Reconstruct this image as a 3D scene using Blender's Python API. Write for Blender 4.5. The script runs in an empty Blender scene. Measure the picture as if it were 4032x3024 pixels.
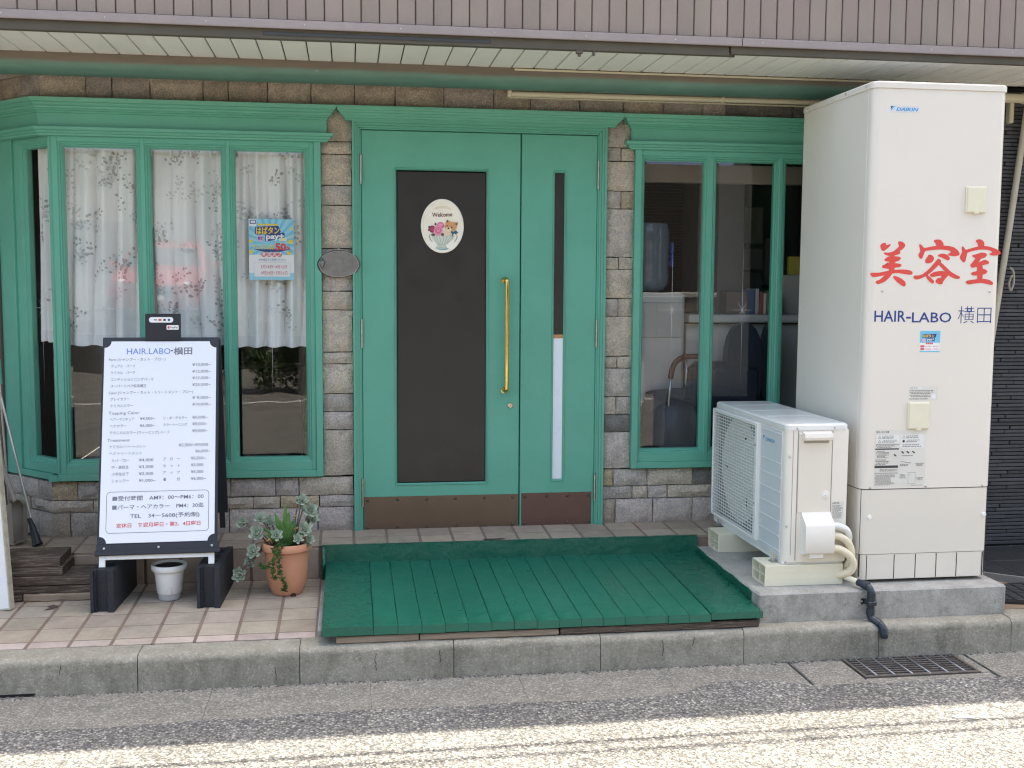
import bpy, bmesh, math, random
from mathutils import Vector, Matrix
rnd = random.Random(11)
R = math.radians
scene = bpy.context.scene
COL = scene.collection

# ------------------------------------------------------------------ camera
# world: X to the right along the facade, Y into the building (stone face at y = 0), Z up (road at the kerb = 0)
cam_data = bpy.data.cameras.new('camera')
cam_data.sensor_width = 36.0
cam_data.lens = 38.92
cam_data.clip_start = 0.05
cam_data.clip_end = 400
cam = bpy.data.objects.new('camera', cam_data)
COL.objects.link(cam)
CAM_R = [[0.989319, -0.14565, 0.005903], [0.007372, 0.090437, 0.995875], [-0.145583, -0.985194, 0.090545]]
cm = Matrix(CAM_R).transposed().to_4x4()
cm.translation = (0.0, -5.66, 1.602)
cam.matrix_world = cm
scene.camera = cam

# ------------------------------------------------------------------ daylight
SUN_EL, SUN_AZ = R(71.4), R(48.0)      # sun stands behind the building, to the right; azimuth from +Y towards +X
world = bpy.data.worlds.new('World')
scene.world = world
world.use_nodes = True
wn = world.node_tree.nodes
sky = wn.new('ShaderNodeTexSky')
sky.sky_type = 'NISHITA'
sky.sun_disc = False
sky.sun_elevation = SUN_EL
sky.sun_rotation = SUN_AZ
sky.air_density = 1.0
sky.dust_density = 4.0
sky.ozone_density = 1.0
wn['Background'].inputs['Strength'].default_value = 0.13
world.node_tree.links.new(sky.outputs['Color'], wn['Background'].inputs['Color'])
sun_data = bpy.data.lights.new('sun', 'SUN')
sun_data.energy = 2.9
sun_data.angle = R(0.53)
sun_data.color = (1.0, 0.95, 0.86)
sun = bpy.data.objects.new('sun', sun_data)
COL.objects.link(sun)
to_sun = Vector((math.cos(SUN_EL) * math.sin(SUN_AZ), math.cos(SUN_EL) * math.cos(SUN_AZ), math.sin(SUN_EL)))
sun.rotation_euler = to_sun.to_track_quat('Z', 'Y').to_euler()
sun.location = (6, 6, 14)
vs = scene.view_settings
vs.view_transform = 'Standard'
vs.look = 'None'
vs.gamma = 1.0
vs.exposure = 2.3
vs.use_curve_mapping = False
vs.use_white_balance = True
vs.white_balance_temperature = 7200
vs.white_balance_tint = 7
scene.cycles.use_denoising = True
scene.cycles.max_bounces = 10
scene.cycles.transparent_max_bounces = 12
scene.cycles.caustics_reflective = False
scene.cycles.caustics_refractive = False
scene.cycles.filter_width = 1.2

# ------------------------------------------------------------------ materials
def S(r, g, b, k=1.0):
    f = lambda c: (c / 255.0 / 12.92 if c <= 10 else ((c / 255.0 + 0.055) / 1.055) ** 2.4) * k
    return (f(r), f(g), f(b))

class NT:
    def __init__(s, name):
        s.m = bpy.data.materials.new(name)
        s.m.use_nodes = True
        s.t = s.m.node_tree
        s.n = s.t.nodes
        s.p = s.n['Principled BSDF']
        s.pos = s.n.new('ShaderNodeNewGeometry').outputs['Position']
    def new(s, typ, **kw):
        n = s.n.new(typ)
        for k, v in kw.items():
            setattr(n, k, v)
        return n
    def link(s, a, b):
        s.t.links.new(a, b)
    def val(s, sock, v):
        if hasattr(v, 'is_output'):
            s.link(v, sock)
        else:
            sock.default_value = v if not (isinstance(v, tuple) and len(v) == 3 and sock.type == 'RGBA') else (*v, 1)
    def noise(s, scale, detail=5, rough=.55, vec=None, out='Fac', stretch=None):
        n = s.new('ShaderNodeTexNoise')
        n.inputs['Scale'].default_value = scale
        n.inputs['Detail'].default_value = detail
        n.inputs['Roughness'].default_value = rough
        v = vec or s.pos
        if stretch:
            m = s.new('ShaderNodeMapping')
            m.inputs['Scale'].default_value = stretch
            s.link(v, m.inputs['Vector'])
            v = m.outputs['Vector']
        s.link(v, n.inputs['Vector'])
        return n.outputs[out]
    def voro(s, scale, feature='F1', out='Distance', rand=1.0, vec=None):
        n = s.new('ShaderNodeTexVoronoi', feature=feature)
        n.inputs['Scale'].default_value = scale
        n.inputs['Randomness'].default_value = rand
        s.link(vec or s.pos, n.inputs['Vector'])
        return n.outputs[out]
    def rng(s, v, a, b, c, d):
        n = s.new('ShaderNodeMapRange')
        s.link(v, n.inputs[0])
        for i, x in enumerate((a, b, c, d)):
            n.inputs[i + 1].default_value = x
        return n.outputs[0]
    def mix(s, fac, a, b, mode='MIX'):
        n = s.new('ShaderNodeMix', data_type='RGBA', blend_type=mode)
        s.val(n.inputs[0], fac)
        s.val(n.inputs[6], a)
        s.val(n.inputs[7], b)
        return n.outputs[2]
    def math(s, op, a, b=0.0):
        n = s.new('ShaderNodeMath', operation=op)
        s.val(n.inputs[0], a)
        s.val(n.inputs[1], b)
        return n.outputs[0]
    def ramp(s, fac, stops):
        n = s.new('ShaderNodeValToRGB')
        e = n.color_ramp.elements
        while len(e) < len(stops):
            e.new(0.5)
        for el, (p, c) in zip(e, stops):
            el.position = p
            el.color = (*c, 1)
        s.link(fac, n.inputs[0])
        return n.outputs[0]
    def bump(s, h, strength=.5, dist=.01, prev=None):
        n = s.new('ShaderNodeBump')
        n.inputs['Strength'].default_value = strength
        n.inputs['Distance'].default_value = dist
        s.link(h, n.inputs['Height'])
        if prev:
            s.link(prev, n.inputs['Normal'])
        s.link(n.outputs[0], s.p.inputs['Normal'])
        return n.outputs[0]
    def base(s, v):
        s.val(s.p.inputs['Base Color'], v)
    def set(s, **kw):
        for k, v in kw.items():
            s.val(s.p.inputs[k.replace('_', ' ')], v)
    def sep(s, v=None):
        n = s.new('ShaderNodeSeparateXYZ')
        s.link(v or s.pos, n.inputs[0])
        return n.outputs
    def objcol(s):
        return s.new('ShaderNodeObjectInfo').outputs['Color']

MATS = {}
def M(name, col=None, rough=.5, metal=0.0, var=.10, vs=5.0, bump=0.0, bs=90.0, spec=.5, fine=.0, coat=0.0, objcol=False, rv=.07):
    if name in MATS:
        return MATS[name].m
    t = NT(name)
    c = t.objcol() if objcol else col
    f = t.rng(t.noise(vs, 6, .6), .25, .75, 1 - var, 1 + var * .6)
    c = t.mix(1.0, c, f, 'MULTIPLY')
    if fine:
        f2 = t.rng(t.noise(vs * 40, 3, .6), .3, .7, 1 - fine, 1 + fine * .5)
        c = t.mix(1.0, c, f2, 'MULTIPLY')
    t.base(c)
    t.set(Metallic=metal)
    t.p.inputs['Specular IOR Level'].default_value = spec
    t.val(t.p.inputs['Roughness'], t.rng(t.noise(vs * 3, 4, .6), .3, .7, max(0, rough - rv), min(1, rough + rv)))
    if coat:
        t.p.inputs['Coat Weight'].default_value = coat
        t.p.inputs['Coat Roughness'].default_value = .1
    if bump:
        t.bump(t.noise(bs, 6, .65), bump, .004)
    MATS[name] = t
    return t.m

def special():
    # split-face stone, per-stone colour
    t = NT('split_face_stone')
    c = t.objcol()
    n1 = t.noise(14, 8, .7)
    n2 = t.noise(130, 4, .7)
    n3 = t.noise(45, 6, .75)
    c = t.mix(1.0, c, t.ramp(n1, [(.28, (.72, .71, .70)), (.5, (1.0, .99, .97)), (.72, (1.25, 1.2, 1.12))]), 'MULTIPLY')
    c = t.mix(.85, c, t.ramp(n2, [(.3, (.6, .6, .6)), (.55, (1.05, 1.05, 1.05)), (.75, (1.5, 1.48, 1.44))]), 'MULTIPLY')
    c = t.mix(t.rng(n3, .62, .76, 0, .4), c, (.09, .08, .072))
    t.base(c)
    t.set(Roughness=.92)
    t.p.inputs['Specular IOR Level'].default_value = .2
    b1 = t.bump(t.noise(34, 8, .78), 1.0, .04)
    t.bump(n2, .7, .008, b1)
    MATS['stone'] = t
    # asphalt with exposed aggregate
    t = NT('asphalt')
    v = t.voro(92, 'F1', 'Color')
    d = t.voro(92, 'F1', 'Distance')
    v2 = t.voro(190, 'F1', 'Color')
    gs = t.sep(v)[0]
    c = t.ramp(gs, [(.0, (.075, .077, .085)), (.3, (.13, .132, .138)), (.55, (.20, .195, .185)), (.8, (.29, .272, .245)), (1, (.48, .45, .40))])
    c = t.mix(t.rng(d, .38, .68, 0, .9), c, (.03, .03, .032))
    c = t.mix(.28, c, t.ramp(t.sep(v2)[0], [(0, (.03, .03, .035)), (1, (.42, .40, .36))]))
    c = t.mix(t.rng(t.voro(16, 'F1', 'Distance'), .0, .10, .35, 0), c, (.32, .23, .17))
    c = t.mix(1.0, c, t.rng(t.noise(2.3, 5, .6), .3, .7, .9, 1.3), 'MULTIPLY')
    t.base(c)
    t.set(Roughness=.88)
    t.p.inputs['Specular IOR Level'].default_value = .25
    b1 = t.bump(t.math('MULTIPLY', d, -1.0), .8, .006)
    t.bump(t.noise(14, 5, .6), .4, .01, b1)
    MATS['asphalt'] = t
    # weathered concrete: kerb, gutter, plinth
    for nm, lo, hi, stain in (('kerb_concrete', (.27, .246, .19), (.42, .388, .315), .4), ('gutter_concrete', (.17, .16, .142), (.30, .28, .245), .6), ('plinth_concrete', (.31, .295, .26), (.50, .48, .435), .4)):
        t = NT(nm)
        n = t.noise(9, 8, .7)
        c = t.ramp(n, [(.3, lo), (.7, hi)])
        v = t.voro(160, 'F1', 'Color')
        c = t.mix({'kerb_concrete': .2, 'gutter_concrete': .38, 'plinth_concrete': .12}[nm], c, t.ramp(t.sep(v)[0], [(0, (.05, .05, .045)), (.6, (.2, .19, .165)), (.9, (.42, .40, .35)), (1, (.65, .62, .56))]))
        # dark vertical stains and moss growing on the faces
        nz = t.new('ShaderNodeNewGeometry').outputs['Normal']
        side = t.rng(t.sep(nz)[2], .3, .8, 1, 0)
        st = t.rng(t.noise(5, 6, .7, stretch=(1.6, 1, .6)), .48, .68, 0, stain)
        c = t.mix(t.math('MULTIPLY', st, side), c, (.055, .055, .038))
        ms = t.rng(t.noise(22, 6, .75), .56, .7, 0, .5)
        c = t.mix(t.math('MULTIPLY', ms, side), c, (.10, .10, .055))
        pit = t.rng(t.noise(60, 3, .7), .68, .74, 0, .8)
        c = t.mix(pit, c, (.05, .048, .04))
        t.base(c)
        t.set(Roughness=.93)
        t.p.inputs['Specular IOR Level'].default_value = .2
        b1 = t.bump(t.noise(120, 6, .7), .5, .004)
        t.bump(t.noise(18, 6, .7), .5, .012, b1)
        MATS[nm] = t
    # floor tile, per-tile colour
    t = NT('floor_tile_clay')
    c = t.mix(1.0, t.objcol(), t.rng(t.noise(11, 8, .7), .25, .75, .72, 1.14), 'MULTIPLY')
    c = t.mix(t.rng(t.noise(48, 4, .7), .62, .74, 0, .45), c, (.12, .10, .08))
    c = t.mix(1.0, c, t.rng(t.noise(300, 3, .6), .3, .7, .88, 1.08), 'MULTIPLY')
    t.base(c)
    t.set(Roughness=t.rng(t.noise(20, 4), .3, .7, .55, .8))
    t.bump(t.noise(160, 5, .6), .25, .002)
    MATS['tile'] = t
    # weathered brown boards with pale grain
    for nm, a, b, w in (('old_brown_wood', (.042, .028, .022), (.115, .082, .062), .7), ('pale_worn_wood', (.22, .165, .12), (.40, .31, .225), .45)):
        t = NT(nm)
        g = t.noise(6, 7, .7, stretch=(1.2, 9, 14))
        c = t.ramp(g, [(.3, a), (.7, b)])
        f = t.noise(9, 7, .75, stretch=(1.0, 6, 26))
        c = t.mix(t.rng(f, .50, .62, 0, w), c, (.34, .265, .185))
        c = t.mix(t.rng(t.noise(12, 6, .7, stretch=(1, 5, 30)), .6, .68, 0, .8), c, (.022, .016, .013))
        t.base(c)
        t.set(Roughness=.85)
        t.bump(f, .6, .006)
        MATS[nm] = t
    # painted timber: facade green, brushed
    for nm, col, ro, bs, st in (('green_paint', S(93, 168, 145), .36, 30, .015), ('deck_green_paint', S(25, 100, 80), .32, 26, .2), ('thick_green_paint', S(22, 94, 75), .22, 17, .4)):
        t = NT(nm)
        c = t.mix(1.0, col, t.rng(t.noise(3.5, 7, .65), .25, .75, .90, 1.08), 'MULTIPLY')
        c = t.mix(t.rng(t.noise(26, 6, .75), .66, .78, 0, .35), c, tuple(x * .55 for x in col))
        t.base(c)
        t.set(Roughness=t.rng(t.noise(8, 5), .3, .7, ro - .06, ro + .14))
        b1 = t.bump(t.noise(bs, 6, .6, stretch=(1, 1, .25) if nm == 'green_paint' else None), st, .004 if nm != 'thick_green_paint' else .02)
        MATS[nm] = t
    # half-overpainted round beam: brown above, green below, soft brushed edge
    t = NT('beam_two_tone_paint')
    z = t.sep()[2]
    e = t.math('ADD', z, t.math('MULTIPLY', t.noise(9, 5, .6, stretch=(.25, 1, 1)), .022))
    c = t.mix(t.rng(e, 2.602, 2.618, 0, 1), S(98, 136, 124), S(116, 106, 94))
    c = t.mix(1.0, c, t.rng(t.noise(6, 6, .7, stretch=(.5, 1, 3)), .3, .7, .80, 1.1), 'MULTIPLY')
    c = t.mix(t.rng(t.noise(5, 4, .7, stretch=(1, 1, 3)), .74, .77, 0, .8), c, (.55, .58, .52))
    t.base(c)
    t.set(Roughness=.5)
    MATS['beam'] = t
    # siding, per-board tint
    t = NT('mauve_siding_paint')
    c = t.mix(1.0, t.objcol(), t.rng(t.noise(4, 7, .65, stretch=(1, 1, .35)), .25, .75, .86, 1.08), 'MULTIPLY')
    t.base(c)
    t.set(Roughness=.6)
    t.bump(t.noise(140, 5, .6), .2, .002)
    MATS['siding'] = t
    # window glass: clear with a fresnel reflection and very slight waviness
    for nm, ior, tint, w in (('window_glass', .085, (.97, .98, .975), .0016), ('film_glass', .035, (.8, .82, .82), .001)):
        t = NT(nm)
        t.n.remove(t.p)
        tr = t.new('ShaderNodeBsdfTransparent')
        tr.inputs[0].default_value = (*tint, 1)
        gl = t.new('ShaderNodeBsdfGlossy')
        gl.inputs['Roughness'].default_value = 0.0
        lw = t.new('ShaderNodeLayerWeight')
        lw.inputs['Blend'].default_value = .5
        fr = t.math('ADD', ior, t.math('MULTIPLY', t.math('POWER', lw.outputs['Facing'], 5.0), 1 - ior))
        b = t.new('ShaderNodeBump')
        b.inputs['Strength'].default_value = .35
        b.inputs['Distance'].default_value = w
        t.link(t.noise(3.0, 2, .4), b.inputs['Height'])
        t.link(b.outputs[0], gl.inputs['Normal'])
        mx = t.new('ShaderNodeMixShader')
        t.link(fr, mx.inputs[0])
        t.link(tr.outputs[0], mx.inputs[1])
        t.link(gl.outputs[0], mx.inputs[2])
        t.link(mx.outputs[0], t.n['Material Output'].inputs['Surface'])
        MATS[nm] = t
    # thin white curtain cloth
    t = NT('curtain_cloth')
    wv = t.noise(420, 2, .5)
    t.base(t.mix(1.0, (.92, .92, .90), t.rng(wv, .3, .7, .9, 1.04), 'MULTIPLY'))
    t.set(Roughness=.9)
    tl = t.new('ShaderNodeBsdfTranslucent')
    tl.inputs[0].default_value = (.85, .85, .83, 1)
    mx = t.new('ShaderNodeMixShader')
    mx.inputs[0].default_value = .10
    t.link(t.p.outputs[0], mx.inputs[1])
    t.link(tl.outputs[0], mx.inputs[2])
    t.link(mx.outputs[0], t.n['Material Output'].inputs['Surface'])
    MATS['curtain'] = t
    # foliage with per-leaf variation (random per island)
    for nm, a, b in (('leaf_dark', (.025, .055, .018), (.09, .15, .04)), ('leaf_light', (.05, .09, .02), (.2, .24, .06)), ('rosette', (.26, .33, .25), (.46, .52, .40)), ('sedum', (.035, .085, .022), (.10, .18, .045)), ('aloe', (.035, .11, .03), (.09, .22, .05))):
        t = NT(nm)
        g = t.new('ShaderNodeNewGeometry').outputs['Random Per Island']
        c = t.ramp(g, [(0, a), (1, b)])
        c = t.mix(1.0, c, t.rng(t.noise(90 if nm in ('rosette', 'sedum', 'aloe') else 8, 3), .3, .7, .8, 1.15), 'MULTIPLY')
        t.base(c)
        t.set(Roughness=.5)
        if nm.startswith('leaf'):
            t.p.inputs['Transmission Weight'].default_value = 0.0
        MATS[nm] = t
    # warning stripes on the pole guard
    t = NT('striped_pole_guard')
    x = t.sep()
    k = t.math('FRACT', t.math('MULTIPLY', t.math('ADD', x[2], t.math('MULTIPLY', x[0], 1.0)), 3.0))
    t.base(t.mix(t.math('GREATER_THAN', k, .5), (.02, .02, .02), (.55, .33, .03)))
    MATS['guard'] = t
special()
def MT(k):
    return MATS[k].m
# plain painted, plastic, metal and cloth materials
G_PAINT = MT('green_paint')
MORTAR = M('dark_joint_mortar', (.035, .033, .03), .95, bump=.4)
TILE_JOINT = M('tile_grout', S(132, 113, 100), .95, var=.25, vs=12, bump=.4)
MAUVE = M('mauve_trim_paint', S(150, 138, 134), .5, var=.12, vs=7)
DARKTRIM = M('olive_brown_trim', S(86, 80, 68), .6, var=.2, vs=5)
CREAM = M('cream_soffit_paint', S(241, 240, 234), .55, var=.05, vs=4)
BEIGE = M('beige_pvc', S(206, 198, 172), .5, var=.12, vs=6)
WHITE_ENAMEL = M('warm_white_enamel', S(226, 219, 208), .32, var=.025, vs=2.5, spec=.5, rv=.01)
GREY_ENAMEL = M('pale_grey_enamel', S(224, 224, 220), .3, var=.03, vs=3, rv=.01)
CREAM_PLASTIC = M('cream_plastic', S(226, 220, 196), .5, var=.06, vs=9)
WHITE_PLASTIC = M('white_plastic', S(236, 235, 230), .38, var=.03, vs=6)
BLACK_PLASTIC = M('black_plastic', (.016, .017, .022), .45, var=.2, vs=8)
NAVY_PIPE = M('dark_slate_pvc', (.022, .030, .042), .38, var=.25, vs=14)
STEEL = M('plain_steel', (.55, .54, .52), .32, metal=1.0, var=.15, vs=30)
HINGE = M('aged_nickel', (.48, .46, .40), .35, metal=1.0, var=.3, vs=40)
BRASS = M('polished_brass', (.80, .55, .17), .16, metal=1.0, var=.18, vs=26)
BRONZE = M('brown_kick_plate', S(112, 92, 76), .38, metal=.35, var=.16, vs=4, bump=.05)
COPPER = M('reddish_kick_plate', S(110, 82, 74), .40, metal=.35, var=.2, vs=6, bump=.05)
DARK_FILM = M('dark_brown_film', (.026, .023, .021), .36, var=.10, vs=3)
def _block():
    t = NT('black_painted_block')
    c = t.mix(t.rng(t.noise(34, 7, .8), .60, .72, 0, .55), (.018, .020, .026), (.11, .11, .11))
    c = t.mix(t.rng(t.noise(7, 5, .7, stretch=(1, 1, .35)), .55, .75, 0, .35), c, (.06, .062, .066))
    t.base(c)
    t.set(Roughness=.6)
    t.bump(t.noise(95, 6, .7), .7, .006)
    return t.m
BLOCK_BLACK = _block()
TERRACOTTA = M('terracotta_plastic', S(206, 144, 112), .55, var=.10, vs=8)
SOIL = M('potting_soil', (.035, .022, .018), .95, var=.5, vs=60, bump=.9, bs=200)
SIGN_BLACK = M('sign_frame_black', (.022, .024, .032), .42, var=.15, vs=6)
SIGN_WHITE = M('sign_panel_white', (.82, .835, .87), .35, var=.02, vs=3)
INK = M('grey_print', (.19, .19, .215), .5, var=.1)
BLUE_PRINT = M('blue_print', (.14, .26, .62), .5, var=.1)
RED_PRINT = M('red_print', (.72, .07, .055), .5, var=.05)
NAVY_PRINT = M('navy_print', (.018, .045, .22), .5, var=.05)
CYAN_PRINT = M('cyan_print', (.02, .30, .68), .4, var=.05)
YELLOW_PRINT = M('yellow_print', (.85, .62, .04), .5, var=.05)
LBLUE_PRINT = M('light_blue_print', (.30, .66, .78), .5, var=.06, vs=20)
MBLUE_PRINT = M('mid_blue_print', (.16, .52, .72), .5, var=.06, vs=20)
PINK_PRINT = M('pink_print', (.75, .42, .62), .5, var=.05)
PAPER = M('white_paper', (.82, .82, .81), .6, var=.03)
RUST = M('rusty_iron', (.125, .105, .09), .75, metal=.2, var=.45, vs=25, bump=.5)
GALV = M('galvanised_grate', (.30, .31, .33), .5, metal=.6, var=.3, vs=25, bump=.3)
SLATE = M('dark_strip_tile', None, .7, var=.25, vs=9, bump=.3, bs=120, objcol=True)
DARK_FLOOR = M('dark_floor_tile', (.035, .035, .038), .6, var=.35, vs=9, bump=.3)
RUBBER = M('black_rubber', (.014, .014, .015), .55, var=.3, vs=20)
INT_WALL = M('dim_room_wall', (.07, .068, .066), .8, var=.1)  # room and pillar colours darkened to stand for the unlit interior
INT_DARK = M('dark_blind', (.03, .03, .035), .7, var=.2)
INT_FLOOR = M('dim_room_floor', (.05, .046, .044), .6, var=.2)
PILLAR = M('room_pillar_grey', (.13, .125, .12), .75, var=.08)
NAVY_VINYL = M('navy_vinyl', (.012, .017, .035), .35, var=.2, vs=7)
RED_BROWN = M('red_brown_armrest', (.09, .022, .018), .3, var=.2)
BLUE_WATER = M('blue_bottle_plastic', (.17, .235, .30), .12, var=.15, vs=9)
GREY_PLASTIC = M('grey_beige_plastic', S(165, 155, 142), .55, var=.12, vs=7)
ALU = M('aluminium_pole', (.55, .52, .46), .4, metal=.8, var=.2, vs=14)
LEAFPRINT = M('grey_leaf_print', (.46, .47, .46), .9, var=.25, vs=30)
LEAFPALE = M('pale_leaf_print', (.68, .69, .68), .9, var=.2, vs=30)

# ------------------------------------------------------------------ lettering data (board-local metres; cabinet-face metres)
SIGN_TEXT=[('HAIR.LABO', (-0.1503, 0.9604), (0.0423, 0.9613), 0.0395, 'blue'), ('横田', (0.0562, 0.9602), (0.1388, 0.9619), 0.0375, 'ink'), ('・', (0.0432, 0.9631), (0.0545, 0.9631), 0.0368, 'ink'), ('Perm (シャンプー・カット・ブロー)', (-0.2279, 0.9293), (0.02, 0.9315), 0.0167, 'ink'), ('デュアル\u3000パーマ', (-0.2171, 0.8993), (-0.1127, 0.9001), 0.0161, 'ink'), ('¥10,000~', (0.1402, 0.9042), (0.2234, 0.9051), 0.0187, 'ink'), ('ケミカル\u3000パーマ', (-0.2176, 0.868), (-0.1126, 0.869), 0.0161, 'ink'), ('¥12,000~', (0.1406, 0.8725), (0.2237, 0.8733), 0.0187, 'ink'), ('コンディションニングパーマ', (-0.2175, 0.8372), (-0.03, 0.838), 0.0161, 'ink'), ('¥15,000~', (0.1411, 0.8416), (0.2241, 0.8423), 0.0187, 'ink'), ('スーパーリペア縮毛矯正', (-0.2173, 0.8067), (-0.061, 0.807), 0.0161, 'ink'), ('¥25,000~', (0.1415, 0.8104), (0.2244, 0.811), 0.0187, 'ink'), ('グレイカラー', (-0.2171, 0.746), (-0.1333, 0.7468), 0.0161, 'ink'), ('¥ 9,000~', (0.1423, 0.7497), (0.225, 0.7502), 0.0187, 'ink'), ('ケミカルカラー', (-0.2163, 0.7154), (-0.1179, 0.7163), 0.0161, 'ink'), ('¥10,000~', (0.1427, 0.7187), (0.2253, 0.7191), 0.0187, 'ink'), ('Calor (シャンプー・カット・トリートメント・ブロー)', (-0.2245, 0.7753), (0.1446, 0.7775), 0.0167, 'ink'), ('Topping Calor', (-0.2233, 0.6818), (-0.0888, 0.6828), 0.0187, 'ink'), ('ヘアーマニキュア', (-0.2167, 0.654), (-0.1115, 0.6543), 0.0161, 'ink'), ('¥4,500~', (-0.0862, 0.6553), (-0.0197, 0.6557), 0.0187, 'ink'), ('リ・ボーテカラー', (0.0165, 0.6566), (0.1209, 0.6573), 0.0161, 'ink'), ('¥5,000~', (0.1435, 0.6583), (0.2117, 0.6588), 0.0187, 'ink'), ('ヘナカラー', (-0.2158, 0.6233), (-0.1437, 0.6235), 0.0161, 'ink'), ('¥6,000~', (-0.0865, 0.623), (-0.0191, 0.6234), 0.0187, 'ink'), ('カラートーニング', (0.0164, 0.6256), (0.1213, 0.6262), 0.0161, 'ink'), ('¥5,000~', (0.1439, 0.6276), (0.2107, 0.628), 0.0187, 'ink'), ('テクニカルカラー (ウィービング) ハーフ', (-0.2158, 0.5919), (0.0439, 0.5922), 0.0165, 'ink'), ('¥5,000~', (0.1436, 0.5961), (0.2119, 0.5963), 0.0189, 'ink'), ('Treatment', (-0.2251, 0.5578), (-0.128, 0.5582), 0.0189, 'ink'), ('ケミカルトリートメント', (-0.2153, 0.5285), (-0.0592, 0.5285), 0.0165, 'ink'), ('¥2,500~¥7,000', (0.0847, 0.5313), (0.2146, 0.5319), 0.0189, 'ink'), ('ヘナトリートメント', (-0.2145, 0.4985), (-0.0745, 0.4983), 0.0165, 'ink'), ('¥6,000~', (0.1582, 0.5026), (0.2251, 0.503), 0.0189, 'ink'), ('カット・ブロー', (-0.2042, 0.466), (-0.1306, 0.4665), 0.0165, 'ink'), ('¥4,000', (-0.0874, 0.4665), (-0.024, 0.4664), 0.0189, 'ink'), ('ブ\u3000ロ\u3000ー', (0.0179, 0.4693), (0.0917, 0.4699), 0.0165, 'ink'), ('¥2,500~', (0.1397, 0.4706), (0.2068, 0.471), 0.0189, 'ink'), ('中・高校生', (-0.2034, 0.4353), (-0.1299, 0.4358), 0.0165, 'ink'), ('¥3,000', (-0.0867, 0.4357), (-0.0234, 0.4356), 0.0189, 'ink'), ('セ\u3000ッ\u3000ト', (0.0185, 0.4384), (0.0922, 0.439), 0.0165, 'ink'), ('¥3,000', (0.1401, 0.4396), (0.195, 0.4401), 0.0189, 'ink'), ('小学生以下', (-0.2026, 0.4047), (-0.1292, 0.4051), 0.0165, 'ink'), ('¥2,000', (-0.086, 0.405), (-0.0228, 0.4048), 0.0189, 'ink'), ('ア\u3000ッ\u3000プ', (0.019, 0.4076), (0.0927, 0.4081), 0.0165, 'ink'), ('¥5,000', (0.1405, 0.4087), (0.1953, 0.4091), 0.0189, 'ink'), ('シャンプー', (-0.2018, 0.3742), (-0.1285, 0.3745), 0.0165, 'ink'), ('¥1,000~', (-0.0853, 0.3744), (-0.0127, 0.3739), 0.0189, 'ink'), ('着\u3000\u3000\u3000付', (0.0196, 0.3769), (0.0931, 0.3773), 0.0165, 'ink'), ('¥6,000~', (0.1409, 0.3778), (0.2078, 0.3779), 0.0189, 'ink'), ('■受付時間\u3000AM9：00～PM6：00', (-0.1961, 0.2928), (0.1979, 0.2954), 0.0233, 'ink'), ('■パーマ・ヘアカラー\u3000PM4：30迄', (-0.1963, 0.2532), (0.1983, 0.256), 0.0233, 'ink'), ('TEL\u300034－5608(予約制)', (-0.1188, 0.2139), (0.1808, 0.2148), 0.0233, 'ink'), ('定休日\u3000毎週月曜日・第2、4日曜日', (-0.1774, 0.1725), (0.1852, 0.176), 0.0217, 'red')]
SIGN_BOX=[(-0.2208, 0.1462), (0.2204, 0.1511), (0.2204, 0.333), (-0.223, 0.3295)]
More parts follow.
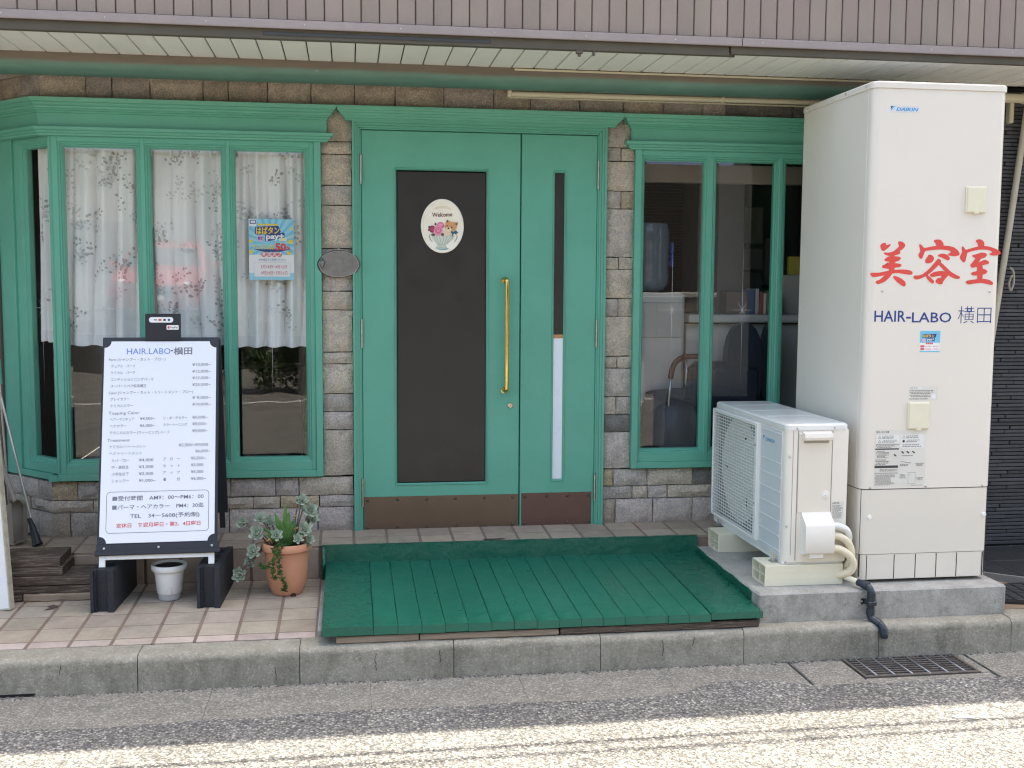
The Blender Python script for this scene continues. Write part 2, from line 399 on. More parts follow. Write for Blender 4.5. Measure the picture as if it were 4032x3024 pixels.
BRUSH=[[(2.296,1.774),(2.302,1.782),(2.317,1.787),(2.322,1.775),(2.345,1.782),(2.33,1.767),(2.313,1.754),(2.303,1.756)],[(2.377,1.792),(2.392,1.793),(2.408,1.783),(2.409,1.774),(2.399,1.763),(2.382,1.752),(2.389,1.746),(2.384,1.741),(2.359,1.734),(2.335,1.733),(2.319,1.739),(2.311,1.744),(2.335,1.743),(2.356,1.748),(2.373,1.761),(2.385,1.773)],[(2.316,1.714),(2.335,1.727),(2.351,1.729),(2.384,1.726),(2.392,1.722),(2.383,1.712),(2.371,1.709),(2.362,1.702),(2.352,1.701),(2.34,1.707),(2.322,1.71)],[(2.345,1.74),(2.358,1.74),(2.362,1.722),(2.363,1.675),(2.362,1.66),(2.342,1.66),(2.34,1.696)],[(2.308,1.687),(2.321,1.692),(2.336,1.693),(2.329,1.702),(2.34,1.697),(2.368,1.698),(2.392,1.695),(2.396,1.69),(2.386,1.684),(2.368,1.683),(2.357,1.674),(2.337,1.676),(2.322,1.679),(2.31,1.68)],[(2.252,1.652),(2.26,1.655),(2.299,1.656),(2.346,1.667),(2.4,1.671),(2.436,1.668),(2.45,1.659),(2.444,1.651),(2.417,1.654),(2.377,1.66),(2.342,1.654),(2.315,1.648),(2.268,1.639)],[(2.326,1.66),(2.348,1.665),(2.358,1.662),(2.343,1.64),(2.322,1.621),(2.293,1.61),(2.283,1.612),(2.28,1.619),(2.3,1.626),(2.321,1.645)],[(2.358,1.643),(2.378,1.64),(2.402,1.629),(2.417,1.616),(2.418,1.601),(2.407,1.601),(2.391,1.612),(2.375,1.623)],[(2.543,1.799),(2.557,1.803),(2.574,1.802),(2.587,1.79),(2.59,1.774),(2.562,1.772),(2.555,1.788)],[(2.476,1.782),(2.484,1.78),(2.499,1.764),(2.53,1.771),(2.562,1.776),(2.609,1.776),(2.637,1.771),(2.658,1.757),(2.667,1.743),(2.661,1.737),(2.643,1.734),(2.609,1.739),(2.625,1.745),(2.628,1.753),(2.614,1.761),(2.57,1.764),(2.531,1.76),(2.503,1.756),(2.498,1.742),(2.493,1.727),(2.487,1.72),(2.477,1.73),(2.476,1.738),(2.486,1.753)],[(2.524,1.738),(2.54,1.733),(2.547,1.722),(2.541,1.709),(2.525,1.702),(2.511,1.703),(2.507,1.712),(2.516,1.725)],[(2.562,1.735),(2.591,1.743),(2.611,1.735),(2.622,1.723),(2.616,1.715),(2.6,1.721),(2.58,1.73)],[(2.568,1.72),(2.578,1.715),(2.581,1.708),(2.569,1.695),(2.546,1.672),(2.52,1.65),(2.492,1.637),(2.469,1.63),(2.457,1.637),(2.456,1.644),(2.492,1.646),(2.527,1.672),(2.553,1.702)],[(2.569,1.706),(2.585,1.7),(2.606,1.682),(2.63,1.662),(2.659,1.647),(2.673,1.642),(2.67,1.635),(2.651,1.636),(2.623,1.647),(2.594,1.676),(2.573,1.695)],[(2.512,1.654),(2.524,1.644),(2.54,1.632),(2.553,1.619),(2.545,1.613),(2.533,1.621),(2.518,1.637)],[(2.53,1.648),(2.551,1.661),(2.582,1.666),(2.61,1.662),(2.619,1.652),(2.604,1.636),(2.594,1.623),(2.59,1.61),(2.573,1.612),(2.559,1.621),(2.568,1.634),(2.586,1.636),(2.589,1.649),(2.567,1.647),(2.544,1.642)],[(2.742,1.801),(2.756,1.807),(2.772,1.803),(2.782,1.791),(2.781,1.774),(2.757,1.773),(2.754,1.79)],[(2.677,1.775),(2.685,1.772),(2.694,1.758),(2.729,1.768),(2.769,1.777),(2.801,1.776),(2.834,1.767),(2.857,1.756),(2.862,1.749),(2.855,1.742),(2.831,1.739),(2.807,1.743),(2.823,1.747),(2.824,1.756),(2.806,1.764),(2.766,1.766),(2.73,1.759),(2.702,1.751),(2.699,1.733),(2.694,1.71),(2.688,1.708),(2.676,1.719),(2.671,1.73),(2.682,1.751)],[(2.725,1.736),(2.747,1.74),(2.77,1.748),(2.787,1.747),(2.797,1.741),(2.789,1.73),(2.768,1.724),(2.747,1.726)],[(2.751,1.731),(2.771,1.73),(2.762,1.713),(2.745,1.7),(2.729,1.688),(2.721,1.694),(2.734,1.707)],[(2.721,1.696),(2.741,1.7),(2.772,1.709),(2.79,1.717),(2.808,1.709),(2.807,1.702),(2.785,1.698),(2.769,1.692),(2.753,1.689),(2.729,1.684)],[(2.728,1.66),(2.75,1.665),(2.77,1.67),(2.782,1.678),(2.802,1.669),(2.797,1.659),(2.775,1.654),(2.751,1.651),(2.731,1.651)],[(2.755,1.692),(2.773,1.696),(2.78,1.681),(2.779,1.626),(2.76,1.625),(2.756,1.663)],[(2.7,1.622),(2.736,1.628),(2.776,1.633),(2.812,1.629),(2.832,1.617),(2.829,1.609),(2.809,1.613),(2.777,1.619),(2.745,1.616),(2.715,1.61)]]

# ------------------------------------------------------------------ mesh helpers
CORN = [(a, b, c) for a in (0, 1) for b in (0, 1) for c in (0, 1)]
class MB:
    def __init__(s, T=None):
        s.v, s.f, s.T = [], [], T
    def pt(s, p):
        s.v.append(tuple(s.T @ Vector(p)) if s.T else tuple(p))
        return len(s.v) - 1
    def poly(s, pts):
        s.f.append([s.pt(p) for p in pts])
    def box(s, x0, x1, y0, y1, z0, z1, b=0.0):
        if b <= 0:
            i = [s.pt((x0 if c[0] == 0 else x1, y0 if c[1] == 0 else y1, z0 if c[2] == 0 else z1)) for c in CORN]
            for q in ((0, 1, 3, 2), (4, 6, 7, 5), (0, 4, 5, 1), (2, 3, 7, 6), (0, 2, 6, 4), (1, 5, 7, 3)):
                s.f.append([i[k] for k in q])
            return
        lo, hi = (x0, y0, z0), (x1, y1, z1)
        b = min(b, .45 * min(abs(hi[k] - lo[k]) for k in range(3)))
        I = {}
        for ci, c in enumerate(CORN):
            for a in range(3):
                p = []
                for k in range(3):
                    e = lo[k] if c[k] == 0 else hi[k]
                    p.append(e if k == a else e + (b if c[k] == 0 else -b))
                I[(c, a)] = s.pt(p)
        for a in range(3):
            o = [k for k in range(3) if k != a]
            for sg in (0, 1):
                q = []
                for (m, n) in ((0, 0), (1, 0), (1, 1), (0, 1)):
                    c = [0, 0, 0]
                    c[a], c[o[0]], c[o[1]] = sg, m, n
                    q.append(I[(tuple(c), a)])
                s.f.append(q)
            for (m, n) in ((0, 0), (0, 1), (1, 0), (1, 1)):
                c1 = [0, 0, 0]
                c1[o[0]], c1[o[1]] = m, n
                c2 = list(c1)
                c2[a] = 1
                c1, c2 = tuple(c1), tuple(c2)
                s.f.append([I[(c1, o[0])], I[(c2, o[0])], I[(c2, o[1])], I[(c1, o[1])]])
        for c in CORN:
            s.f.append([I[(c, 0)], I[(c, 1)], I[(c, 2)]])
    def prism(s, poly, f0, f1):
        # poly: list of 2-D points; f0 / f1 map a 2-D point to 3-D at either end
        a = [s.pt(f0(p)) for p in poly]
        b = [s.pt(f1(p)) for p in poly]
        n = len(poly)
        s.f.append(a[::-1])
        s.f.append(b)
        for i in range(n):
            s.f.append([a[i], a[(i + 1) % n], b[(i + 1) % n], b[i]])
    def xprism(s, poly, x0, x1):
        s.prism(poly, lambda p: (x0, p[0], p[1]), lambda p: (x1, p[0], p[1]))
    def yprism(s, poly, y0, y1):
        s.prism(poly, lambda p: (p[0], y0, p[1]), lambda p: (p[0], y1, p[1]))
    def zprism(s, poly, z0, z1):
        s.prism(poly, lambda p: (p[0], p[1], z0), lambda p: (p[0], p[1], z1))
    def tube(s, pts, r, n=10, cap=True):
        pts = [Vector(p) for p in pts]
        rs = r if isinstance(r, (list, tuple)) else [r] * len(pts)
        rings, up = [], None
        for i, p in enumerate(pts):
            t = (pts[min(i + 1, len(pts) - 1)] - pts[max(i - 1, 0)]).normalized()
            if up is None:
                up = Vector((0, 0, 1)) if abs(t.z) < .9 else Vector((1, 0, 0))
            a = t.cross(up)
            a.normalize()
            b = a.cross(t)
            up = b
            rings.append([s.pt(p + (a * math.cos(k * 2 * math.pi / n) + b * math.sin(k * 2 * math.pi / n)) * rs[i]) for k in range(n)])
        for i in range(len(rings) - 1):
            for k in range(n):
                s.f.append([rings[i][k], rings[i][(k + 1) % n], rings[i + 1][(k + 1) % n], rings[i + 1][k]])
        if cap:
            s.f.append(rings[0][::-1])
            s.f.append(rings[-1])
    def lathe(s, prof, c=(0, 0, 0), n=28, ax=2, close=False):
        # prof: (radius, height) pairs; revolved round the vertical through c (or round Y when ax == 1)
        rings = []
        for r, h in prof:
            ring = []
            for k in range(n):
                a = 2 * math.pi * k / n
                if ax == 2:
                    p = (c[0] + r * math.cos(a), c[1] + r * math.sin(a), c[2] + h)
                elif ax == 1:
                    p = (c[0] + r * math.cos(a), c[1] + h, c[2] + r * math.sin(a))
                else:
                    p = (c[0] + h, c[1] + r * math.cos(a), c[2] + r * math.sin(a))
                ring.append(s.pt(p))
            rings.append(ring)
        for i in range(len(rings) - 1):
            for k in range(n):
                s.f.append([rings[i][k], rings[i][(k + 1) % n], rings[i + 1][(k + 1) % n], rings[i + 1][k]])
        if prof[0][0] > 1e-5:
            s.f.append(rings[0][::-1])
        if prof[-1][0] > 1e-5:
            s.f.append(rings[-1])
    def grid(s, fn, nu, nv):
        I = [[s.pt(fn(i / nu, j / nv)) for j in range(nv + 1)] for i in range(nu + 1)]
        for i in range(nu):
            for j in range(nv):
                s.f.append([I[i][j], I[i + 1][j], I[i + 1][j + 1], I[i][j + 1]])
    def build(s, name, mat, parent=None, smooth=False, color=None, local=False, fix=True, **props):
        me = bpy.data.meshes.new(name)
        me.from_pydata(s.v, [], s.f)
        if fix:
            bm = bmesh.new()
            bm.from_mesh(me)
            bmesh.ops.remove_doubles(bm, verts=bm.verts, dist=1e-6)
            bmesh.ops.recalc_face_normals(bm, faces=bm.faces)
            bm.to_mesh(me)
            bm.free()
        if smooth:
            me.shade_smooth()
            if smooth is not True:
                me.set_sharp_from_angle(angle=R(smooth))
        if mat:
            me.materials.append(mat)
        o = bpy.data.objects.new(name, me)
        COL.objects.link(o)
        attach(o, parent, local)
        if color:
            o.color = (*color, 1)
        for k, v in props.items():
            o[k] = v
        return o

def attach(o, parent, local=False):
    if parent:
        o.parent = parent
        if not local:
            o.matrix_parent_inverse = Matrix.Translation(-world_loc(parent))
def world_loc(o):
    p = Vector(o.location)
    if o.parent:
        p = p + o.matrix_parent_inverse.translation + world_loc(o.parent)
    return p
def copy_obj(src, parent=None, loc=None, rot=None, color=None, name=None):
    o = src.copy()
    if name:
        o.name = name
    COL.objects.link(o)
    if parent:
        o.parent = parent
        o.matrix_parent_inverse = Matrix.Translation(-world_loc(parent))
    if loc:
        o.location = loc
    if rot:
        o.rotation_euler = rot
    if color:
        o.color = (*color, 1)
    return o
def thing(name, label, cat, loc=(0, 0, 0), rot=(0, 0, 0), group=None):
    o = bpy.data.objects.new(name, None)
    COL.objects.link(o)
    o.location = loc
    o.rotation_euler = rot
    o.empty_display_size = .1
    return tag(o, label, cat, group)
def tag(o, label, cat, group=None):
    o['label'] = label
    o['category'] = cat
    if group:
        o['group'] = group
    return o
def structure(o):
    o['kind'] = 'structure'
    return o

TEXT_CACHE = {}
def text_mesh(s, bold=0.0, shear=0.0):
    k = (s, bold, shear)
    if k not in TEXT_CACHE:
        cu = bpy.data.curves.new('txt', 'FONT')
        cu.body = s
        cu.size = 1.0
        cu.resolution_u = 2
        cu.offset = bold
        cu.shear = shear
        ob = bpy.data.objects.new('txt', cu)
        COL.objects.link(ob)
        dg = bpy.context.evaluated_depsgraph_get()
        me = bpy.data.meshes.new_from_object(ob.evaluated_get(dg))
        vs_ = [tuple(v.co) for v in me.vertices]
        fs_ = [list(p.vertices) for p in me.polygons]
        bpy.data.objects.remove(ob)
        bpy.data.curves.remove(cu)
        bpy.data.meshes.remove(me)
        TEXT_CACHE[k] = (vs_, fs_)
    return TEXT_CACHE[k]
def put_text(mb, s, o, ex, ey, width, size, bold=0.0, shear=0.0, center=False):
    # write s from the baseline point o along ex; scaled to the given width, em size = size
    v, f = text_mesh(s, bold, shear)
    if not v:
        return
    x0, x1 = min(p[0] for p in v), max(p[0] for p in v)
    sx = width / max(1e-6, x1 - x0) if width else size
    o, ex, ey = Vector(o), Vector(ex), Vector(ey)
    if center:
        o = o - ex * ((x1 - x0) * sx / 2)
    n = len(mb.v)
    for p in v:
        mb.v.append(tuple(o + ex * ((p[0] - x0) * sx) + ey * (p[1] * size)))
    mb.f += [[n + i for i in q] for q in f]

def moulding(mb, path, prof, end_a=True, end_b=True):
    # path: plan polyline (outside on its right-hand side when walked a -> b reversed: outward = (dy, -dx)); prof: (offset, z)
    P = [Vector((p[0], p[1])) for p in path]
    D = [(P[i + 1] - P[i]).normalized() for i in range(len(P) - 1)]
    N = [Vector((d.y, -d.x)) for d in D]
    rows = []
    for o, z in prof:
        row = []
        for i, p in enumerate(P):
            if i == 0:
                q = p + N[0] * o - (D[0] * o if end_a else Vector((0, 0)))
            elif i == len(P) - 1:
                q = p + N[-1] * o + (D[-1] * o if end_b else Vector((0, 0)))
            else:
                b = (N[i - 1] + N[i]).normalized()
                q = p + b * (o / b.dot(N[i]))
            row.append(mb.pt((q.x, q.y, z)))
        rows.append(row)
    back = []
    for o, z in prof:
        a = P[0] - (D[0] * o if end_a else Vector((0, 0)))
        b = P[-1] + (D[-1] * o if end_b else Vector((0, 0)))
        back.append((mb.pt((a.x, a.y, z)), mb.pt((b.x, b.y, z))))
    for j in range(len(prof) - 1):
        for i in range(len(P) - 1):
            mb.f.append([rows[j][i], rows[j][i + 1], rows[j + 1][i + 1], rows[j + 1][i]])
        mb.f.append([rows[j][0], rows[j + 1][0], back[j + 1][0], back[j][0]])
        mb.f.append([rows[j][-1], back[j][1], back[j + 1][1], rows[j + 1][-1]])
    mid0 = [mb.pt((p.x, p.y, prof[0][1])) for p in P[1:-1]]
    mid1 = [mb.pt((p.x, p.y, prof[-1][1])) for p in P[1:-1]]
    mb.f.append(rows[0][::-1] + [back[0][0]] + mid0 + [back[0][1]])
    mb.f.append(rows[-1] + [back[-1][1]] + mid1[::-1] + [back[-1][0]])
def ring(mb, x0, x1, z0, z1, prof):
    # picture-frame moulding round an opening; prof: (inset from the outer edge, y)
    L = []
    for a, y in prof:
        L.append([mb.pt(p) for p in ((x0 + a, y, z0 + a), (x1 - a, y, z0 + a), (x1 - a, y, z1 - a), (x0 + a, y, z1 - a))])
    for j in range(len(L) - 1):
        for i in range(4):
            mb.f.append([L[j][i], L[j][(i + 1) % 4], L[j + 1][(i + 1) % 4], L[j + 1][i]])
def oval(cx, cz, rx, rz, n=40):
    return [(cx + rx * math.cos(2 * math.pi * k / n), cz + rz * math.sin(2 * math.pi * k / n)) for k in range(n)]
def chaikin(p):
    q = []
    for i in range(len(p)):
        a, b = p[i], p[(i + 1) % len(p)]
        q += [(a[0] * .8 + b[0] * .2, a[1] * .8 + b[1] * .2), (a[0] * .2 + b[0] * .8, a[1] * .2 + b[1] * .8)]
    return q

# ================================================================== THE SETTING
# ground sheet under everything, asphalt road with an irregular edge on the gutter
mb = MB()
mb.poly([(-120, -120, -.05), (120, -120, -.05), (120, 120, -.05), (-120, 120, -.05)])
structure(mb.build('ground', MT('asphalt')))
EDGE = [(-60, -1.62), (-3, -1.62), (-1.9, -1.622), (-1.242, -1.616), (-1.0, -1.63), (-.803, -1.628), (-.55, -1.608), (-.356, -1.612), (-.1, -1.59), (.11, -1.585), (.35, -1.6), (.593, -1.588), (.9, -1.606), (1.194, -1.593), (1.27, -1.582), (1.305, -1.567), (1.39, -1.51), (1.484, -1.47), (1.6, -1.478), (1.702, -1.493), (1.78, -1.54), (1.837, -1.557), (2.0, -1.566), (2.153, -1.578), (2.4, -1.562), (2.666, -1.575), (2.9, -1.55), (3.3, -1.56), (60, -1.56)]
def subdiv_edge(e):
    out = []
    for i in range(len(e) - 1):
        a, b = e[i], e[i + 1]
        n = 8 if abs(b[0] - a[0]) < 2 else 1
        for k in range(n):
            t = k / n
            out.append((a[0] + (b[0] - a[0]) * t, a[1] + (b[1] - a[1]) * t + (rnd.uniform(-.006, .006) if k else 0)))
    return out + [e[-1]]
ED = subdiv_edge(EDGE)
mb = MB()
a = [mb.pt((x, y, .001)) for x, y in ED]
a2 = [mb.pt((x, y + .004, -.04)) for x, y in ED]
far = [mb.pt((x, -60, .001)) for x, y in ED]
for i in range(len(ED) - 1):
    mb.f.append([a[i], far[i], far[i + 1], a[i + 1]])
    mb.f.append([a[i], a[i + 1], a2[i + 1], a2[i]])
structure(mb.build('road', MT('asphalt'), fix=True))

# gutter slabs
gutter = MB()
gutter.box(-60, 60, -1.66, -1.2, -.048, -.02)
gutter = structure(gutter.build('gutter', M('gutter_bed', (.05, .048, .044), .95)))
gx = [-4.2, -3.6, -2.99, -2.38, -1.76, -1.16, -.545, .075, .68, 1.28, 1.845, 2.66, 3.27, 3.9, 4.5]
def slab(x0, x1, y0, y1, z0, z1, n=10, jit=.0025):
    m = MB()
    w = .004 if (abs(x1 - 1.845) < .01 or abs(x0 - 2.66) < .01) else .0004
    v = .004 if abs(x0 - 2.66) < .01 else .0004
    m.box(x0 + v, x1 - w, y0, y1, z0, z1, .0015)
    return m
for i in range(len(gx) - 1):
    if abs(gx[i] - 1.845) < .01:
        # the slab with the grate opening: four strips round it
        m = MB()
        m.box(1.856, 2.09, -1.64, -1.258, -.045, -.007, .004)
        m.box(2.09, 2.65, -1.64, -1.497, -.045, -.007, .004)
        m.box(2.09, 2.60, -1.2345, -1.2, -.045, -.007, .002)
        m.build('gutter_slab', MT('gutter_concrete'), gutter)
        m = MB()
        m.box(2.612, 2.654, -1.49, -1.258, -.045, -.007, .003)
        m.build('gutter_slab', MT('gutter_concrete'), gutter)
    else:
        slab(gx[i], gx[i + 1], -1.64, -1.258, -.045, -.006 + rnd.uniform(-.0006, .0006)).build('gutter_slab', MT('gutter_concrete'), gutter)

# kerb stones
kerb = MB()
kerb.box(-60, 60, -1.235, -1.14, -.04, .13)
kerb = structure(kerb.build('kerb', MORTAR))
kx = [-4.0, -3.36, -2.7, -2.08, -1.45, -.831, -.204, .416, 1.03, 1.653, 2.263, 2.887, 3.5, 4.12]
for i in range(len(kx) - 1):
    x0, x1 = kx[i] + .0016, kx[i + 1] - .0016
    dz, dy = rnd.uniform(-.003, .003), rnd.uniform(-.003, .003)
    prof = [(-1.266 + dy, -.04), (-1.262 + dy, .095)] + [(-1.232 + dy - .030 * math.cos(t), .107 + dz + .033 * math.sin(t)) for t in [k * math.pi / 12 for k in range(0, 7)]] + [(-1.128, .139 + dz), (-1.128, -.04)]
    nx = 14
    m = MB()
    rows = []
    for k in range(nx + 1):
        x = x0 + (x1 - x0) * k / nx
        rr = []
        for (y, z) in prof:
            j = 0 if k in (0, nx) else .0022
            rr.append(m.pt((x, y + rnd.uniform(-j, j), z + rnd.uniform(-j, j) * (z > .05))))
        rows.append(rr)
    for k in range(nx):
        for j in range(len(prof)):
            j2 = (j + 1) % len(prof)
            m.f.append([rows[k][j], rows[k + 1][j], rows[k + 1][j2], rows[k][j2]])
    m.f.append(rows[0])
    m.f.append(rows[-1][::-1])
    m.build('kerb_stone', MT('kerb_concrete'), kerb, smooth=45)
# hair cracks cut in the kerb face
# lower tiled floor (falls 3 % to the street)
SL = .031
def floor_z(y):
    return .141 + SL * (y + 1.13)
low = MB()
low.poly([(-6, -1.128, floor_z(-1.128) - .0012), (2.9, -1.128, floor_z(-1.128) - .0012), (2.9, -.30, floor_z(-.30) - .0012), (-6, -.30, floor_z(-.30) - .0012)])
low = structure(low.build('tiled_floor', TILE_JOINT))
def tile_mesh(name, w, d, h=.012, b=.0022):
    m = MB()
    m.box(-w / 2, w / 2, -d / 2, d / 2, -h, 0, b)
    o = m.build(name, MT('tile'))
    me = o.data
    bpy.data.objects.remove(o)
    return me
TILE = tile_mesh('tile', .150, .1475, .012, .0012)
TILE_END = tile_mesh('tile', .150, .066, .012, .0012)
def put_tile(me, x, y, z, rx, col, parent, name='tile'):
    o = bpy.data.objects.new(name, me)
    COL.objects.link(o)
    o.parent = parent
    o.matrix_parent_inverse = Matrix.Translation(-world_loc(parent))
    o.location = (x, y, z + rnd.uniform(-.0003, .0003))
    o.rotation_euler = (rx, rnd.uniform(-.002, .002), rnd.uniform(-.004, .004))
    k = rnd.uniform(.86, 1.1)
    o.color = (col[0] * k * rnd.uniform(.97, 1.03), col[1] * k, col[2] * k * rnd.uniform(.95, 1.03), 1)
    return o
TCOL, TPINK = S(176, 161, 144), S(192, 174, 163)
for i in range(-9, 9):
    x = -.386 + .1637 * i
    if x > 1.72 or x < -1.95:
        continue
    hidden = -.05 < x < 1.62
    if hidden:
        continue
    put_tile(TILE_END, x, -1.094, floor_z(-1.094), math.atan(SL), TPINK, low)
    for j in range(5):
        y = -1.052 + .075 + j * .157
        put_tile(TILE, x, y, floor_z(y), math.atan(SL), TCOL, low)
# upper step in front of the door
up = MB()
up.box(-6, 2.9, -.300, .06, .12, .3185)
up.poly([(-6, -.302, .3255), (2.9, -.302, .3255), (2.9, .06, .3365), (-6, .06, .3365)])
up = structure(up.build('door_step', TILE_JOINT))
RISER = MB()
RISER.box(-.075, .075, -.006, 0, -.075, .075, .002)
ro = RISER.build('tile', MT('tile'))
RISER = ro.data
bpy.data.objects.remove(ro)
UCOL = S(174, 156, 138)
for i in range(-12, 18):
    x = -.064 + .1637 * i
    if x < -2.0 or x > 2.75:
        continue
    for j in range(2):
        y = -.226 + j * .157
        put_tile(TILE, x, y, .3265 + SL * (y + .30), math.atan(SL), UCOL, up)
    if x < -.12:
        put_tile(RISER, x, -.301, .242, 0, UCOL, up)
m = MB()
m.box(1.66, 1.745, -.309, -.301, .165, .315, .002)
m.build('tile', MT('tile'), up, color=UCOL)

# concrete plinth for the machines; its left side carries the deck's green paint
pl = MB()
nx = 30
pl.box(1.745, 2.903, -1.186, -.305, .1, .272, .008)
plinth = structure(pl.build('concrete_plinth', MT('plinth_concrete')))
m = MB()
pts = [(-1.10, .218), (-.31, .245), (-.31, .274), (-.40, .272), (-.5, .266), (-.62, .27), (-.74, .264), (-.86, .268), (-.98, .262), (-1.06, .266), (-1.10, .258)]
m.prism(pts, lambda p: (1.7415, p[0], p[1]), lambda p: (1.746, p[0], p[1]))
m.build('green_paint_coat', MT('thick_green_paint'), plinth)

# floor to the right of the plinth
m = MB()
m.poly([(2.9, -1.128, .1405), (6, -1.128, .1405), (6, -.15, .177), (2.9, -.15, .177)])
rf = structure(m.build('side_floor', TILE_JOINT))
big = tile_mesh('floor_slab', .302, .302)
for i in range(4):
    for j in range(3):
        y = -.972 + j * .308
        put_tile(big, 3.03 + .308 * i, y, .144 + .037 * (y + 1.128), math.atan(.037), S(150, 128, 108), rf, 'floor_slab')
m = MB()
m.zprism([(3.02, -.17), (3.02, -.62), (3.30, -.86), (3.38, -.92), (4.6, -.95), (4.6, -.17)], .15, .192)
df = structure(m.build('dark_tile_platform', M('pale_grout', (.25, .25, .24), .9)))
for i in range(4):
    for j in range(-1, 2):
        x, y = 3.40 + .307 * i, -.655 - .3 * j + .012
        if j == 1 and i == 0:
            continue
        mm = MB()
        mm.box(x - .15, x + .15, y - .147, y + .147, .186, .195, .002)
        mm.build('dark_tile', DARK_FLOOR, df)
mm = MB()
mm.zprism([(3.035, -.2), (3.035, -.61), (3.245, -.787), (3.245, -.2)], .186, .195)
mm.build('dark_tile', DARK_FLOOR, df)

# ================================================================== THE SALON BUILDING
salon = thing('salon_building', 'two storey hair salon with stone clad front, green windows and mauve upper siding', 'building', (0.6, 1.5, .33))
C45 = math.sqrt(.5)
CORNER = -1.455
FC = -1.445
# chamfer frame: local x runs back along the chamfer, local -y looks out
CHF = Matrix(((-C45, C45, 0, -1.4004), (C45, C45, 0, -.0052), (0, 0, 1, 0), (0, 0, 0, 1)))
CH = Matrix(((-C45, C45, 0, CORNER), (C45, C45, 0, 0), (0, 0, 1, 0), (0, 0, 0, 1)))
# -- wall core with openings
m = MB()
m.box(-1.45, 3.2, .03, .13, 2.31, 2.68)
m.box(-.14, .035, .03, .13, .25, 2.35)
m.box(1.30, 1.485, .03, .13, .25, 2.35)
m.box(-1.45, .03, .03, .13, .25, .655)
m.box(1.32, 3.2, .03, .13, .25, .665)
m.box(2.66, 3.2, .03, .13, .6, 2.35)
m.box(.02, 1.33, .05, .13, .25, .322)
m.T = CH
m.box(.0, .72, .03, .10, .25, .655)
m.box(.0, .72, .03, .10, 2.31, 2.68)
m.box(.60, .72, .03, .10, .6, 2.4)
m.T = None
wall = m.build('stone_wall', MORTAR, salon)
# -- stones
ST_TAN, ST_GREY, ST_DARK, ST_PINK, ST_YEL, ST_BRN = S(240, 226, 208), S(226, 216, 206), S(166, 161, 156), S(238, 225, 216), S(243, 222, 188), S(222, 208, 190)
def stone(x0, x1, z0, z1, col, T=None, g=.0024, y=0.0, bow=.016, name='stone'):
    m = MB(T)
    nx = max(3, min(7, int((x1 - x0) / .035)))
    nz = max(2, min(5, int((z1 - z0) / .03)))
    x0, x1, z0, z1 = x0 + g, x1 - g, z0 + g, z1 - g
    I = []
    off = rnd.uniform(-.004, .003)
    for i in range(nx + 1):
        r = []
        for j in range(nz + 1):
            u, v = i / nx, j / nz
            e = min(u, 1 - u, v, 1 - v) == 0
            b = -bow * (1 - (2 * u - 1) ** 4) * (1 - (2 * v - 1) ** 4)
            d = rnd.uniform(-.006, .006) if not e else rnd.uniform(-.0015, .0015)
            jx = rnd.uniform(-.0016, .0016)
            r.append(m.pt((x0 + (x1 - x0) * u + jx, y + .006 + b + d + off, z0 + (z1 - z0) * v + rnd.uniform(-.0016, .0016))))
        I.append(r)
    for i in range(nx):
        for j in range(nz):
            m.f.append([I[i][j], I[i + 1][j], I[i + 1][j + 1], I[i][j + 1]])
    B = [[m.pt((x, y + .034, z)) for z in (z0, z1)] for x in (x0, x1)]
    m.f.append([I[i][0] for i in range(nx + 1)][::-1] + [B[0][0], B[1][0]])
    m.f.append([I[i][nz] for i in range(nx + 1)] + [B[1][1], B[0][1]])
    m.f.append([I[0][j] for j in range(nz + 1)] + [B[0][1], B[0][0]])
    m.f.append([I[nx][j] for j in range(nz + 1)][::-1] + [B[1][0], B[1][1]])
    k = rnd.uniform(.92, 1.08)
    return m.build(name, MT('stone'), wall, smooth=38, color=tuple(c * k for c in col))
def course(xs, z0, z1, cols, T=None):
    for i in range(len(xs) - 1):
        stone(xs[i], xs[i + 1], z0, z1, cols[i % len(cols)], T)
a, g, d, p, yv, b = ST_TAN, ST_GREY, ST_DARK, ST_PINK, ST_YEL, ST_BRN
course([-1.455, -1.241, -1.121, -.943, -.694, -.574, -.385, -.176, .036, .238, .483, .735, .924, 1.18, 1.41, 1.622, 1.834, 1.958, 2.324, 2.6, 2.9, 3.18], 2.461, 2.588, [a, g, g, a, b, b, a, a, a, a, g, b, g, g, a, g, g, d, d, g, g])
course([-1.455, -1.3, -1.06, -.82, -.6, -.35, -.1, .15, .4, .62, .9, 1.12, 1.4, 1.7, 2.0, 2.3, 2.6, 2.9, 3.18], 2.588, 2.665, [b, g, a, g])
# pier left of the door
pz = [2.461, 2.3, 2.237, 2.084, 1.986, 1.77, 1.558, 1.463, 1.25, 1.19, 1.039, .948, .854, .618]
pc = [a, a, a, g, a, p, a, a, a, a, g, p, a]
for i in range(len(pz) - 1):
    stone(-.132, .022, pz[i + 1], pz[i], pc[i])
# pier right of the door
pz = [2.449, 2.302, 2.234, 2.082, 1.99, 1.741, 1.678, 1.526, 1.434, 1.224, 1.161, 1.01, .916, .824, .627]
pc = [g, g, a, g, g, a, a, g, a, a, g, a, d, p]
sp = {1: 1.401, 3: 1.402, 5: 1.396, 7: 1.395, 9: 1.394, 11: 1.392}
for i in range(len(pz) - 1):
    if i in sp:
        stone(1.318, sp[i], pz[i + 1], pz[i], pc[i])
        stone(sp[i], 1.472, pz[i + 1], pz[i], {3: S(226, 210, 186), 11: g}.get(i, a))
    else:
        stone(1.318, 1.472, pz[i + 1], pz[i], pc[i])
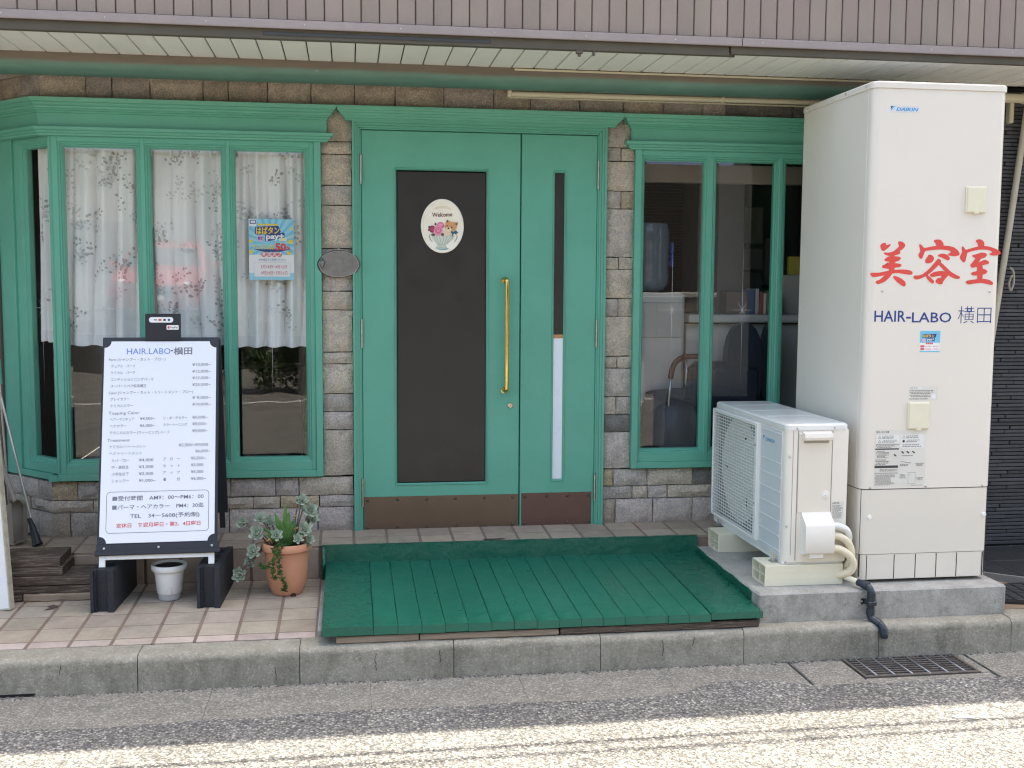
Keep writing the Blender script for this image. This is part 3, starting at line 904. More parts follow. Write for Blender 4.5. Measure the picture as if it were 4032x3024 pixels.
# courses under the bay and under the right window
course([-1.46, -1.333, -1.2, -1.04, -.87, -.72, -.595, -.373, -.256, .02], .518, .613, [yv, g, a, g, p, b, p, p, a])
course([-1.46, -1.259, -1.1, -.95, -.80, -.64, -.485, -.351, -.155, .021], .456, .518, [a, a, g, a, p, a, a, yv, p])
course([-1.457, -1.371, -1.15, -.98, -.8, -.604, -.163, .02], .328, .456, [b, g, g, a, g, p, p])
course([1.32, 1.383, 1.568, 1.816, 2.02, 2.25, 2.5, 2.8, 3.1], .533, .624, [yv, g, a, d, g, a, g, a])
course([1.322, 1.488, 1.573, 1.68, 1.927, 2.1, 2.3, 2.6, 3.1], .464, .533, [g, a, p, a, g, a, g, a])
course([1.321, 1.396, 1.602, 1.82, 2.05, 2.3, 2.7, 3.1], .33, .464, [b, p, p, p, g, g, a])
# chamfer stones
course([.0, .125, .28, .45, .62], .518, .613, [g, g, g, b], CH)
course([.0, .2, .42, .62], .456, .518, [g, b, g], CH)
course([.0, .13, .30, .47, .62], .328, .456, [g, g, b, g], CH)
course([.0, .17, .33, .6, .72], 2.461, 2.588, [g, b, b], CH)
course([.0, .26, .5, .72], 2.588, 2.665, [b, g, b], CH)

# -- round two-tone beam over the stones, pipes beside it
m = MB()
prof = [(-.125, 2.555), (-.175, 2.552), (-.215, 2.556), (-.242, 2.567), (-.257, 2.585), (-.262, 2.608), (-.262, 2.64), (-.125, 2.64)]
m.xprism(prof, -2.6, 3.24)
m.build('eave_beam', MT('beam'), salon, smooth=35)
m = MB()
m.tube([(.80, -.095, 2.543), (2.4, -.095, 2.548), (3.1, -.095, 2.551)], .0145, 14)
m.box(.79, .812, -.112, -.078, 2.526, 2.560, .004)
m.box(1.9, 1.913, -.111, -.079, 2.530, 2.563, .003)
m.box(.80, 3.1, -.086, -.062, 2.525, 2.5295, .001)
tag(m.build('wall_pipe', BEIGE, smooth=40), 'beige round pipe running along the stones under the green beam', 'pipe')
m = MB()
m.box(.80, 3.1, -.275, -.263, 2.624, 2.633, .002)
m.build('cable_cover', BEIGE, salon)
# -- soffit boards
m = MB()
m.box(-2.6, 4.2, -.76, -.02, 2.648, 2.66)
soff = m.build('soffit', M('soffit_gap_dark', (.04, .038, .033), .9), salon)
bm_ = MB()
bm_.box(-.0505, .0505, -.26, .26, 0, .012, .003)
o = bm_.build('soffit_board', CREAM, soff)
x = .039 + .1069 / 2 - .1069 * 24
proto = o
first = True
while x < 4.1:
    q = proto if first else copy_obj(proto, soff)
    q.location = (x, -.485, 2.638)
    q.rotation_euler = (rnd.uniform(-.001, .001), rnd.uniform(-.006, .006), 0)
    first = False
    x += .1069
# -- fascia, flashing, siding
m = MB()
m.box(-2.6, 1.70, -.768, -.735, 2.626, 2.668, .002)
m.box(1.71, 3.6, -.768, -.742, 2.634, 2.668, .002)
m.prism([(-.742, 2.626), (-.735, 2.626), (-.735, 2.64), (-.742, 2.64)], lambda q: (1.70, q[0], q[1]), lambda q: (1.735, q[0], q[1]))
m.build('lower_fascia', DARKTRIM, salon)
m = MB()
m.box(-.35, .62, -.7715, -.7685, 2.640, 2.655, .001)
m.build('loose_seal_strip', M('dark_seal', (.05, .055, .055), .6), salon)
m = MB()
fl = [(-.745, 2.669), (-.786, 2.667), (-.787, 2.672), (-.785, 2.698), (-.758, 2.709), (-.745, 2.709)]
m.xprism(fl, -2.6, 1.753)
m.xprism(fl, 1.757, 3.7)
m.build('flashing', MAUVE, salon)
m = MB()
xx = -2.2
while xx < 3.5:
    m.lathe([(.0028, 0), (.0028, -.002), (.0012, -.003)], (xx, -.7855, 2.684), 8, ax=1)
    xx += .405
m.build('flashing_nails', STEEL, salon, kind='stuff')
m = MB()
m.box(-9, 3.7, -.742, 4.5, 2.662, 4.53)
m.box(-9, 3.75, -.805, -.70, 4.53, 4.56)
upw = m.build('upper_wall', M('siding_groove', S(118, 104, 96), .8), salon)
bm_ = MB()
bm_.xprism([(0, 0), (0, 0), (0, 0)], 0, 0) if False else None
bm_.box(-.0362, .0362, -.005, .008, 2.7095, 4.53, .003)
o = bm_.build('siding_board', MT('siding'), upw)
proto, first, x = o, True, -1.336 - .0777 * 16 + .039
while x < 3.65:
    q = proto if first else copy_obj(proto, upw)
    q.location = (x, -.748 + rnd.uniform(-.0008, .0008), 0)
    k = rnd.uniform(.93, 1.05)
    c = S(147, 133, 123)
    q.color = (c[0] * k, c[1] * k * rnd.uniform(.98, 1.02), c[2] * k, 1)
    first = False
    x += .0777
m = MB()
m.box(1.0, 1.03, -.772, -.75, 2.612, 2.626, .002)
m.box(1.008, 1.022, -.765, -.757, 2.60, 2.613)
m.box(1.075, 1.085, -.765, -.757, 2.606, 2.626)
m.build('fascia_clip', RUST, salon)

# -- window builder
GP = [(0, -.018), (.006, -.018), (.010, -.010), (.016, -.010), (.024, .004)]
def pane(x0, x1, z0, z1, parent, T=None, mat='window_glass', bev=.016):
    m = MB(T)
    ring(m, x0, x1, z0, z1, [(0, .0056), (bev, .0035)])
    m.poly([(x0 + bev, .0035, z0 + bev), (x1 - bev, .0035, z0 + bev), (x1 - bev, .0035, z1 - bev), (x0 + bev, .0035, z1 - bev)])
    return m.build('pane', MT(mat), parent, fix=True)
ETCH = M('etched_glass_line', (.62, .64, .64), .5, var=.1)
def etch(cx, cz, parent, T=None, lo=.42, hi=.38, w=.065):
    m = MB(T)
    def bar(a, b, t=.0010):
        a, b = Vector((a[0], 0, a[1])), Vector((b[0], 0, b[1]))
        dd = (b - a).normalized()
        n = Vector((-dd.z, 0, dd.x)) * t
        y = Vector((0, .0028, 0))
        mid = (a + b) / 2
        m.poly([a + y, mid - n + y, b + y, mid + n + y])
    bar((cx, cz - lo), (cx, cz + hi), .0011)
    y0 = cz
    for dx, dz in ((w * 1.15, 0), (.032, .050), (-.032, .050)):
        m2 = Vector((dx, 0, dz))
        a_, b_ = Vector((cx, .0024, cz)) - m2, Vector((cx, .0024, cz)) + m2
        dd = (b_ - a_).normalized()
        n = Vector((-dd.z, 0, dd.x)) * .0013
        y0 += .0001
        m.poly([a_, (a_ + b_) / 2 - n, b_, (a_ + b_) / 2 + n])
    m.build('etched_star', ETCH, parent, fix=False)
CROWN = [(.030, 2.332), (.030, 2.398), (.036, 2.400), (.036, 2.408), (.044, 2.410), (.044, 2.416), (.050, 2.420), (.052, 2.428), (.060, 2.434), (.066, 2.444), (.074, 2.448), (.078, 2.456), (.080, 2.466)]
LEDGE = [(.020, 2.290), (.034, 2.294), (.036, 2.302), (.044, 2.304), (.050, 2.314), (.058, 2.318), (.062, 2.326), (.062, 2.332)]
def window(name, xl, xr, panes, z0=.62, zp0=.722, zp1=2.243, left_open=False, right_open=False):
    m = MB()
    zt = 2.293
    # outer border
    if not left_open:
        m.box(xl, xl + .034, -.030, .05, z0, zt, .002)
    if not right_open:
        m.box(xr - .034, xr, -.030, .05, z0, zt, .002)
    ia, ib = (xl + .034 if not left_open else xl), (xr - .034 if not right_open else xr)
    m.box(ia, ib, -.0298, .05, z0, z0 + .034, .002)
    # inner frame stiles and rails
    gx = [ia] + [v for q in panes for v in (q[0] - .024, q[1] + .024)] + [ib]
    for k in range(0, len(gx), 2):
        if gx[k + 1] - gx[k] > .004:
            m.box(gx[k], gx[k + 1], -.0178, .05, z0 + .034, zt, .0015)
    for q in panes:
        m.box(q[0] - .024, q[1] + .024, -.0176, .05, z0 + .034, zp0 - .024, .001)
        m.box(q[0] - .024, q[1] + .024, -.0176, .05, zp1 + .024, zt, .001)
    fr = m.build(name, G_PAINT, salon)
    for q in panes:
        m = MB()
        ring(m, q[0] - .024, q[1] + .024, zp0 - .024, zp1 + .024, [(0, -.017), (.004, -.012), (.009, -.012), (.013, -.004), (.018, -.004), (.0245, .006), (.0245, .03)])
        m.build('glazing_bead', G_PAINT, fr)
        pane(q[0], q[1], zp0, zp1, fr)
        etch((q[0] + q[1]) / 2, 1.468, fr)
    return fr
bay = window('bay_window', -1.418, -.131, [(-1.352, -1.018), (-.949, -.615), (-.548, -.212)], left_open=True)
m = MB()
m.prism([(-1.418, -.0302), (-1.46, -.0302), (-1.46, .0), (-1.418, .03)], lambda q: (q[0], q[1], .62), lambda q: (q[0], q[1], .652))
m.build('corner_sill_block', G_PAINT, bay)
# chamfer side of the bay
m = MB(CHF)
m.box(-.0075, .013, -.0178, .05, .654, 2.293)
m.box(.262, .318, -.0178, .05, .654, 2.293, .001)
m.box(.318, .46, -.030, .05, .62, 2.293, .002)
m.box(.013, .262, -.0176, .05, .654, .698, .001)
m.box(.013, .262, -.0176, .05, 2.267, 2.293, .001)
m.box(-.012, .318, -.0298, .05, .62, .652, .002)
m.build('side_light_frame', G_PAINT, bay)
m = MB(CHF)
ring(m, .013, .262, .698, 2.267, [(0, -.017), (.004, -.012), (.009, -.012), (.013, -.004), (.018, -.004), (.0245, .006), (.0245, .03)])
m.build('glazing_bead', G_PAINT, bay)
pane(.037, .238, .722, 2.243, bay, CHF)
etch(.137, 1.468, bay, CHF)
m = MB()
ce = Vector((FC, 0, 0)) + Vector((-C45, C45, 0)) * .74
path = [(ce.x, ce.y), (FC, 0), (-.131, 0)]
moulding(m, path, CROWN, end_a=False)
m.build('crown_cornice', G_PAINT, bay)
m = MB()
moulding(m, path, LEDGE, end_a=False)
m.build('ledge_cornice', G_PAINT, bay)

rwin = window('right_window', 1.470, 2.72, [(1.527, 1.845), (1.915, 2.231), (2.297, 2.62)], z0=.63, zp0=.732, zp1=2.240)
m = MB()
moulding(m, [(1.475, 0), (2.72, 0)], CROWN)
m.build('crown_cornice', G_PAINT, rwin)
m = MB()
moulding(m, [(1.475, 0), (2.72, 0)], LEDGE)
m.build('ledge_cornice', G_PAINT, rwin)

# -- door set
m = MB()
jamb = [(.022, .012, -.032), (.034, .012, -.026), (.046, .012, -.018), (.058, .008, -.012)]
for (x0, w, yy) in jamb:
    m.box(x0, x0 + w + .0005, yy, .06, .322, 2.362 + (.064 - x0) * 1.0, .001)
    xr = 1.342 - x0
    m.box(xr - w - .0005, xr, yy, .06, .322, 2.362 + (.064 - x0) * 1.0, .001)
m.box(.064, 1.278, -.012, .06, 2.362, 2.370, .001)
m.box(.058, 1.284, -.018, .06, 2.370, 2.381, .001)
m.box(.046, 1.296, -.026, .06, 2.381, 2.393, .001)
m.box(.034, 1.308, -.032, .06, 2.393, 2.403, .001)
door = m.build('entrance_door', G_PAINT, salon)
m = MB()
moulding(m, [(.022, 0), (1.330, 0)], [(.034, 2.400), (.034, 2.412), (.040, 2.414), (.044, 2.422), (.050, 2.424), (.056, 2.434), (.062, 2.438), (.064, 2.446), (.070, 2.450), (.073, 2.458), (.074, 2.468)])
m.build('crown_cornice', G_PAINT, door)
def leaf(x0, x1, gx0, gx1, gz0, gz1):
    m = MB()
    y0 = -.006
    o_ = [(x0, .330), (x1, .330), (x1, 2.359), (x0, 2.359)]
    o2 = [(x0 + .003, .333), (x1 - .003, .333), (x1 - .003, 2.356), (x0 + .003, 2.356)]
    i_ = [(gx0 - .0105, gz0 - .0105), (gx1 + .0105, gz0 - .0105), (gx1 + .0105, gz1 + .0105), (gx0 - .0105, gz1 + .0105)]
    L = [[m.pt((p_[0], y_, p_[1])) for p_ in q_] for q_, y_ in ((o_, .034), (o_, y0 + .003), (o2, y0), (i_, y0), (i_, .034))]
    for j in range(4):
        for k in range(4):
            m.f.append([L[j][k], L[j][(k + 1) % 4], L[j + 1][(k + 1) % 4], L[j + 1][k]])
    m.build('door_leaf', G_PAINT, door)
    m = MB()
    ring(m, gx0 - .010, gx1 + .010, gz0 - .010, gz1 + .010, [(0, y0), (.001, y0 - .004), (.005, y0 - .004), (.007, y0 + .001), (.0105, y0 + .004), (.0105, .02)])
    m.build('glazing_bead', G_PAINT, door)
leaf(.068, .8735, .241, .700, .572, 2.167)
leaf(.8795, 1.275, 1.052, 1.104, .578, 2.168)
m = MB()
m.box(.068, 1.275, .036, .05, .33, 2.36)
m.build('door_core', M('door_gap_dark', (.01, .012, .011), .9), door)
pane(.241, .700, .572, 2.167, door, mat='film_glass', bev=.006)
m = MB()
m.box(.2485, .6935, .0008, .0028, .578, 2.158)
m.build('dark_film_panel', DARK_FILM, door)
m = MB()
m.box(.6935, .700, .016, .018, .572, 2.167)
m.box(.241, .2485, .016, .018, .572, 2.167)
m.build('film_edge_gap', M('speckled_edge', (.10, .10, .09), .4, var=.6, vs=120), door)
pane(1.052, 1.104, .578, 2.168, door, mat='film_glass', bev=.004)
m = MB()
m.box(1.054, 1.102, .0008, .0028, 1.338, 2.166)
m.build('dark_film_panel', DARK_FILM, door)
m = MB()
m.box(1.053, 1.103, .0004, .0028, 1.318, 1.338)
m.build('brown_strip', M('light_brown_wood', S(196, 140, 92), .5), door)
m = MB()
m.box(1.053, 1.103, .0008, .0028, .58, 1.318)
m.build('white_panel', M('milky_white_panel', (.80, .83, .88), .3, var=.02), door)
# kick plates with pyramid studs
m = MB()
m.box(.0715, .8715, -.0085, -.005, .328, .505, .001)
m.build('kick_plate', BRONZE, door)
m = MB()
m.box(.888, 1.262, -.0085, -.005, .330, .508, .001)
m.build('kick_plate', COPPER, door)
st = MB()
st.lathe([(.0095, 0), (.0085, -.002), (.0002, -.007)], (0, 0, 0), 4, ax=1)
st.T = None
st0 = st.build('stud', M('dark_stud', (.11, .085, .065), .4, metal=.6), door)
spots = [(x_, .488) for x_ in (.090, .242, .393, .542, .692, .841)] + [(x_, .346) for x_ in (.090, .242, .393, .542, .692, .841)] + [(.905, .490), (1.02, .490), (1.133, .490), (1.245, .490), (.905, .348), (1.133, .348), (1.245, .348)]
for i, (x_, z_) in enumerate(spots):
    q = st0 if i == 0 else copy_obj(st0, door)
    q.location = (x_, -.0085, z_)
    q.rotation_euler = (0, R(45), 0)
# hinges
hm = MB()
hm.lathe([(.0058, 0), (.0058, .045), (.0050, .0455), (.0050, .047), (.0058, .0475), (.0058, .092), (.0050, .0925), (.0050, .094), (.0058, .0945), (.0058, .139)], (0, 0, 0), 12)
hm.lathe([(.003, -.004), (.0064, -.002), (.0064, 0)], (0, 0, 0), 12)
hm.lathe([(.0064, .139), (.0064, .141), (.003, .143)], (0, 0, 0), 12)
h0 = hm.build('hinge', HINGE, door, smooth=40)
for i, (x_, z_) in enumerate([(.0655, 2.094), (.0655, 1.275), (.0655, .461), (1.2775, 2.089), (1.2775, 1.274), (1.2775, .464)]):
    q = h0 if i == 0 else copy_obj(h0, door)
    q.location = (x_, -.0165, z_)
# brass pull handle and lock cylinder
m = MB()
hx = .800
pts = [(hx - .008, -.004, 1.618)] + [(hx - .008 + .008 * k / 5, -.03 - .028 * math.sin(k * math.pi / 10), 1.618 + .008 - .014 * (1 - math.cos(k * math.pi / 10))) for k in range(6)] + [(hx, -.058, 1.50), (hx, -.058, 1.2)] + [(hx - .008 * k / 5, -.058 + .028 * (1 - math.cos(k * math.pi / 10)), 1.060 - .010 * math.sin(k * math.pi / 10)) for k in range(6)] + [(hx - .008, -.004, 1.050)]
m.tube(pts, .0105, 14)
m.lathe([(.015, -.0065), (.015, -.009), (.011, -.0095)], (hx - .008, 0, 1.618), 18, ax=1)
m.lathe([(.015, -.0065), (.015, -.009), (.011, -.0095)], (hx - .008, 0, 1.050), 18, ax=1)
m.build('pull_handle', BRASS, door, smooth=60)
m = MB()
m.lathe([(.0145, -.006), (.0145, -.009), (.0115, -.012), (.009, -.012), (.0085, -.0095), (.0001, -.0095)], (.8265, 0, .971), 24, ax=1)
lk = m.build('lock', M('satin_lock', (.62, .52, .42), .25, metal=1.0, var=.1), door, smooth=40)
m = MB()
m.box(.8253, .8277, -.0105, -.0095, .966, .976)
m.build('keyhole', BLACK_PLASTIC, door)
# threshold gap chip: broken tile by the door
m = MB()
m.zprism([(.655, -.255), (.75, -.25), (.775, -.262), (.76, -.275), (.70, -.282), (.66, -.275)], .3275, .3287)
m.build('chipped_patch', M('chip_brown', (.06, .035, .028), .9), up)

# -- neighbouring dark strip-tiled wall
nb = thing('neighbour_building', 'neighbouring building faced with thin dark grey horizontal strip tiles', 'building', (3.8, -.5, .2))
m = MB()
m.box(3.25, 6, -.18, 4.5, .15, 2.636)
nbw = m.build('strip_wall', M('black_joint', (.010, .010, .011), .95), nb)
z, row = .205, 0
lens = {}
while z < 2.62:
    h = .0165
    x = 3.252
    cuts = [3.252, 3.42 + (row % 4) * .035 + rnd.uniform(-.01, .01), 3.85]
    if row % 3 == 2:
        cuts = [3.252, 3.85]
    for i in range(len(cuts) - 1):
        w = round((cuts[i + 1] - cuts[i]) * 100) / 100
        if w not in lens:
            t = MB()
            t.box(.001, w - .0015, -.009, .002, 0, h, .0025)
            q = t.build('strip_tile', SLATE, nbw)
            lens[w] = q
        else:
            q = copy_obj(lens[w], nbw)
        q.location = (cuts[i], -.181 - rnd.uniform(0, .004), z)
        k = rnd.uniform(.05, .085)
        q.color = (k, k, k * 1.06, 1)
    z += .0203
    row += 1
m = MB()
m.box(3.85, 6, -.188, -.181, .2, 2.63)
m.build('strip_wall_face', M('dark_strip_far', (.06, .06, .064), .7), nb)
m = MB()
m.box(3.76, 14, -.742, 4.5, 2.662, 4.53)
m.box(3.76, 14, -.805, -.70, 4.53, 4.56)
m.build('added_shade_storey', M('shade_storey_render', (.30, .28, .26), .8), nb)  # unseen storey added to block a patch of sun on the road
# dark back wall and side beyond the chamfer (left edge of the picture)
m = MB()
m.box(-4.5, -1.93, .62, .7, 0, 2.68)
lw = m.build('side_wall', M('dark_brown_boards', (.06, .048, .04), .8, var=.3, vs=6), salon)
m = MB()
m.box(-1.72, -1.69, .42, .62, .3, 2.4)
m.tube([(-1.76, .30, .32), (-1.76, .30, 2.6)], .022, 12)
m.build('downpipe', M('brown_pipe', (.10, .075, .06), .5), salon)

# -- room behind the windows
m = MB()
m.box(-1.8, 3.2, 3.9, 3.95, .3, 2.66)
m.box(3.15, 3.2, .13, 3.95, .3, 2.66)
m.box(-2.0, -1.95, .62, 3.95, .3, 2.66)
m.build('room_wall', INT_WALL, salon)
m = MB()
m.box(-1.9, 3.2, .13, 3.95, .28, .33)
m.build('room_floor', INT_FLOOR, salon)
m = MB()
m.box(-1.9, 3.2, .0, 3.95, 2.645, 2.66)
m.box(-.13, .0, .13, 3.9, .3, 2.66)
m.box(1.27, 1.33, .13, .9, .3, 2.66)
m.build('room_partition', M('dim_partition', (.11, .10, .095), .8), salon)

# ================================================================== OBJECTS IN FRONT
def rrect(x0, x1, y0, y1, r, n=5, corners=(1, 1, 1, 1)):
    out = []
    for (cx, cy, a0, on) in ((x0 + r, y0 + r, 180, corners[0]), (x1 - r, y0 + r, 270, corners[1]), (x1 - r, y1 - r, 0, corners[2]), (x0 + r, y1 - r, 90, corners[3])):
        if not on:
            out.append((x0 if a0 in (180, 90) else x1, y0 if a0 in (180, 270) else y1))
            continue
        for k in range(n + 1):
            t = R(a0 + 90 * k / n)
            out.append((cx + r * math.cos(t), cy + r * math.sin(t)))
    return out

# -- green timber deck before the door
deck = thing('wooden_deck', 'sloping dark green painted timber deck in front of the salon door', 'deck', (.8, -.8, .142))
fx = [-.117, .091, .190, .287, .384, .479, .575, .670, .764, .858, .952, 1.046, 1.139, 1.232, 1.325, 1.417, 1.512, 1.741]
def deck_z(y):
    return .212 + (y + 1.245) * (.245 - .212) / .94
for i in range(len(fx) - 1):
    x0, x1 = fx[i] + .0007, fx[i + 1] - .0007
    wide = i in (0, len(fx) - 2)
    m = MB()
    dz = .004 if wide else rnd.uniform(-.0012, .0012)
    th = .036 if i == 0 else (.034 if not wide else .030)
    y0 = -1.247 + (rnd.uniform(-.002, .002)) - (.003 if wide else 0)
    y1 = -.309
    n = 14
    prof = [(x0, -th), (x0, -.0025), (x0 + .0025, 0)] + ([(x0 + (x1 - x0) * k / 6, 0) for k in range(1, 6)] if wide else []) + [(x1 - .0025, 0), (x1, -.0025), (x1, -th)]
    rows = []
    for k in range(n + 1):
        t = k / n
        y = y0 + (y1 - y0) * t
        rr = []
        for (x, h) in prof:
            j = rnd.uniform(-.0016, .0016) if wide and 0 < k < n else 0
            drop = .003 if (k == 0 and h > -.01) else 0
            rr.append(m.pt((x, y + (.003 if drop and h == 0 else 0), deck_z(y) + h + dz + (j if h == 0 else 0) - (0 if h != 0 else drop * .3))))
        rows.append(rr)
    for k in range(n):
        for j in range(len(prof)):
            j2 = (j + 1) % len(prof)
            m.f.append([rows[k][j], rows[k + 1][j], rows[k + 1][j2], rows[k][j2]])
    m.f.append(rows[0])
    m.f.append(rows[-1][::-1])
    m.build('deck_board', MT('thick_green_paint') if wide else MT('deck_green_paint'), deck, smooth=40)
# painted upstand (step riser and rough mortar) at the back of the deck
m = MB()
n = 60
def rough(u, v):
    x = -.135 + 1.885 * u
    e = .003 + .007 * math.sin(u * 37) * math.sin(u * 91 + 1) + rnd.uniform(-.002, .002)
    zt = .3305 + .0015 * math.sin(u * 50) - (.006 if u > .985 else 0)
    z = .225 + (zt - .225) * v
    y = -.310 - abs(e) * (1 - v) * 1.5 - rnd.uniform(0, .0035)
    return (x, y, z)
m.grid(rough, n, 6)
m.poly([(-.135, -.312, .3305), (1.75, -.312, .3305), (1.75, -.298, .3315), (-.135, -.298, .3315)])
m.box(-.137, -.118, -.33, -.3, .158, .325, .004)
m.build('painted_upstand', MT('thick_green_paint'), deck, smooth=True, fix=False)
# weathered bearers resting on the kerb
bear = [(-.06, .275, .143, .172, 'pale_worn_wood'), (.279, .858, .143, .170, 'pale_worn_wood'), (.864, 1.73, .143, .174, 'old_brown_wood')]
for (x0, x1, z0, z1, mt) in bear:
    m = MB()
    m.box(x0, x1, -1.238 - rnd.uniform(0, .004), -1.12, z0, z1, .005)
    m.build('bearer', MT(mt), deck)
m = MB()
m.box(.1, 1.7, -.9, -.86, .148, .178)
m.box(.1, 1.7, -.45, -.41, .16, .195)
m.build('rear_bearer', MT('old_brown_wood'), deck)
m = MB()
m.box(-.137, -.119, -1.13, -.33, .14, .168, .003)
m.build('mortar_edge', MT('plinth_concrete'), plinth)

# -- hot water tank
tank = thing('water_heater', 'tall cream hot water storage tank cabinet with red brush lettering', 'water heater', (2.555, -.71, .272))
X0, X1, YF, YB = 2.242, 2.868, -1.085, -.345
def cab(x0, x1, yf, yb, r, z0, z1, name, mat, top=None, bev=0.0):
    m = MB()
    pl_ = rrect(x0, x1, yf, yb, r, 6, (1, 1, 0, 0))
    if bev:
        a_ = [m.pt((p_[0], p_[1], z0)) for p_ in pl_]
        b_ = [m.pt((p_[0], p_[1], z1 - bev)) for p_ in pl_]
        inner = rrect(x0 + bev, x1 - bev, yf + bev, yb - bev, max(.004, r - bev), 6, (1, 1, 0, 0))
        c_ = [m.pt((p_[0], p_[1], z1)) for p_ in inner]
        n_ = len(pl_)
        for i in range(n_):
            j = (i + 1) % n_
            m.f.append([a_[i], a_[j], b_[j], b_[i]])
            m.f.append([b_[i], b_[j], c_[j], c_[i]])
        m.f.append(a_[::-1])
        m.f.append(c_)
    else:
        m.zprism(pl_, z0, z1)
    return m.build(name, mat, tank, smooth=35)
cab(X0 + .004, X1 - .004, YF + .003, YB, .034, .289, .402, 'skirt', M('lower_panel_enamel', S(222, 215, 202), .34, var=.03, vs=2))
cab(X0 + .002, X1 - .002, YF + .002, YB, .034, .4045, .696, 'lower_panel', M('lower_panel_enamel', S(220, 213, 200), .34, var=.03, vs=2))
cab(X0, X1, YF, YB, .036, .7005, 2.449, 'upper_casing', WHITE_ENAMEL)
cab(X0 - .004, X1 + .005, YF - .005, YB, .038, 2.4495, 2.479, 'lid', WHITE_ENAMEL, bev=.007)
m = MB()
m.box(X0 + .01, X1 - .01, YF + .012, YB - .01, .300, 2.44)
m.build('inner_frame', M('joint_shadow_grey', (.05, .05, .048), .8), tank)
for (x_, y_) in ((X0 + .06, YF + .08), (X1 - .06, YF + .08), (X0 + .06, YB - .08), (X1 - .06, YB - .08)):
    m = MB()
    m.box(x_ - .03, x_ + .03, y_ - .03, y_ + .03, .2725, .302, .004)
    m.build('foot', STEEL, tank)
m = MB()
m.box(X0 - .0012, X0 + .001, -1.0365, -1.0335, .71, 2.446)
m.build('side_seam', M('seam_white', (.8, .79, .76), .4), tank)
m = MB()
for x_ in (2.285, 2.416, 2.518, 2.618, 2.717, 2.843):
    m.box(x_ - .0016, x_ + .0016, YF + .0018, YF + .006, .291, .400)
m.build('skirt_slots', M('slot_dark', (.03, .028, .024), .8), tank, kind='stuff')
scr = MB()
scr.lathe([(.0052, 0), (.0052, -.0015), (.0035, -.0032), (.0001, -.0036)], (0, 0, 0), 12, ax=1)
s0 = scr.build('screw', STEEL, tank, smooth=40)
for i, (x_, z_) in enumerate([(2.312, 1.577), (2.820, 1.578), (2.288, .706), (2.552, .708), (2.826, .706)]):
    q = s0 if i == 0 else copy_obj(s0, tank)
    q.location = (x_, YF, z_)
s1 = None
for (y_, z_) in ((-1.02, 2.464), (-.82, 2.464), (-.40, 2.464)):
    q = copy_obj(s0, tank)
    q.location = (X0 - .004, y_, z_)
    q.rotation_euler = (0, 0, R(-90))
kn = MB()
kn.lathe([(.0105, 0), (.0105, -.004), (.0085, -.006), (.0001, -.006)], (0, 0, 0), 20, ax=1)
kn.box(-.006, .006, -.0068, -.0058, -.0012, .0012)
k0 = kn.build('panel_knob', WHITE_PLASTIC, tank, smooth=40)
for i, (x_, z_) in enumerate([(2.290, .571), (2.840, .573)]):
    q = k0 if i == 0 else copy_obj(k0, tank)
    q.location = (x_, YF + .002, z_)
    q.rotation_euler = (0, .3, 0)
def cover_box(x0, x1, z0, z1):
    m = MB()
    m.box(x0, x1, YF - .010, YF + .001, z0, z1, .003)
    m.box(x0 + .004, x1 - .004, YF - .014, YF - .0098, z0 + .004, z1 - .006, .002)
    m.box((x0 + x1) / 2 - .012, (x0 + x1) / 2 + .012, YF - .0155, YF - .008, z0 - .003, z0 + .004, .001)
    m.build('service_cover', CREAM_PLASTIC, tank)
cover_box(2.684, 2.780, 1.922, 2.038)
cover_box(2.450, 2.552, .966, 1.089)
def inflate(p_, d_):
    n_ = len(p_)
    area = sum(p_[i][0] * p_[(i + 1) % n_][1] - p_[(i + 1) % n_][0] * p_[i][1] for i in range(n_))
    sg_ = 1 if area > 0 else -1
    out = []
    for i in range(n_):
        a_, b_ = Vector(p_[i - 1]), Vector(p_[(i + 1) % n_])
        t_ = (b_ - a_).normalized()
        out.append((p_[i][0] + t_.y * sg_ * d_, p_[i][1] - t_.x * sg_ * d_))
    return out
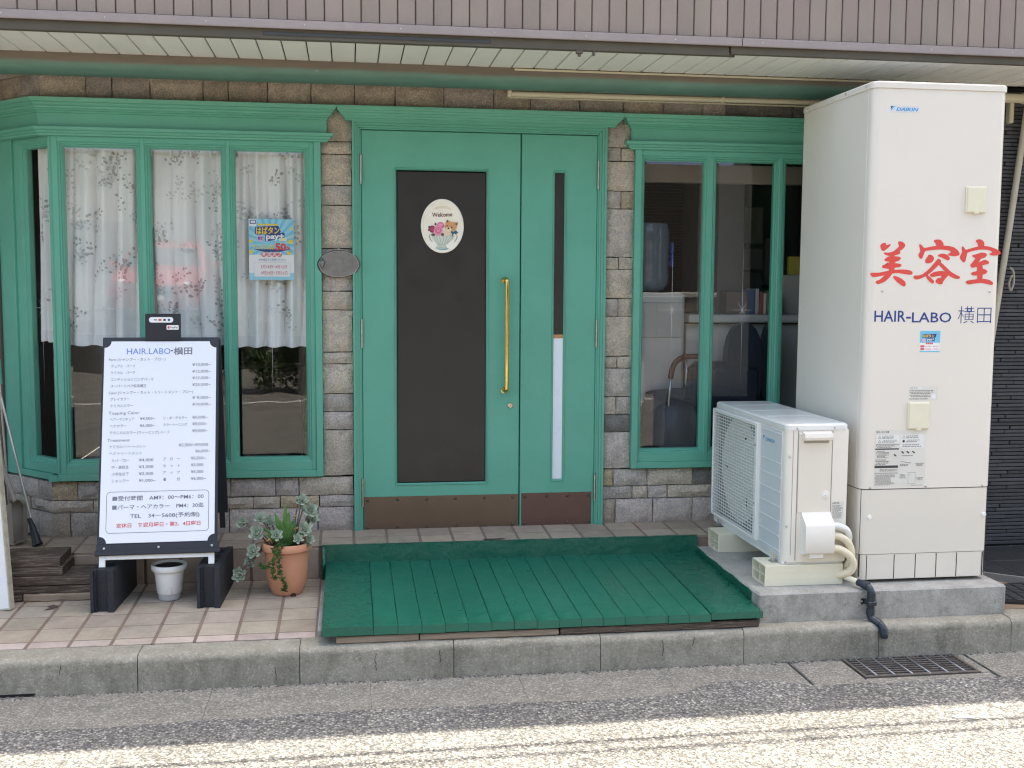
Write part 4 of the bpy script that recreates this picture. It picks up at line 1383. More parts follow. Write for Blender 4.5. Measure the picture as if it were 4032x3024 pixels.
# brush lettering, shop name and labels on the cabinet
m = MB()
for i, sk in enumerate(BRUSH):
    q = inflate(chaikin(sk), .0022)
    y = YF - .0006 - .00004 * i
    m.poly([(p_[0], y, p_[1]) for p_ in q])
m.build('brush_lettering', RED_PRINT, tank, fix=False, kind='stuff')
EX, EZ = (1, 0, 0), (0, 0, 1)
m = MB()
put_text(m, 'HAIR', (2.279, YF - .0006, 1.4445), EX, EZ, .147, .069, .012)
put_text(m, '-', (2.428, YF - .0006, 1.4465), EX, EZ, .022, .069, .016)
put_text(m, 'LABO', (2.455, YF - .0006, 1.4415), EX, EZ, .187, .063, .010)
put_text(m, '横田', (2.672, YF - .0006, 1.4425), EX, EZ, .160, .084, -.012)
m.build('shop_name_lettering', NAVY_PRINT, tank, fix=False, kind='stuff')
def daikin(parent, o, ex, w, n):
    # maker's plate: pale label, black and cyan corner mark, slanted blue word
    o, ex, ez, n = Vector(o), Vector(ex), Vector((0, 0, 1)), Vector(n)
    h = w * .2
    P = lambda a, b, k: tuple(o + ex * a * w + ez * b * w + n * k)
    m = MB()
    m.poly([P(.0, .0, .0004), P(1, .0, .0004), P(1, .215, .0004), P(0, .215, .0004)])
    m.build('maker_label', M('label_pale', (.72, .70, .67), .3), parent, fix=False)
    m = MB()
    m.poly([P(.03, .11, .0008), P(.115, .195, .0008), P(.03, .195, .0008)])
    m.build('logo_mark', BLACK_PLASTIC, parent, fix=False)
    m = MB()
    m.poly([P(.03, .04, .0008), P(.03, .10, .0008), P(.125, .198, .0008), P(.195, .198, .0008)])
    m.build('logo_mark', M('sky_blue_print', (.10, .52, .85), .4), parent, fix=False)
    m = MB()
    put_text(m, 'DAIKIN', P(.21, .055, .0008), ex, ez, w * .75, w * .15, .03, .25)
    m.build('maker_lettering', CYAN_PRINT, parent, fix=False, kind='stuff')
daikin(tank, (2.317, YF, 2.3465), (1, 0, 0), .137, (0, -1, 0))
LABEL_BG = M('label_cream', (.70, .68, .62), .4)
GREYLINE = M('small_print_grey', (.20, .195, .18), .6)
DARKBAND = M('small_print_dark', (.05, .05, .05), .6)
def small_print(parent, x0, x1, z0, z1, y, rows, mat=GREYLINE, jag=True):
    m = MB()
    h = (z1 - z0) / (rows * 2.1)
    for r_ in range(rows):
        z = z1 - (r_ + .5) * (z1 - z0) / rows
        x = x0 + (0 if rnd.random() < .7 else .006)
        xe = x1 - (rnd.uniform(0, .35) * (x1 - x0) if jag else 0)
        while x < xe:
            w = rnd.uniform(.004, .014)
            m.poly([(x, y, z - h / 2), (min(x + w, xe), y, z - h / 2), (min(x + w, xe), y, z + h / 2), (x, y, z + h / 2)])
            x += w + rnd.uniform(.001, .003)
    m.build('small_print', mat, parent, fix=False, kind='stuff')
def flat(parent, name, mat, x0, x1, z0, z1, y):
    m = MB()
    m.poly([(x0, y, z0), (x1, y, z0), (x1, y, z1), (x0, y, z1)])
    return m.build(name, mat, parent, fix=False)
yl = YF - .0004
flat(tank, 'rating_label', LABEL_BG, 2.455, 2.592, 1.095, 1.158, yl)
flat(tank, 'caution_label', LABEL_BG, 2.304, 2.546, .708, .964, yl)
yl -= .0004
small_print(tank, 2.458, 2.575, 1.108, 1.142, yl, 5)
flat(tank, 'label_frame', M('label_white', (.78, .77, .74), .4), 2.458, 2.515, 1.146, 1.155, yl)
small_print(tank, 2.461, 2.50, 1.147, 1.154, yl - .0003, 1)
m = MB()
m.poly([(p_[0], yl - .0002, p_[1]) for p_ in oval(2.573, 1.112, .0105, .0105, 24)])
m.build('round_seal', M('label_bright', (.85, .85, .86), .3), tank, fix=False)
small_print(tank, 2.458, 2.545, 1.098, 1.105, yl, 1, DARKBAND)
m = MB()
put_text(m, '安全上のご注意', (2.308, yl, .9515), EX, EZ, .060, .0105, .01)
m.build('label_lettering', DARKBAND, tank, fix=False, kind='stuff')
LW = M('label_white', None)
for (x0, x1, z0, z1) in ((2.308, 2.418, .905, .943), (2.424, 2.534, .905, .943), (2.424, 2.534, .884, .902)):
    flat(tank, 'label_frame', LW, x0, x1, z0, z1, yl)
for (x0, x1, z0, z1, n_) in ((2.336, 2.41, .924, .940, 3), (2.336, 2.41, .907, .921, 3), (2.45, 2.53, .924, .940, 2), (2.45, 2.53, .907, .921, 2), (2.427, 2.53, .886, .900, 2), (2.308, 2.415, .884, .896, 2), (2.308, 2.375, .838, .872, 6), (2.308, 2.38, .806, .834, 4), (2.33, 2.415, .778, .790, 3), (2.308, 2.415, .716, .765, 11), (2.425, 2.46, .745, .765, 4), (2.495, 2.54, .80, .815, 4), (2.425, 2.47, .80, .812, 2), (2.425, 2.50, .845, .851, 1), (2.505, 2.54, .735, .75, 3), (2.48, 2.54, .712, .716, 1)):
    small_print(tank, x0, x1, z0, z1, yl - .0003, n_)
flat(tank, 'label_band', M('band_grey', (.42, .41, .38), .6), 2.308, 2.418, .896, .902, yl)
flat(tank, 'label_band', DARKBAND, 2.306, 2.417, .876, .882, yl)
flat(tank, 'label_band', DARKBAND, 2.305, 2.416, .794, .805, yl)
flat(tank, 'label_band', M('band_grey', None), 2.305, 2.416, .768, .773, yl)
m = MB()
def tri(cx, cz, s_):
    for k in range(3):
        a1, a2 = R(90 + 120 * k), R(210 + 120 * k)
        p1, p2 = Vector((cx + s_ * math.cos(a1), 0, cz + s_ * math.sin(a1))), Vector((cx + s_ * math.cos(a2), 0, cz + s_ * math.sin(a2)))
        n_ = (p2 - p1).normalized().cross(Vector((0, 1, 0))) * .0006
        m.poly([tuple(q_ + Vector((0, yl - .0005 - .00003 * k, 0))) for q_ in (p1 - n_, p2 - n_, p2 + n_, p1 + n_)])
for c_ in ((2.324, .931), (2.324, .912), (2.438, .931)):
    tri(c_[0], c_[1], .008)
m.poly([(p_[0], yl - .0005, p_[1]) for p_ in oval(2.438, .913, .006, .006, 16)])
for (x_, z_) in ((2.435, .863), (2.46, .863), (2.487, .863), (2.40, .85)):
    m.poly([(x_ - .008, yl - .0004, z_ + .003), (x_ + .004, yl - .0004, z_ - .006), (x_ + .008, yl - .0004, z_ - .002), (x_ - .003, yl - .0004, z_ + .007)])
for k in range(8):
    m.poly([(2.43 + .006 * k, yl - .0004, .823 - .001 * k), (2.434 + .006 * k, yl - .0004, .823 - .001 * k), (2.436 + .006 * k, yl - .0004, .8205 - .001 * k), (2.432 + .006 * k, yl - .0004, .8205 - .001 * k)])
m.build('label_symbols', DARKBAND, tank, fix=False, kind='stuff')
m = MB()
for (x0, x1, z0, z1) in ((2.465, 2.466, .72, .772), (2.499, 2.5, .72, .772), (2.465, 2.5, .771, .772), (2.465, 2.5, .72, .721), (2.47, 2.476, .762, .763)):
    m.poly([(x0, yl - .0004, z0), (x1, yl - .0004, z0), (x1, yl - .0004, z1), (x0, yl - .0004, z1)])
m.build('label_drawing', GREYLINE, tank, fix=False, kind='stuff')
# campaign sticker on the tank
def circle(mb_, cx, cz, r_, y, n=20):
    mb_.poly([(p_[0], y, p_[1]) for p_ in oval(cx, cz, r_, r_, n)])
stk = thing('campaign_sticker', 'small square blue and white campaign sticker stuck on the tall cream tank', 'sticker', (2.545, YF - .0004, 1.31))
ys = YF - .0006
m = MB()
m.box(2.497, 2.592, ys, ys + .0004, 1.31, 1.404)
m.build('sheet', PAPER, stk)
flat(stk, 'blue_ground', MBLUE_PRINT, 2.497, 2.592, 1.351, 1.404, ys - .0003)
flat(stk, 'blue_foot', MBLUE_PRINT, 2.497, 2.592, 1.31, 1.3155, ys - .0003)
m = MB()
m.poly([(2.508, ys - .0005, 1.372), (2.57, ys - .0005, 1.374), (2.575, ys - .0005, 1.391), (2.51, ys - .0005, 1.389)])
m.poly([(2.526, ys - .0005, 1.358), (2.566, ys - .0005, 1.359), (2.568, ys - .0005, 1.3715), (2.528, ys - .0005, 1.3715)])
m.build('dark_ground', NAVY_PRINT, stk, fix=False)
m = MB()
put_text(m, 'はばタン', (2.511, ys - .0007, 1.376), EX, EZ, .052, .0145, .03)
m.build('yellow_lettering', YELLOW_PRINT, stk, fix=False, kind='stuff')
m = MB()
put_text(m, 'pay+', (2.53, ys - .0007, 1.362), EX, EZ, .034, .0135, .03)
m.build('white_lettering', PAPER, stk, fix=False, kind='stuff')
m = MB()
for k in range(4):
    circle(m, 2.529 + .0088 * k, 1.3485, .0043, ys - .0005, 14)
for z0 in (1.331, 1.319):
    m.poly([(2.5, ys - .0005, z0), (2.519, ys - .0005, z0), (2.519, ys - .0005, z0 + .009), (2.5, ys - .0005, z0 + .009)])
put_text(m, '3/18 - 4/12', (2.523, ys - .0005, 1.332), EX, EZ, .063, .0085, .01)
put_text(m, '4/24 - 7/31', (2.523, ys - .0005, 1.32), EX, EZ, .063, .0085, .01)
m.build('red_print', M('pinkish_red_print', (.72, .12, .14), .5), stk, fix=False)
m = MB()
circle(m, 2.515, 1.362, .0075, ys - .0006)
m.build('pink_disc', PINK_PRINT, stk, fix=False)

# -- heat pump outdoor unit
hp = thing('heat_pump_unit', 'white heat pump outdoor unit with slatted fan grille on cream blocks', 'outdoor unit', (2.04, -.6, .36))
AX0, AX1, AYF, AYB, AZ0, AZ1 = 1.893, 2.183, -1.076, -.130, .372, .992
PG = M('unit_grey_white', S(226, 226, 222), .34, var=.025, vs=4, rv=.01)
PW = M('unit_warm_white', S(230, 224, 212), .36, var=.025, vs=4, rv=.01)
def rbox(x0, x1, y0, y1, z0, z1, r, name, mat, parent, n=5, corners=(1, 1, 1, 1), bev=0.0):
    m = MB()
    pl_ = rrect(x0, x1, y0, y1, r, n, corners)
    a_ = [m.pt((p_[0], p_[1], z0)) for p_ in pl_]
    b_ = [m.pt((p_[0], p_[1], z1 - bev)) for p_ in pl_]
    n_ = len(pl_)
    for i in range(n_):
        j = (i + 1) % n_
        m.f.append([a_[i], a_[j], b_[j], b_[i]])
    m.f.append(a_[::-1])
    if bev:
        inner = rrect(x0 + bev, x1 - bev, y0 + bev, y1 - bev, max(.004, r - bev), n, corners)
        c_ = [m.pt((p_[0], p_[1], z1)) for p_ in inner]
        for i in range(n_):
            j = (i + 1) % n_
            m.f.append([b_[i], b_[j], c_[j], c_[i]])
        m.f.append(c_)
    else:
        m.f.append(b_)
    return m.build(name, mat, parent, smooth=35)
# casing: right of the fan (street end) solid, fan bay hollow
m = MB()
pl_ = rrect(AX0 + .002, AX1, AYF, -.79, .030, 6, (1, 0, 0, 0))
m.zprism(pl_, AZ0 + .004, AZ1 - .024)
m.build('street_end_casing', PW, hp, smooth=35)
m = MB()
m.box(AX0 + .002, AX1, -.79, AYB, AZ0 + .004, .415, .003)
m.box(AX0 + .002, AX1, -.79, AYB, .955, AZ1 - .024, .003)
m.box(AX1 - .02, AX1, -.79, AYB, .415, .955)
m.box(AX0 + .002, AX1, AYB - .02, AYB, .415, .955)
m.box(AX0 + .002, AX0 + .024, -.79, -.765, .415, .955)
m.build('fan_bay_casing', PG, hp)
rbox(AX0 - .001, AX1 + .003, AYF - .003, AYB + .004, AZ1 - .024, AZ1 + .003, .030, 'top_lid', GREY_ENAMEL, hp, 6, (1, 1, 1, 1), .008)
m = MB()
for y_ in (-.32, -.55, -.78):
    m.box(AX0 + .03, AX1 - .02, y_ - .0015, y_ + .0015, AZ1 + .003, AZ1 + .0045)
m.build('lid_ribs', GREY_ENAMEL, hp, kind='stuff')
m = MB()
m.box(AX0 + .001, AX1 - .004, AYF + .008, AYB, AZ0 - .008, AZ0 + .004, .003)
m.build('base_pan', PG, hp)
# ribbed panel between grille and corner
m = MB()
m.box(AX0 - .003, AX0 + .003, -1.040, -.790, .395, .958, .002)
m.build('side_panel', M('side_panel_grey', S(212, 216, 218), .35, var=.02), hp)
m = MB()
for z_ in (.944, .812, .749, .684, .617, .551, .486, .420):
    m.xprism([(-1.036, z_ - .003), (-1.036, z_ + .001), (-.794, z_ + .001), (-.794, z_ - .003)], AX0 - .0055, AX0 - .002)
m.build('panel_ribs', PG, hp, kind='stuff')
# grille frame and bars
m = MB()
gy0, gy1, gz0, gz1 = -.772, -.133, .405, .962
for (y0, y1, z0, z1) in ((gy0, gy0 + .034, gz0, gz1), (gy1 - .014, gy1, gz0, gz1), (gy0 + .034, gy1 - .014, gz0, gz0 + .014), (gy0 + .034, gy1 - .014, gz1 - .018, gz1)):
    m.box(AX0 - .016, AX0 + .004, y0, y1, z0, z1, .003)
grf = m.build('grille_frame', WHITE_PLASTIC, hp)
bar = MB()
bar.box(-.003, .003, -.297, .297, -.0018, .0018, .0008)
b0 = bar.build('grille_bar', WHITE_PLASTIC, grf)
nb_ = 33
for k in range(nb_):
    q = b0 if k == 0 else copy_obj(b0, grf)
    q.location = (AX0 - .0095, (gy0 + .034 + gy1 - .014) / 2, gz0 + .014 + (gz1 - gz0 - .032) * (k + .5) / nb_)
bar = MB()
bar.box(-.001, .001, -.0015, .0015, -.262, .262)
b0 = bar.build('grille_upright', WHITE_PLASTIC, grf)
nb_ = 17
for k in range(nb_):
    q = b0 if k == 0 else copy_obj(b0, grf)
    q.location = (AX0 - .0055, gy0 + .034 + (gy1 - gy0 - .048) * (k + .5) / nb_, (gz0 + gz1) / 2 - .002)
# fan, shroud and coil behind the grille
m = MB()
cz, cy = .69, -.455
m.lathe([(.262, .02), (.262, .10), (.27, .10), (.27, .02), (.262, .02)], (AX0, cy, cz), 40, ax=0)
n_ = 40
outer = [(cy - .285, .42), (cy + .285, .42), (cy + .285, .95), (cy - .285, .95)]
m.build('fan_shroud', PG, hp, smooth=40)
m = MB()
for k in range(n_):
    a1, a2 = 2 * math.pi * k / n_, 2 * math.pi * (k + 1) / n_
    def sq(a_):
        c_, s_ = math.cos(a_), math.sin(a_)
        t_ = min(.31 / max(1e-6, abs(c_)), .27 / max(1e-6, abs(s_)))
        return (AX0 + .018, cy + c_ * t_, cz + s_ * t_)
    m.poly([(AX0 + .02, cy + .262 * math.cos(a1), cz + .262 * math.sin(a1)), (AX0 + .02, cy + .262 * math.cos(a2), cz + .262 * math.sin(a2)), sq(a2), sq(a1)])
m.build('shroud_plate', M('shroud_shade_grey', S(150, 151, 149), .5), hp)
m = MB()
m.lathe([(.055, .03), (.055, .07), (.04, .025), (.0001, .022)], (AX0, cy, cz), 24, ax=0)
hub = m.build('fan_hub', M('dark_grey_plastic', (.05, .05, .052), .5), hp, smooth=40)
bl = MB()
pp = [(.045, -.01), (.09, -.075), (.16, -.10), (.235, -.06), (.25, .03), (.20, .065), (.12, .055), (.05, .03)]
bl.prism(pp, lambda p_: (.050 + p_[1] * .35, p_[0], p_[1]), lambda p_: (.054 + p_[1] * .35, p_[0], p_[1]))
bl0 = bl.build('fan_blade', M('dark_grey_plastic', None), hp)
for k in range(3):
    q = bl0 if k == 0 else copy_obj(bl0, hp)
    q.location = (AX0, cy, cz)
    q.rotation_euler = (R(25 + 120 * k), 0, 0)
m = MB()
m.box(AX1 - .055, AX1 - .022, -.785, AYB - .022, .42, .95)
m.build('coil', M('coil_black', (.02, .02, .022), .5, metal=.4, var=.4, vs=60), hp)
for (y_, z_) in ((-.752, .857), (-.752, .58)):
    m = MB()
    m.box(AX0 - .018, AX0 - .014, y_ - .009, y_ + .009, z_ - .005, z_ + .005, .001)
    m.build('grille_clip', M('clip_grey', (.4, .4, .4), .5), hp)
# service side facing the street
yf = AYF
m = MB()
m.box(1.948, 1.9515, yf - .0015, yf + .002, .385, .965)
m.box(2.108, 2.1105, yf - .0015, yf + .002, .56, .965)
m.box(1.9265, 1.9285, yf - .0012, yf + .002, .41, .965)
m.build('panel_seams', M('seam_shadow', (.30, .29, .27), .6), hp, kind='stuff')
m = MB()
m.box(1.953, 2.106, yf - .004, yf + .001, .600, .955, .003)
m.build('service_panel', M('service_panel_white', S(224, 216, 202), .4, var=.02), hp)
m = MB()
m.xprism([(yf - .004, .962), (yf - .030, .954), (yf - .034, .938), (yf - .030, .926), (yf - .012, .922), (yf - .004, .935)], 1.968, 2.098)
m.build('grip_handle', PW, hp, smooth=30)
m = MB()
m.box(1.975, 2.09, yf - .0055, yf - .0035, .910, .921)
m.build('grip_shadow_strip', M('grip_shadow', (.36, .35, .32), .6), hp)  # flat strip coloured as the shadow under the grip
m = MB()
cov = [(0, .600), (-.004, .602), (-.008, .592), (-.052, .556), (-.056, .548), (-.056, .432), (-.050, .424), (0, .410)]
m.prism(cov, lambda p_: (1.974, yf + p_[0], p_[1]), lambda p_: (2.108, yf + p_[0], p_[1]))
m.prism([(0, .43), (-.046, .43), (-.044, .405), (-.036, .398), (0, .394)], lambda p_: (2.0, yf + p_[0], p_[1]), lambda p_: (2.062, yf + p_[0], p_[1]))
m.build('valve_cover', M('cover_white', S(234, 229, 219), .36, var=.02, rv=.01), hp, smooth=40)
m = MB()
m.lathe([(.021, 0), (.021, -.002), (.019, -.003), (.0001, -.003)], (2.082, yf - .002, .677), 24, ax=1)
m.build('knob_recess', PW, hp, smooth=30)
m = MB()
m.lathe([(.008, -.003), (.008, -.007), (.006, -.008), (.0025, -.008), (.0025, -.005), (.0001, -.005)], (2.080, yf, .677), 16, ax=1)
m.build('service_knob', WHITE_PLASTIC, hp, smooth=40)
flat(hp, 'rating_label', LABEL_BG, 2.114, 2.171, .566, .646, yf - .0006)
small_print(hp, 2.116, 2.168, .570, .630, yf - .001, 13)
small_print(hp, 2.116, 2.165, .634, .645, yf - .001, 2)
s0 = None
sm = MB()
sm.lathe([(.0052, 0), (.0052, -.0018), (.003, -.0035), (.0001, -.0038)], (0, 0, 0), 12, ax=1)
s0 = sm.build('screw', STEEL, hp, smooth=40)
for i, (x_, z_) in enumerate([(1.943, .976), (2.116, .978), (1.912, .85), (1.905, .378), (1.905, .54)]):
    q = s0 if i == 0 else copy_obj(s0, hp)
    q.location = (x_, yf - (.002 if z_ > .97 else 0), z_)
daikin(hp, (AX0 - .0032, -.815, .884), (0, -1, 0), .148, (-1, 0, 0))
# insulated pipes looping out of the valve cover
def pipe_path(p_, n=8):
    out = []
    q_ = [Vector(v) for v in p_]
    for i in range(len(q_) - 1):
        a_, b_, c_, d_ = q_[max(i - 1, 0)], q_[i], q_[i + 1], q_[min(i + 2, len(q_) - 1)]
        for k in range(n):
            t = k / n
            out.append(.5 * ((2 * b_) + (c_ - a_) * t + (2 * a_ - 5 * b_ + 4 * c_ - d_) * t * t + (3 * b_ - a_ - 3 * c_ + d_) * t ** 3))
    out.append(q_[-1])
    return out
FOAM = M('cream_pipe_foam', S(226, 214, 186), .7, var=.06, vs=20)
for nm, pts, r_, mt in (('pipe', [(2.10, -1.106, .544), (2.135, -1.108, .541), (2.17, -1.105, .525), (2.192, -1.09, .49), (2.197, -1.06, .44), (2.197, -1.02, .38)], .0165, PG), ('pipe', [(2.10, -1.106, .500), (2.14, -1.11, .496), (2.178, -1.11, .470), (2.203, -1.10, .42), (2.205, -1.08, .37), (2.19, -1.05, .33)], .0165, FOAM), ('pipe', [(2.10, -1.108, .445), (2.14, -1.114, .440), (2.183, -1.118, .412), (2.207, -1.114, .372), (2.198, -1.105, .338), (2.168, -1.085, .318), (2.14, -1.05, .308)], .0175, FOAM)):
    m = MB()
    m.tube(pipe_path(pts), r_, 14)
    m.build(nm, mt, hp, smooth=50)
# mounting bolts
for y_ in (-1.005, -.255):
    m = MB()
    m.box(1.862, 1.905, y_ - .022, y_ + .022, .3665, .3695, .001)
    m.lathe([(.0045, 0), (.0045, .030)], (1.876, y_, .368), 10)
    m.lathe([(.010, .002), (.010, .010)], (1.876, y_, .368), 6)
    m.build('mounting_bolt', STEEL, hp, smooth=30)
# plastic mounting blocks
def mount_block(y0, y1, label):
    t = thing('mounting_block', label, 'block', (2.0, (y0 + y1) / 2, .272), group='cream blocks under the outdoor unit')
    m = MB()
    x0, x1, z0, z1 = 1.811, 2.175, .2725, .366
    w = .006
    m.box(x0, x1, y0, y0 + w, z0, z1, .0015)
    m.box(x0, x1, y1 - w, y1, z0, z1, .0015)
    m.box(x0 + .0005, x1, y0 + w, y1 - w, z0, z0 + w)
    m.box(x0 + .0005, x1, y0 + w, y1 - w, z1 - w, z1)
    ym, zm = (y0 + y1) / 2, (z0 + z1) / 2
    m.box(x0 + .004, x1, ym - .003, ym + .003, z0 + w, z1 - w)
    m.box(x0 + .004, x1, y0 + w, ym - .003, zm - .003, zm + .003)
    m.box(x0 + .004, x1, ym + .003, y1 - w, zm - .003, zm + .003)
    m.box(x1 - .02, x1 - .012, y0 + w, y1 - w, z0 + w, z1 - w)
    m.build('shell', CREAM_PLASTIC, t)
    m = MB()
    for z_ in (z0 + .03, z0 + .062):
        m.box(x0 + .02, x1, y0 - .0008, y0 + .001, z_, z_ + .002)
    m.build('ribs', CREAM_PLASTIC, t, kind='stuff')
mount_block(-1.082, -.925, 'cream hollow plastic block under the street end of the outdoor unit')
mount_block(-.455, -.300, 'cream hollow plastic block under the wall end of the outdoor unit')
# drain pipe over the plinth edge
m = MB()
dp = thing('drain_pipe', 'dark slate plastic drain pipe bending down over the plinth and kerb', 'pipe', (2.22, -1.2, .14))
m.tube(pipe_path([(2.185, -1.085, .306), (2.207, -1.13, .300), (2.222, -1.165, .296)], 5), .013, 14)
m.build('cream_inlet', CREAM_PLASTIC, dp, smooth=50)
m = MB()
m.tube(pipe_path([(2.214, -1.150, .298), (2.236, -1.195, .292), (2.245, -1.215, .272), (2.246, -1.217, .245), (2.244, -1.217, .20), (2.243, -1.217, .175), (2.246, -1.222, .158), (2.262, -1.242, .145), (2.275, -1.262, .134), (2.280, -1.276, .112), (2.281, -1.278, .085)], 5), .0155, 16)
m.build('tube', NAVY_PIPE, dp, smooth=50)
for (p0, p1) in (((2.2245, -1.175, .297), (2.238, -1.198, .291)), ((2.246, -1.217, .268), (2.2455, -1.217, .236)), ((2.2435, -1.217, .196), (2.243, -1.217, .172)), ((2.254, -1.232, .151), (2.270, -1.254, .139)), ((2.2775, -1.270, .122), (2.281, -1.278, .098))):
    m = MB()
    m.tube([p0, p1], .0185, 16)
    m.build('socket', NAVY_PIPE, dp, smooth=50)
m = MB()
m.box(2.212, 2.277, -1.190, -1.1865, .211, .236, .001)
m.box(2.224, 2.265, -1.236, -1.1895, .213, .234, .004)
m.build('clamp', NAVY_PIPE, dp)
for x_ in (2.2165, 2.2725):
    m = MB()
    m.lathe([(.0042, 0), (.003, -.002), (.0001, -.0024)], (x_, -1.19, .2235), 10, ax=1)
    m.build('screw', STEEL, dp)

# -- A-frame menu board on two black blocks
def conc_block(x, y, yaw, label):
    t = thing('concrete_block', label, 'block', (x, y, floor_z(y) + .001), (0, 0, yaw), 'black blocks under the menu board')
    m = MB()
    w, L, h = .100, .39, .186
    # plan outline: fluted ends
    end = [(-.05, 0), (-.036, 0), (-.034, .006), (-.028, .006), (-.026, 0), (-.022, .016), (.022, .016), (.026, 0), (.05, 0)]
    pl_ = [(p_[0], p_[1]) for p_ in end] + [(p_[0], L - p_[1]) for p_ in end[::-1]]
    n_ = len(pl_)
    m.zprism(pl_, 0, h)
    m.build('body', BLOCK_BLACK, t, local=True)
    m = MB()
    for cy in (.10, .20, .30):
        m.box(-.022, .022, cy - .03, cy + .03, h - .004, h + .0006)
    m.build('core_holes', M('block_hole', (.004, .004, .005), .95), t, local=True, kind='stuff')
    return t
conc_block(-1.077, -.712, R(-4), 'black painted concrete block beside the plank stack, under the menu board')
conc_block(-.625, -.704, R(-3), 'black painted concrete block nearer the terracotta pot, under the menu board')
SY, STILT = R(1.0), R(16.0)
sg = thing('menu_board', 'white A-frame price menu board with black frame and Japanese lettering', 'sign', (-.85, -.66, .344), (-STILT, 0, SY))
def sbuild(m, name, mat, **kw):
    return m.build(name, mat, sg, local=True, **kw)
# front panel (local: x across, y back, z up along the board)
m = MB()
m.box(-.258, .258, .0, .022, .062, 1.041, .003)
sbuild(m, 'front_frame', SIGN_BLACK)
m = MB()
x0, x1, z0, z1, c = -.2485, .2465, .104, 1.021, .030
def notch(cx, cz, sx, sz):
    return [(cx + sx * c * math.sin(t), cz + sz * c * math.cos(t)) for t in [k * math.pi / 12 for k in range(7)]]
pts = []
# concave quarter-round corners
for (cx, cz, a0) in ((x0, z0, 90), (x1, z0, 180), (x1, z1, 270), (x0, z1, 0)):
    for k in range(7):
        t = R(a0 - 90 * k / 6)
        sx = 1 if cx == x0 else -1
        sz = 1 if cz == z0 else -1
    pass
def corner(cx, cz, sx, sz, rev):
    q_ = [(cx + sx * c * math.cos(k * math.pi / 12), cz + sz * c * math.sin(k * math.pi / 12)) for k in range(7)]
    return q_[::-1] if rev else q_
pts = corner(x0, z0, 1, 1, True) + corner(x1, z0, -1, 1, False) + corner(x1, z1, -1, -1, True) + corner(x0, z1, 1, -1, False)
# order the loop: left-bottom (from up the side to along the bottom), right-bottom, right-top, left-top
m.yprism(pts, -.0035, .002)
sbuild(m, 'white_panel', SIGN_WHITE)
m = MB()
m.box(-.265, .270, -.012, .026, .050, .072, .003)
m.box(-.262, .266, -.004, .024, .060, .100, .002)
sbuild(m, 'bottom_rail', SIGN_BLACK)
for x_ in (-.226, .006, .236):
    m = MB()
    m.lathe([(.006, 0), (.005, -.003), (.0001, -.004)], (x_, -.0035, .082), 12, ax=1)
    sbuild(m, 'screw', STEEL)
m = MB()
m.box(-.248, -.222, .004, .020, .0, .055, .002)
m.box(.220, .246, .004, .020, .0, .055, .002)
m.box(-.222, .220, .004, .020, .032, .055, .002)
sbuild(m, 'front_legs', WHITE_PLASTIC)
for col, mat in (('ink', INK), ('blue', BLUE_PRINT), ('red', RED_PRINT)):
    m = MB()
    for (s_, p_, q_, size, cc) in SIGN_TEXT:
        if cc != col:
            continue
        ex = Vector((q_[0] - p_[0], 0, q_[1] - p_[1]))
        w_ = ex.length
        ex.normalize()
        bold = .018 if s_ in ('横田',) else (.012 if '：' in s_ or 'TEL' in s_ or col == 'red' else .004)
        put_text(m, s_, (p_[0], -.0042, p_[1]), ex, (0, 0, 1), w_, size, bold)
    sbuild(m, {'ink': 'grey_lettering', 'blue': 'blue_lettering', 'red': 'red_lettering'}[col], mat, fix=False, kind='stuff')
m = MB()
bx = SIGN_BOX
def rline(a_, b_, t=.0011):
    a_, b_ = Vector((a_[0], -.0041, a_[1])), Vector((b_[0], -.0041, b_[1]))
    d_ = (b_ - a_).normalized()
    n_ = Vector((-d_.z, 0, d_.x)) * t
    m.poly([a_ - n_, b_ - n_, b_ + n_, a_ + n_])
xa, xb, za, zb, rr = bx[0][0], bx[1][0], (bx[0][1] + bx[1][1]) / 2, (bx[2][1] + bx[3][1]) / 2, .016
loop = rrect(xa, xb, za, zb, rr, 5)
for i in range(len(loop)):
    rline(loop[i], loop[(i + 1) % len(loop)])
sbuild(m, 'border_line', INK, fix=False)
# rear leg frame of the A
m = MB()
bk = Matrix.Rotation(R(30), 4, 'X')
mr = MB(Matrix.Translation((0, .024, 1.035)) @ Matrix.Rotation(R(31), 4, 'X'))
mr.box(-.256, .262, .0, .020, -.90, 0, .003)
mr.box(-.248, -.222, .002, .018, -.985, -.90, .002)
mr.box(.220, .246, .002, .018, -.985, -.90, .002)
sbuild(mr, 'rear_leg_frame', SIGN_BLACK)
# card-logo plate on the board's top
cp = thing('card_logo_plate', 'small black plate with card payment logo stickers above the menu board', 'sign', (-.846, -.385, 1.33), (-R(6), 0, SY))
m = MB()
m.box(-.079, .079, 0, .006, 0, .124, .0015)
m.box(-.079, .079, -.004, .0, 0, .008, .001)
m.build('plate', BLACK_PLASTIC, cp, local=True)
m = MB()
m.yprism(rrect(-.062, .046, .083, .108, .012, 6), -.0012, 0)
m.build('logo_strip', PAPER, cp, local=True)
m = MB()
m.yprism(rrect(.016, .070, .050, .071, .004, 3), -.0012, 0)
m.build('wallet_sticker', PAPER, cp, local=True)
m = MB()
put_text(m, 'VISA', (-.040, -.0016, .0925), EX, EZ, .015, .010, .03)
m.poly([(.022, -.0015, .0905), (.032, -.0015, .0905), (.032, -.0015, .1), (.022, -.0015, .1)])
m.build('blue_logos', NAVY_PRINT, cp, local=True, fix=False)
m = MB()
m.poly([(-.020, -.0015, .0905), (-.006, -.0015, .0905), (-.006, -.0015, .1), (-.020, -.0015, .1)])
m.build('orange_logo', M('orange_logo_print', (.65, .14, .04), .5), cp, local=True, fix=False)
m = MB()
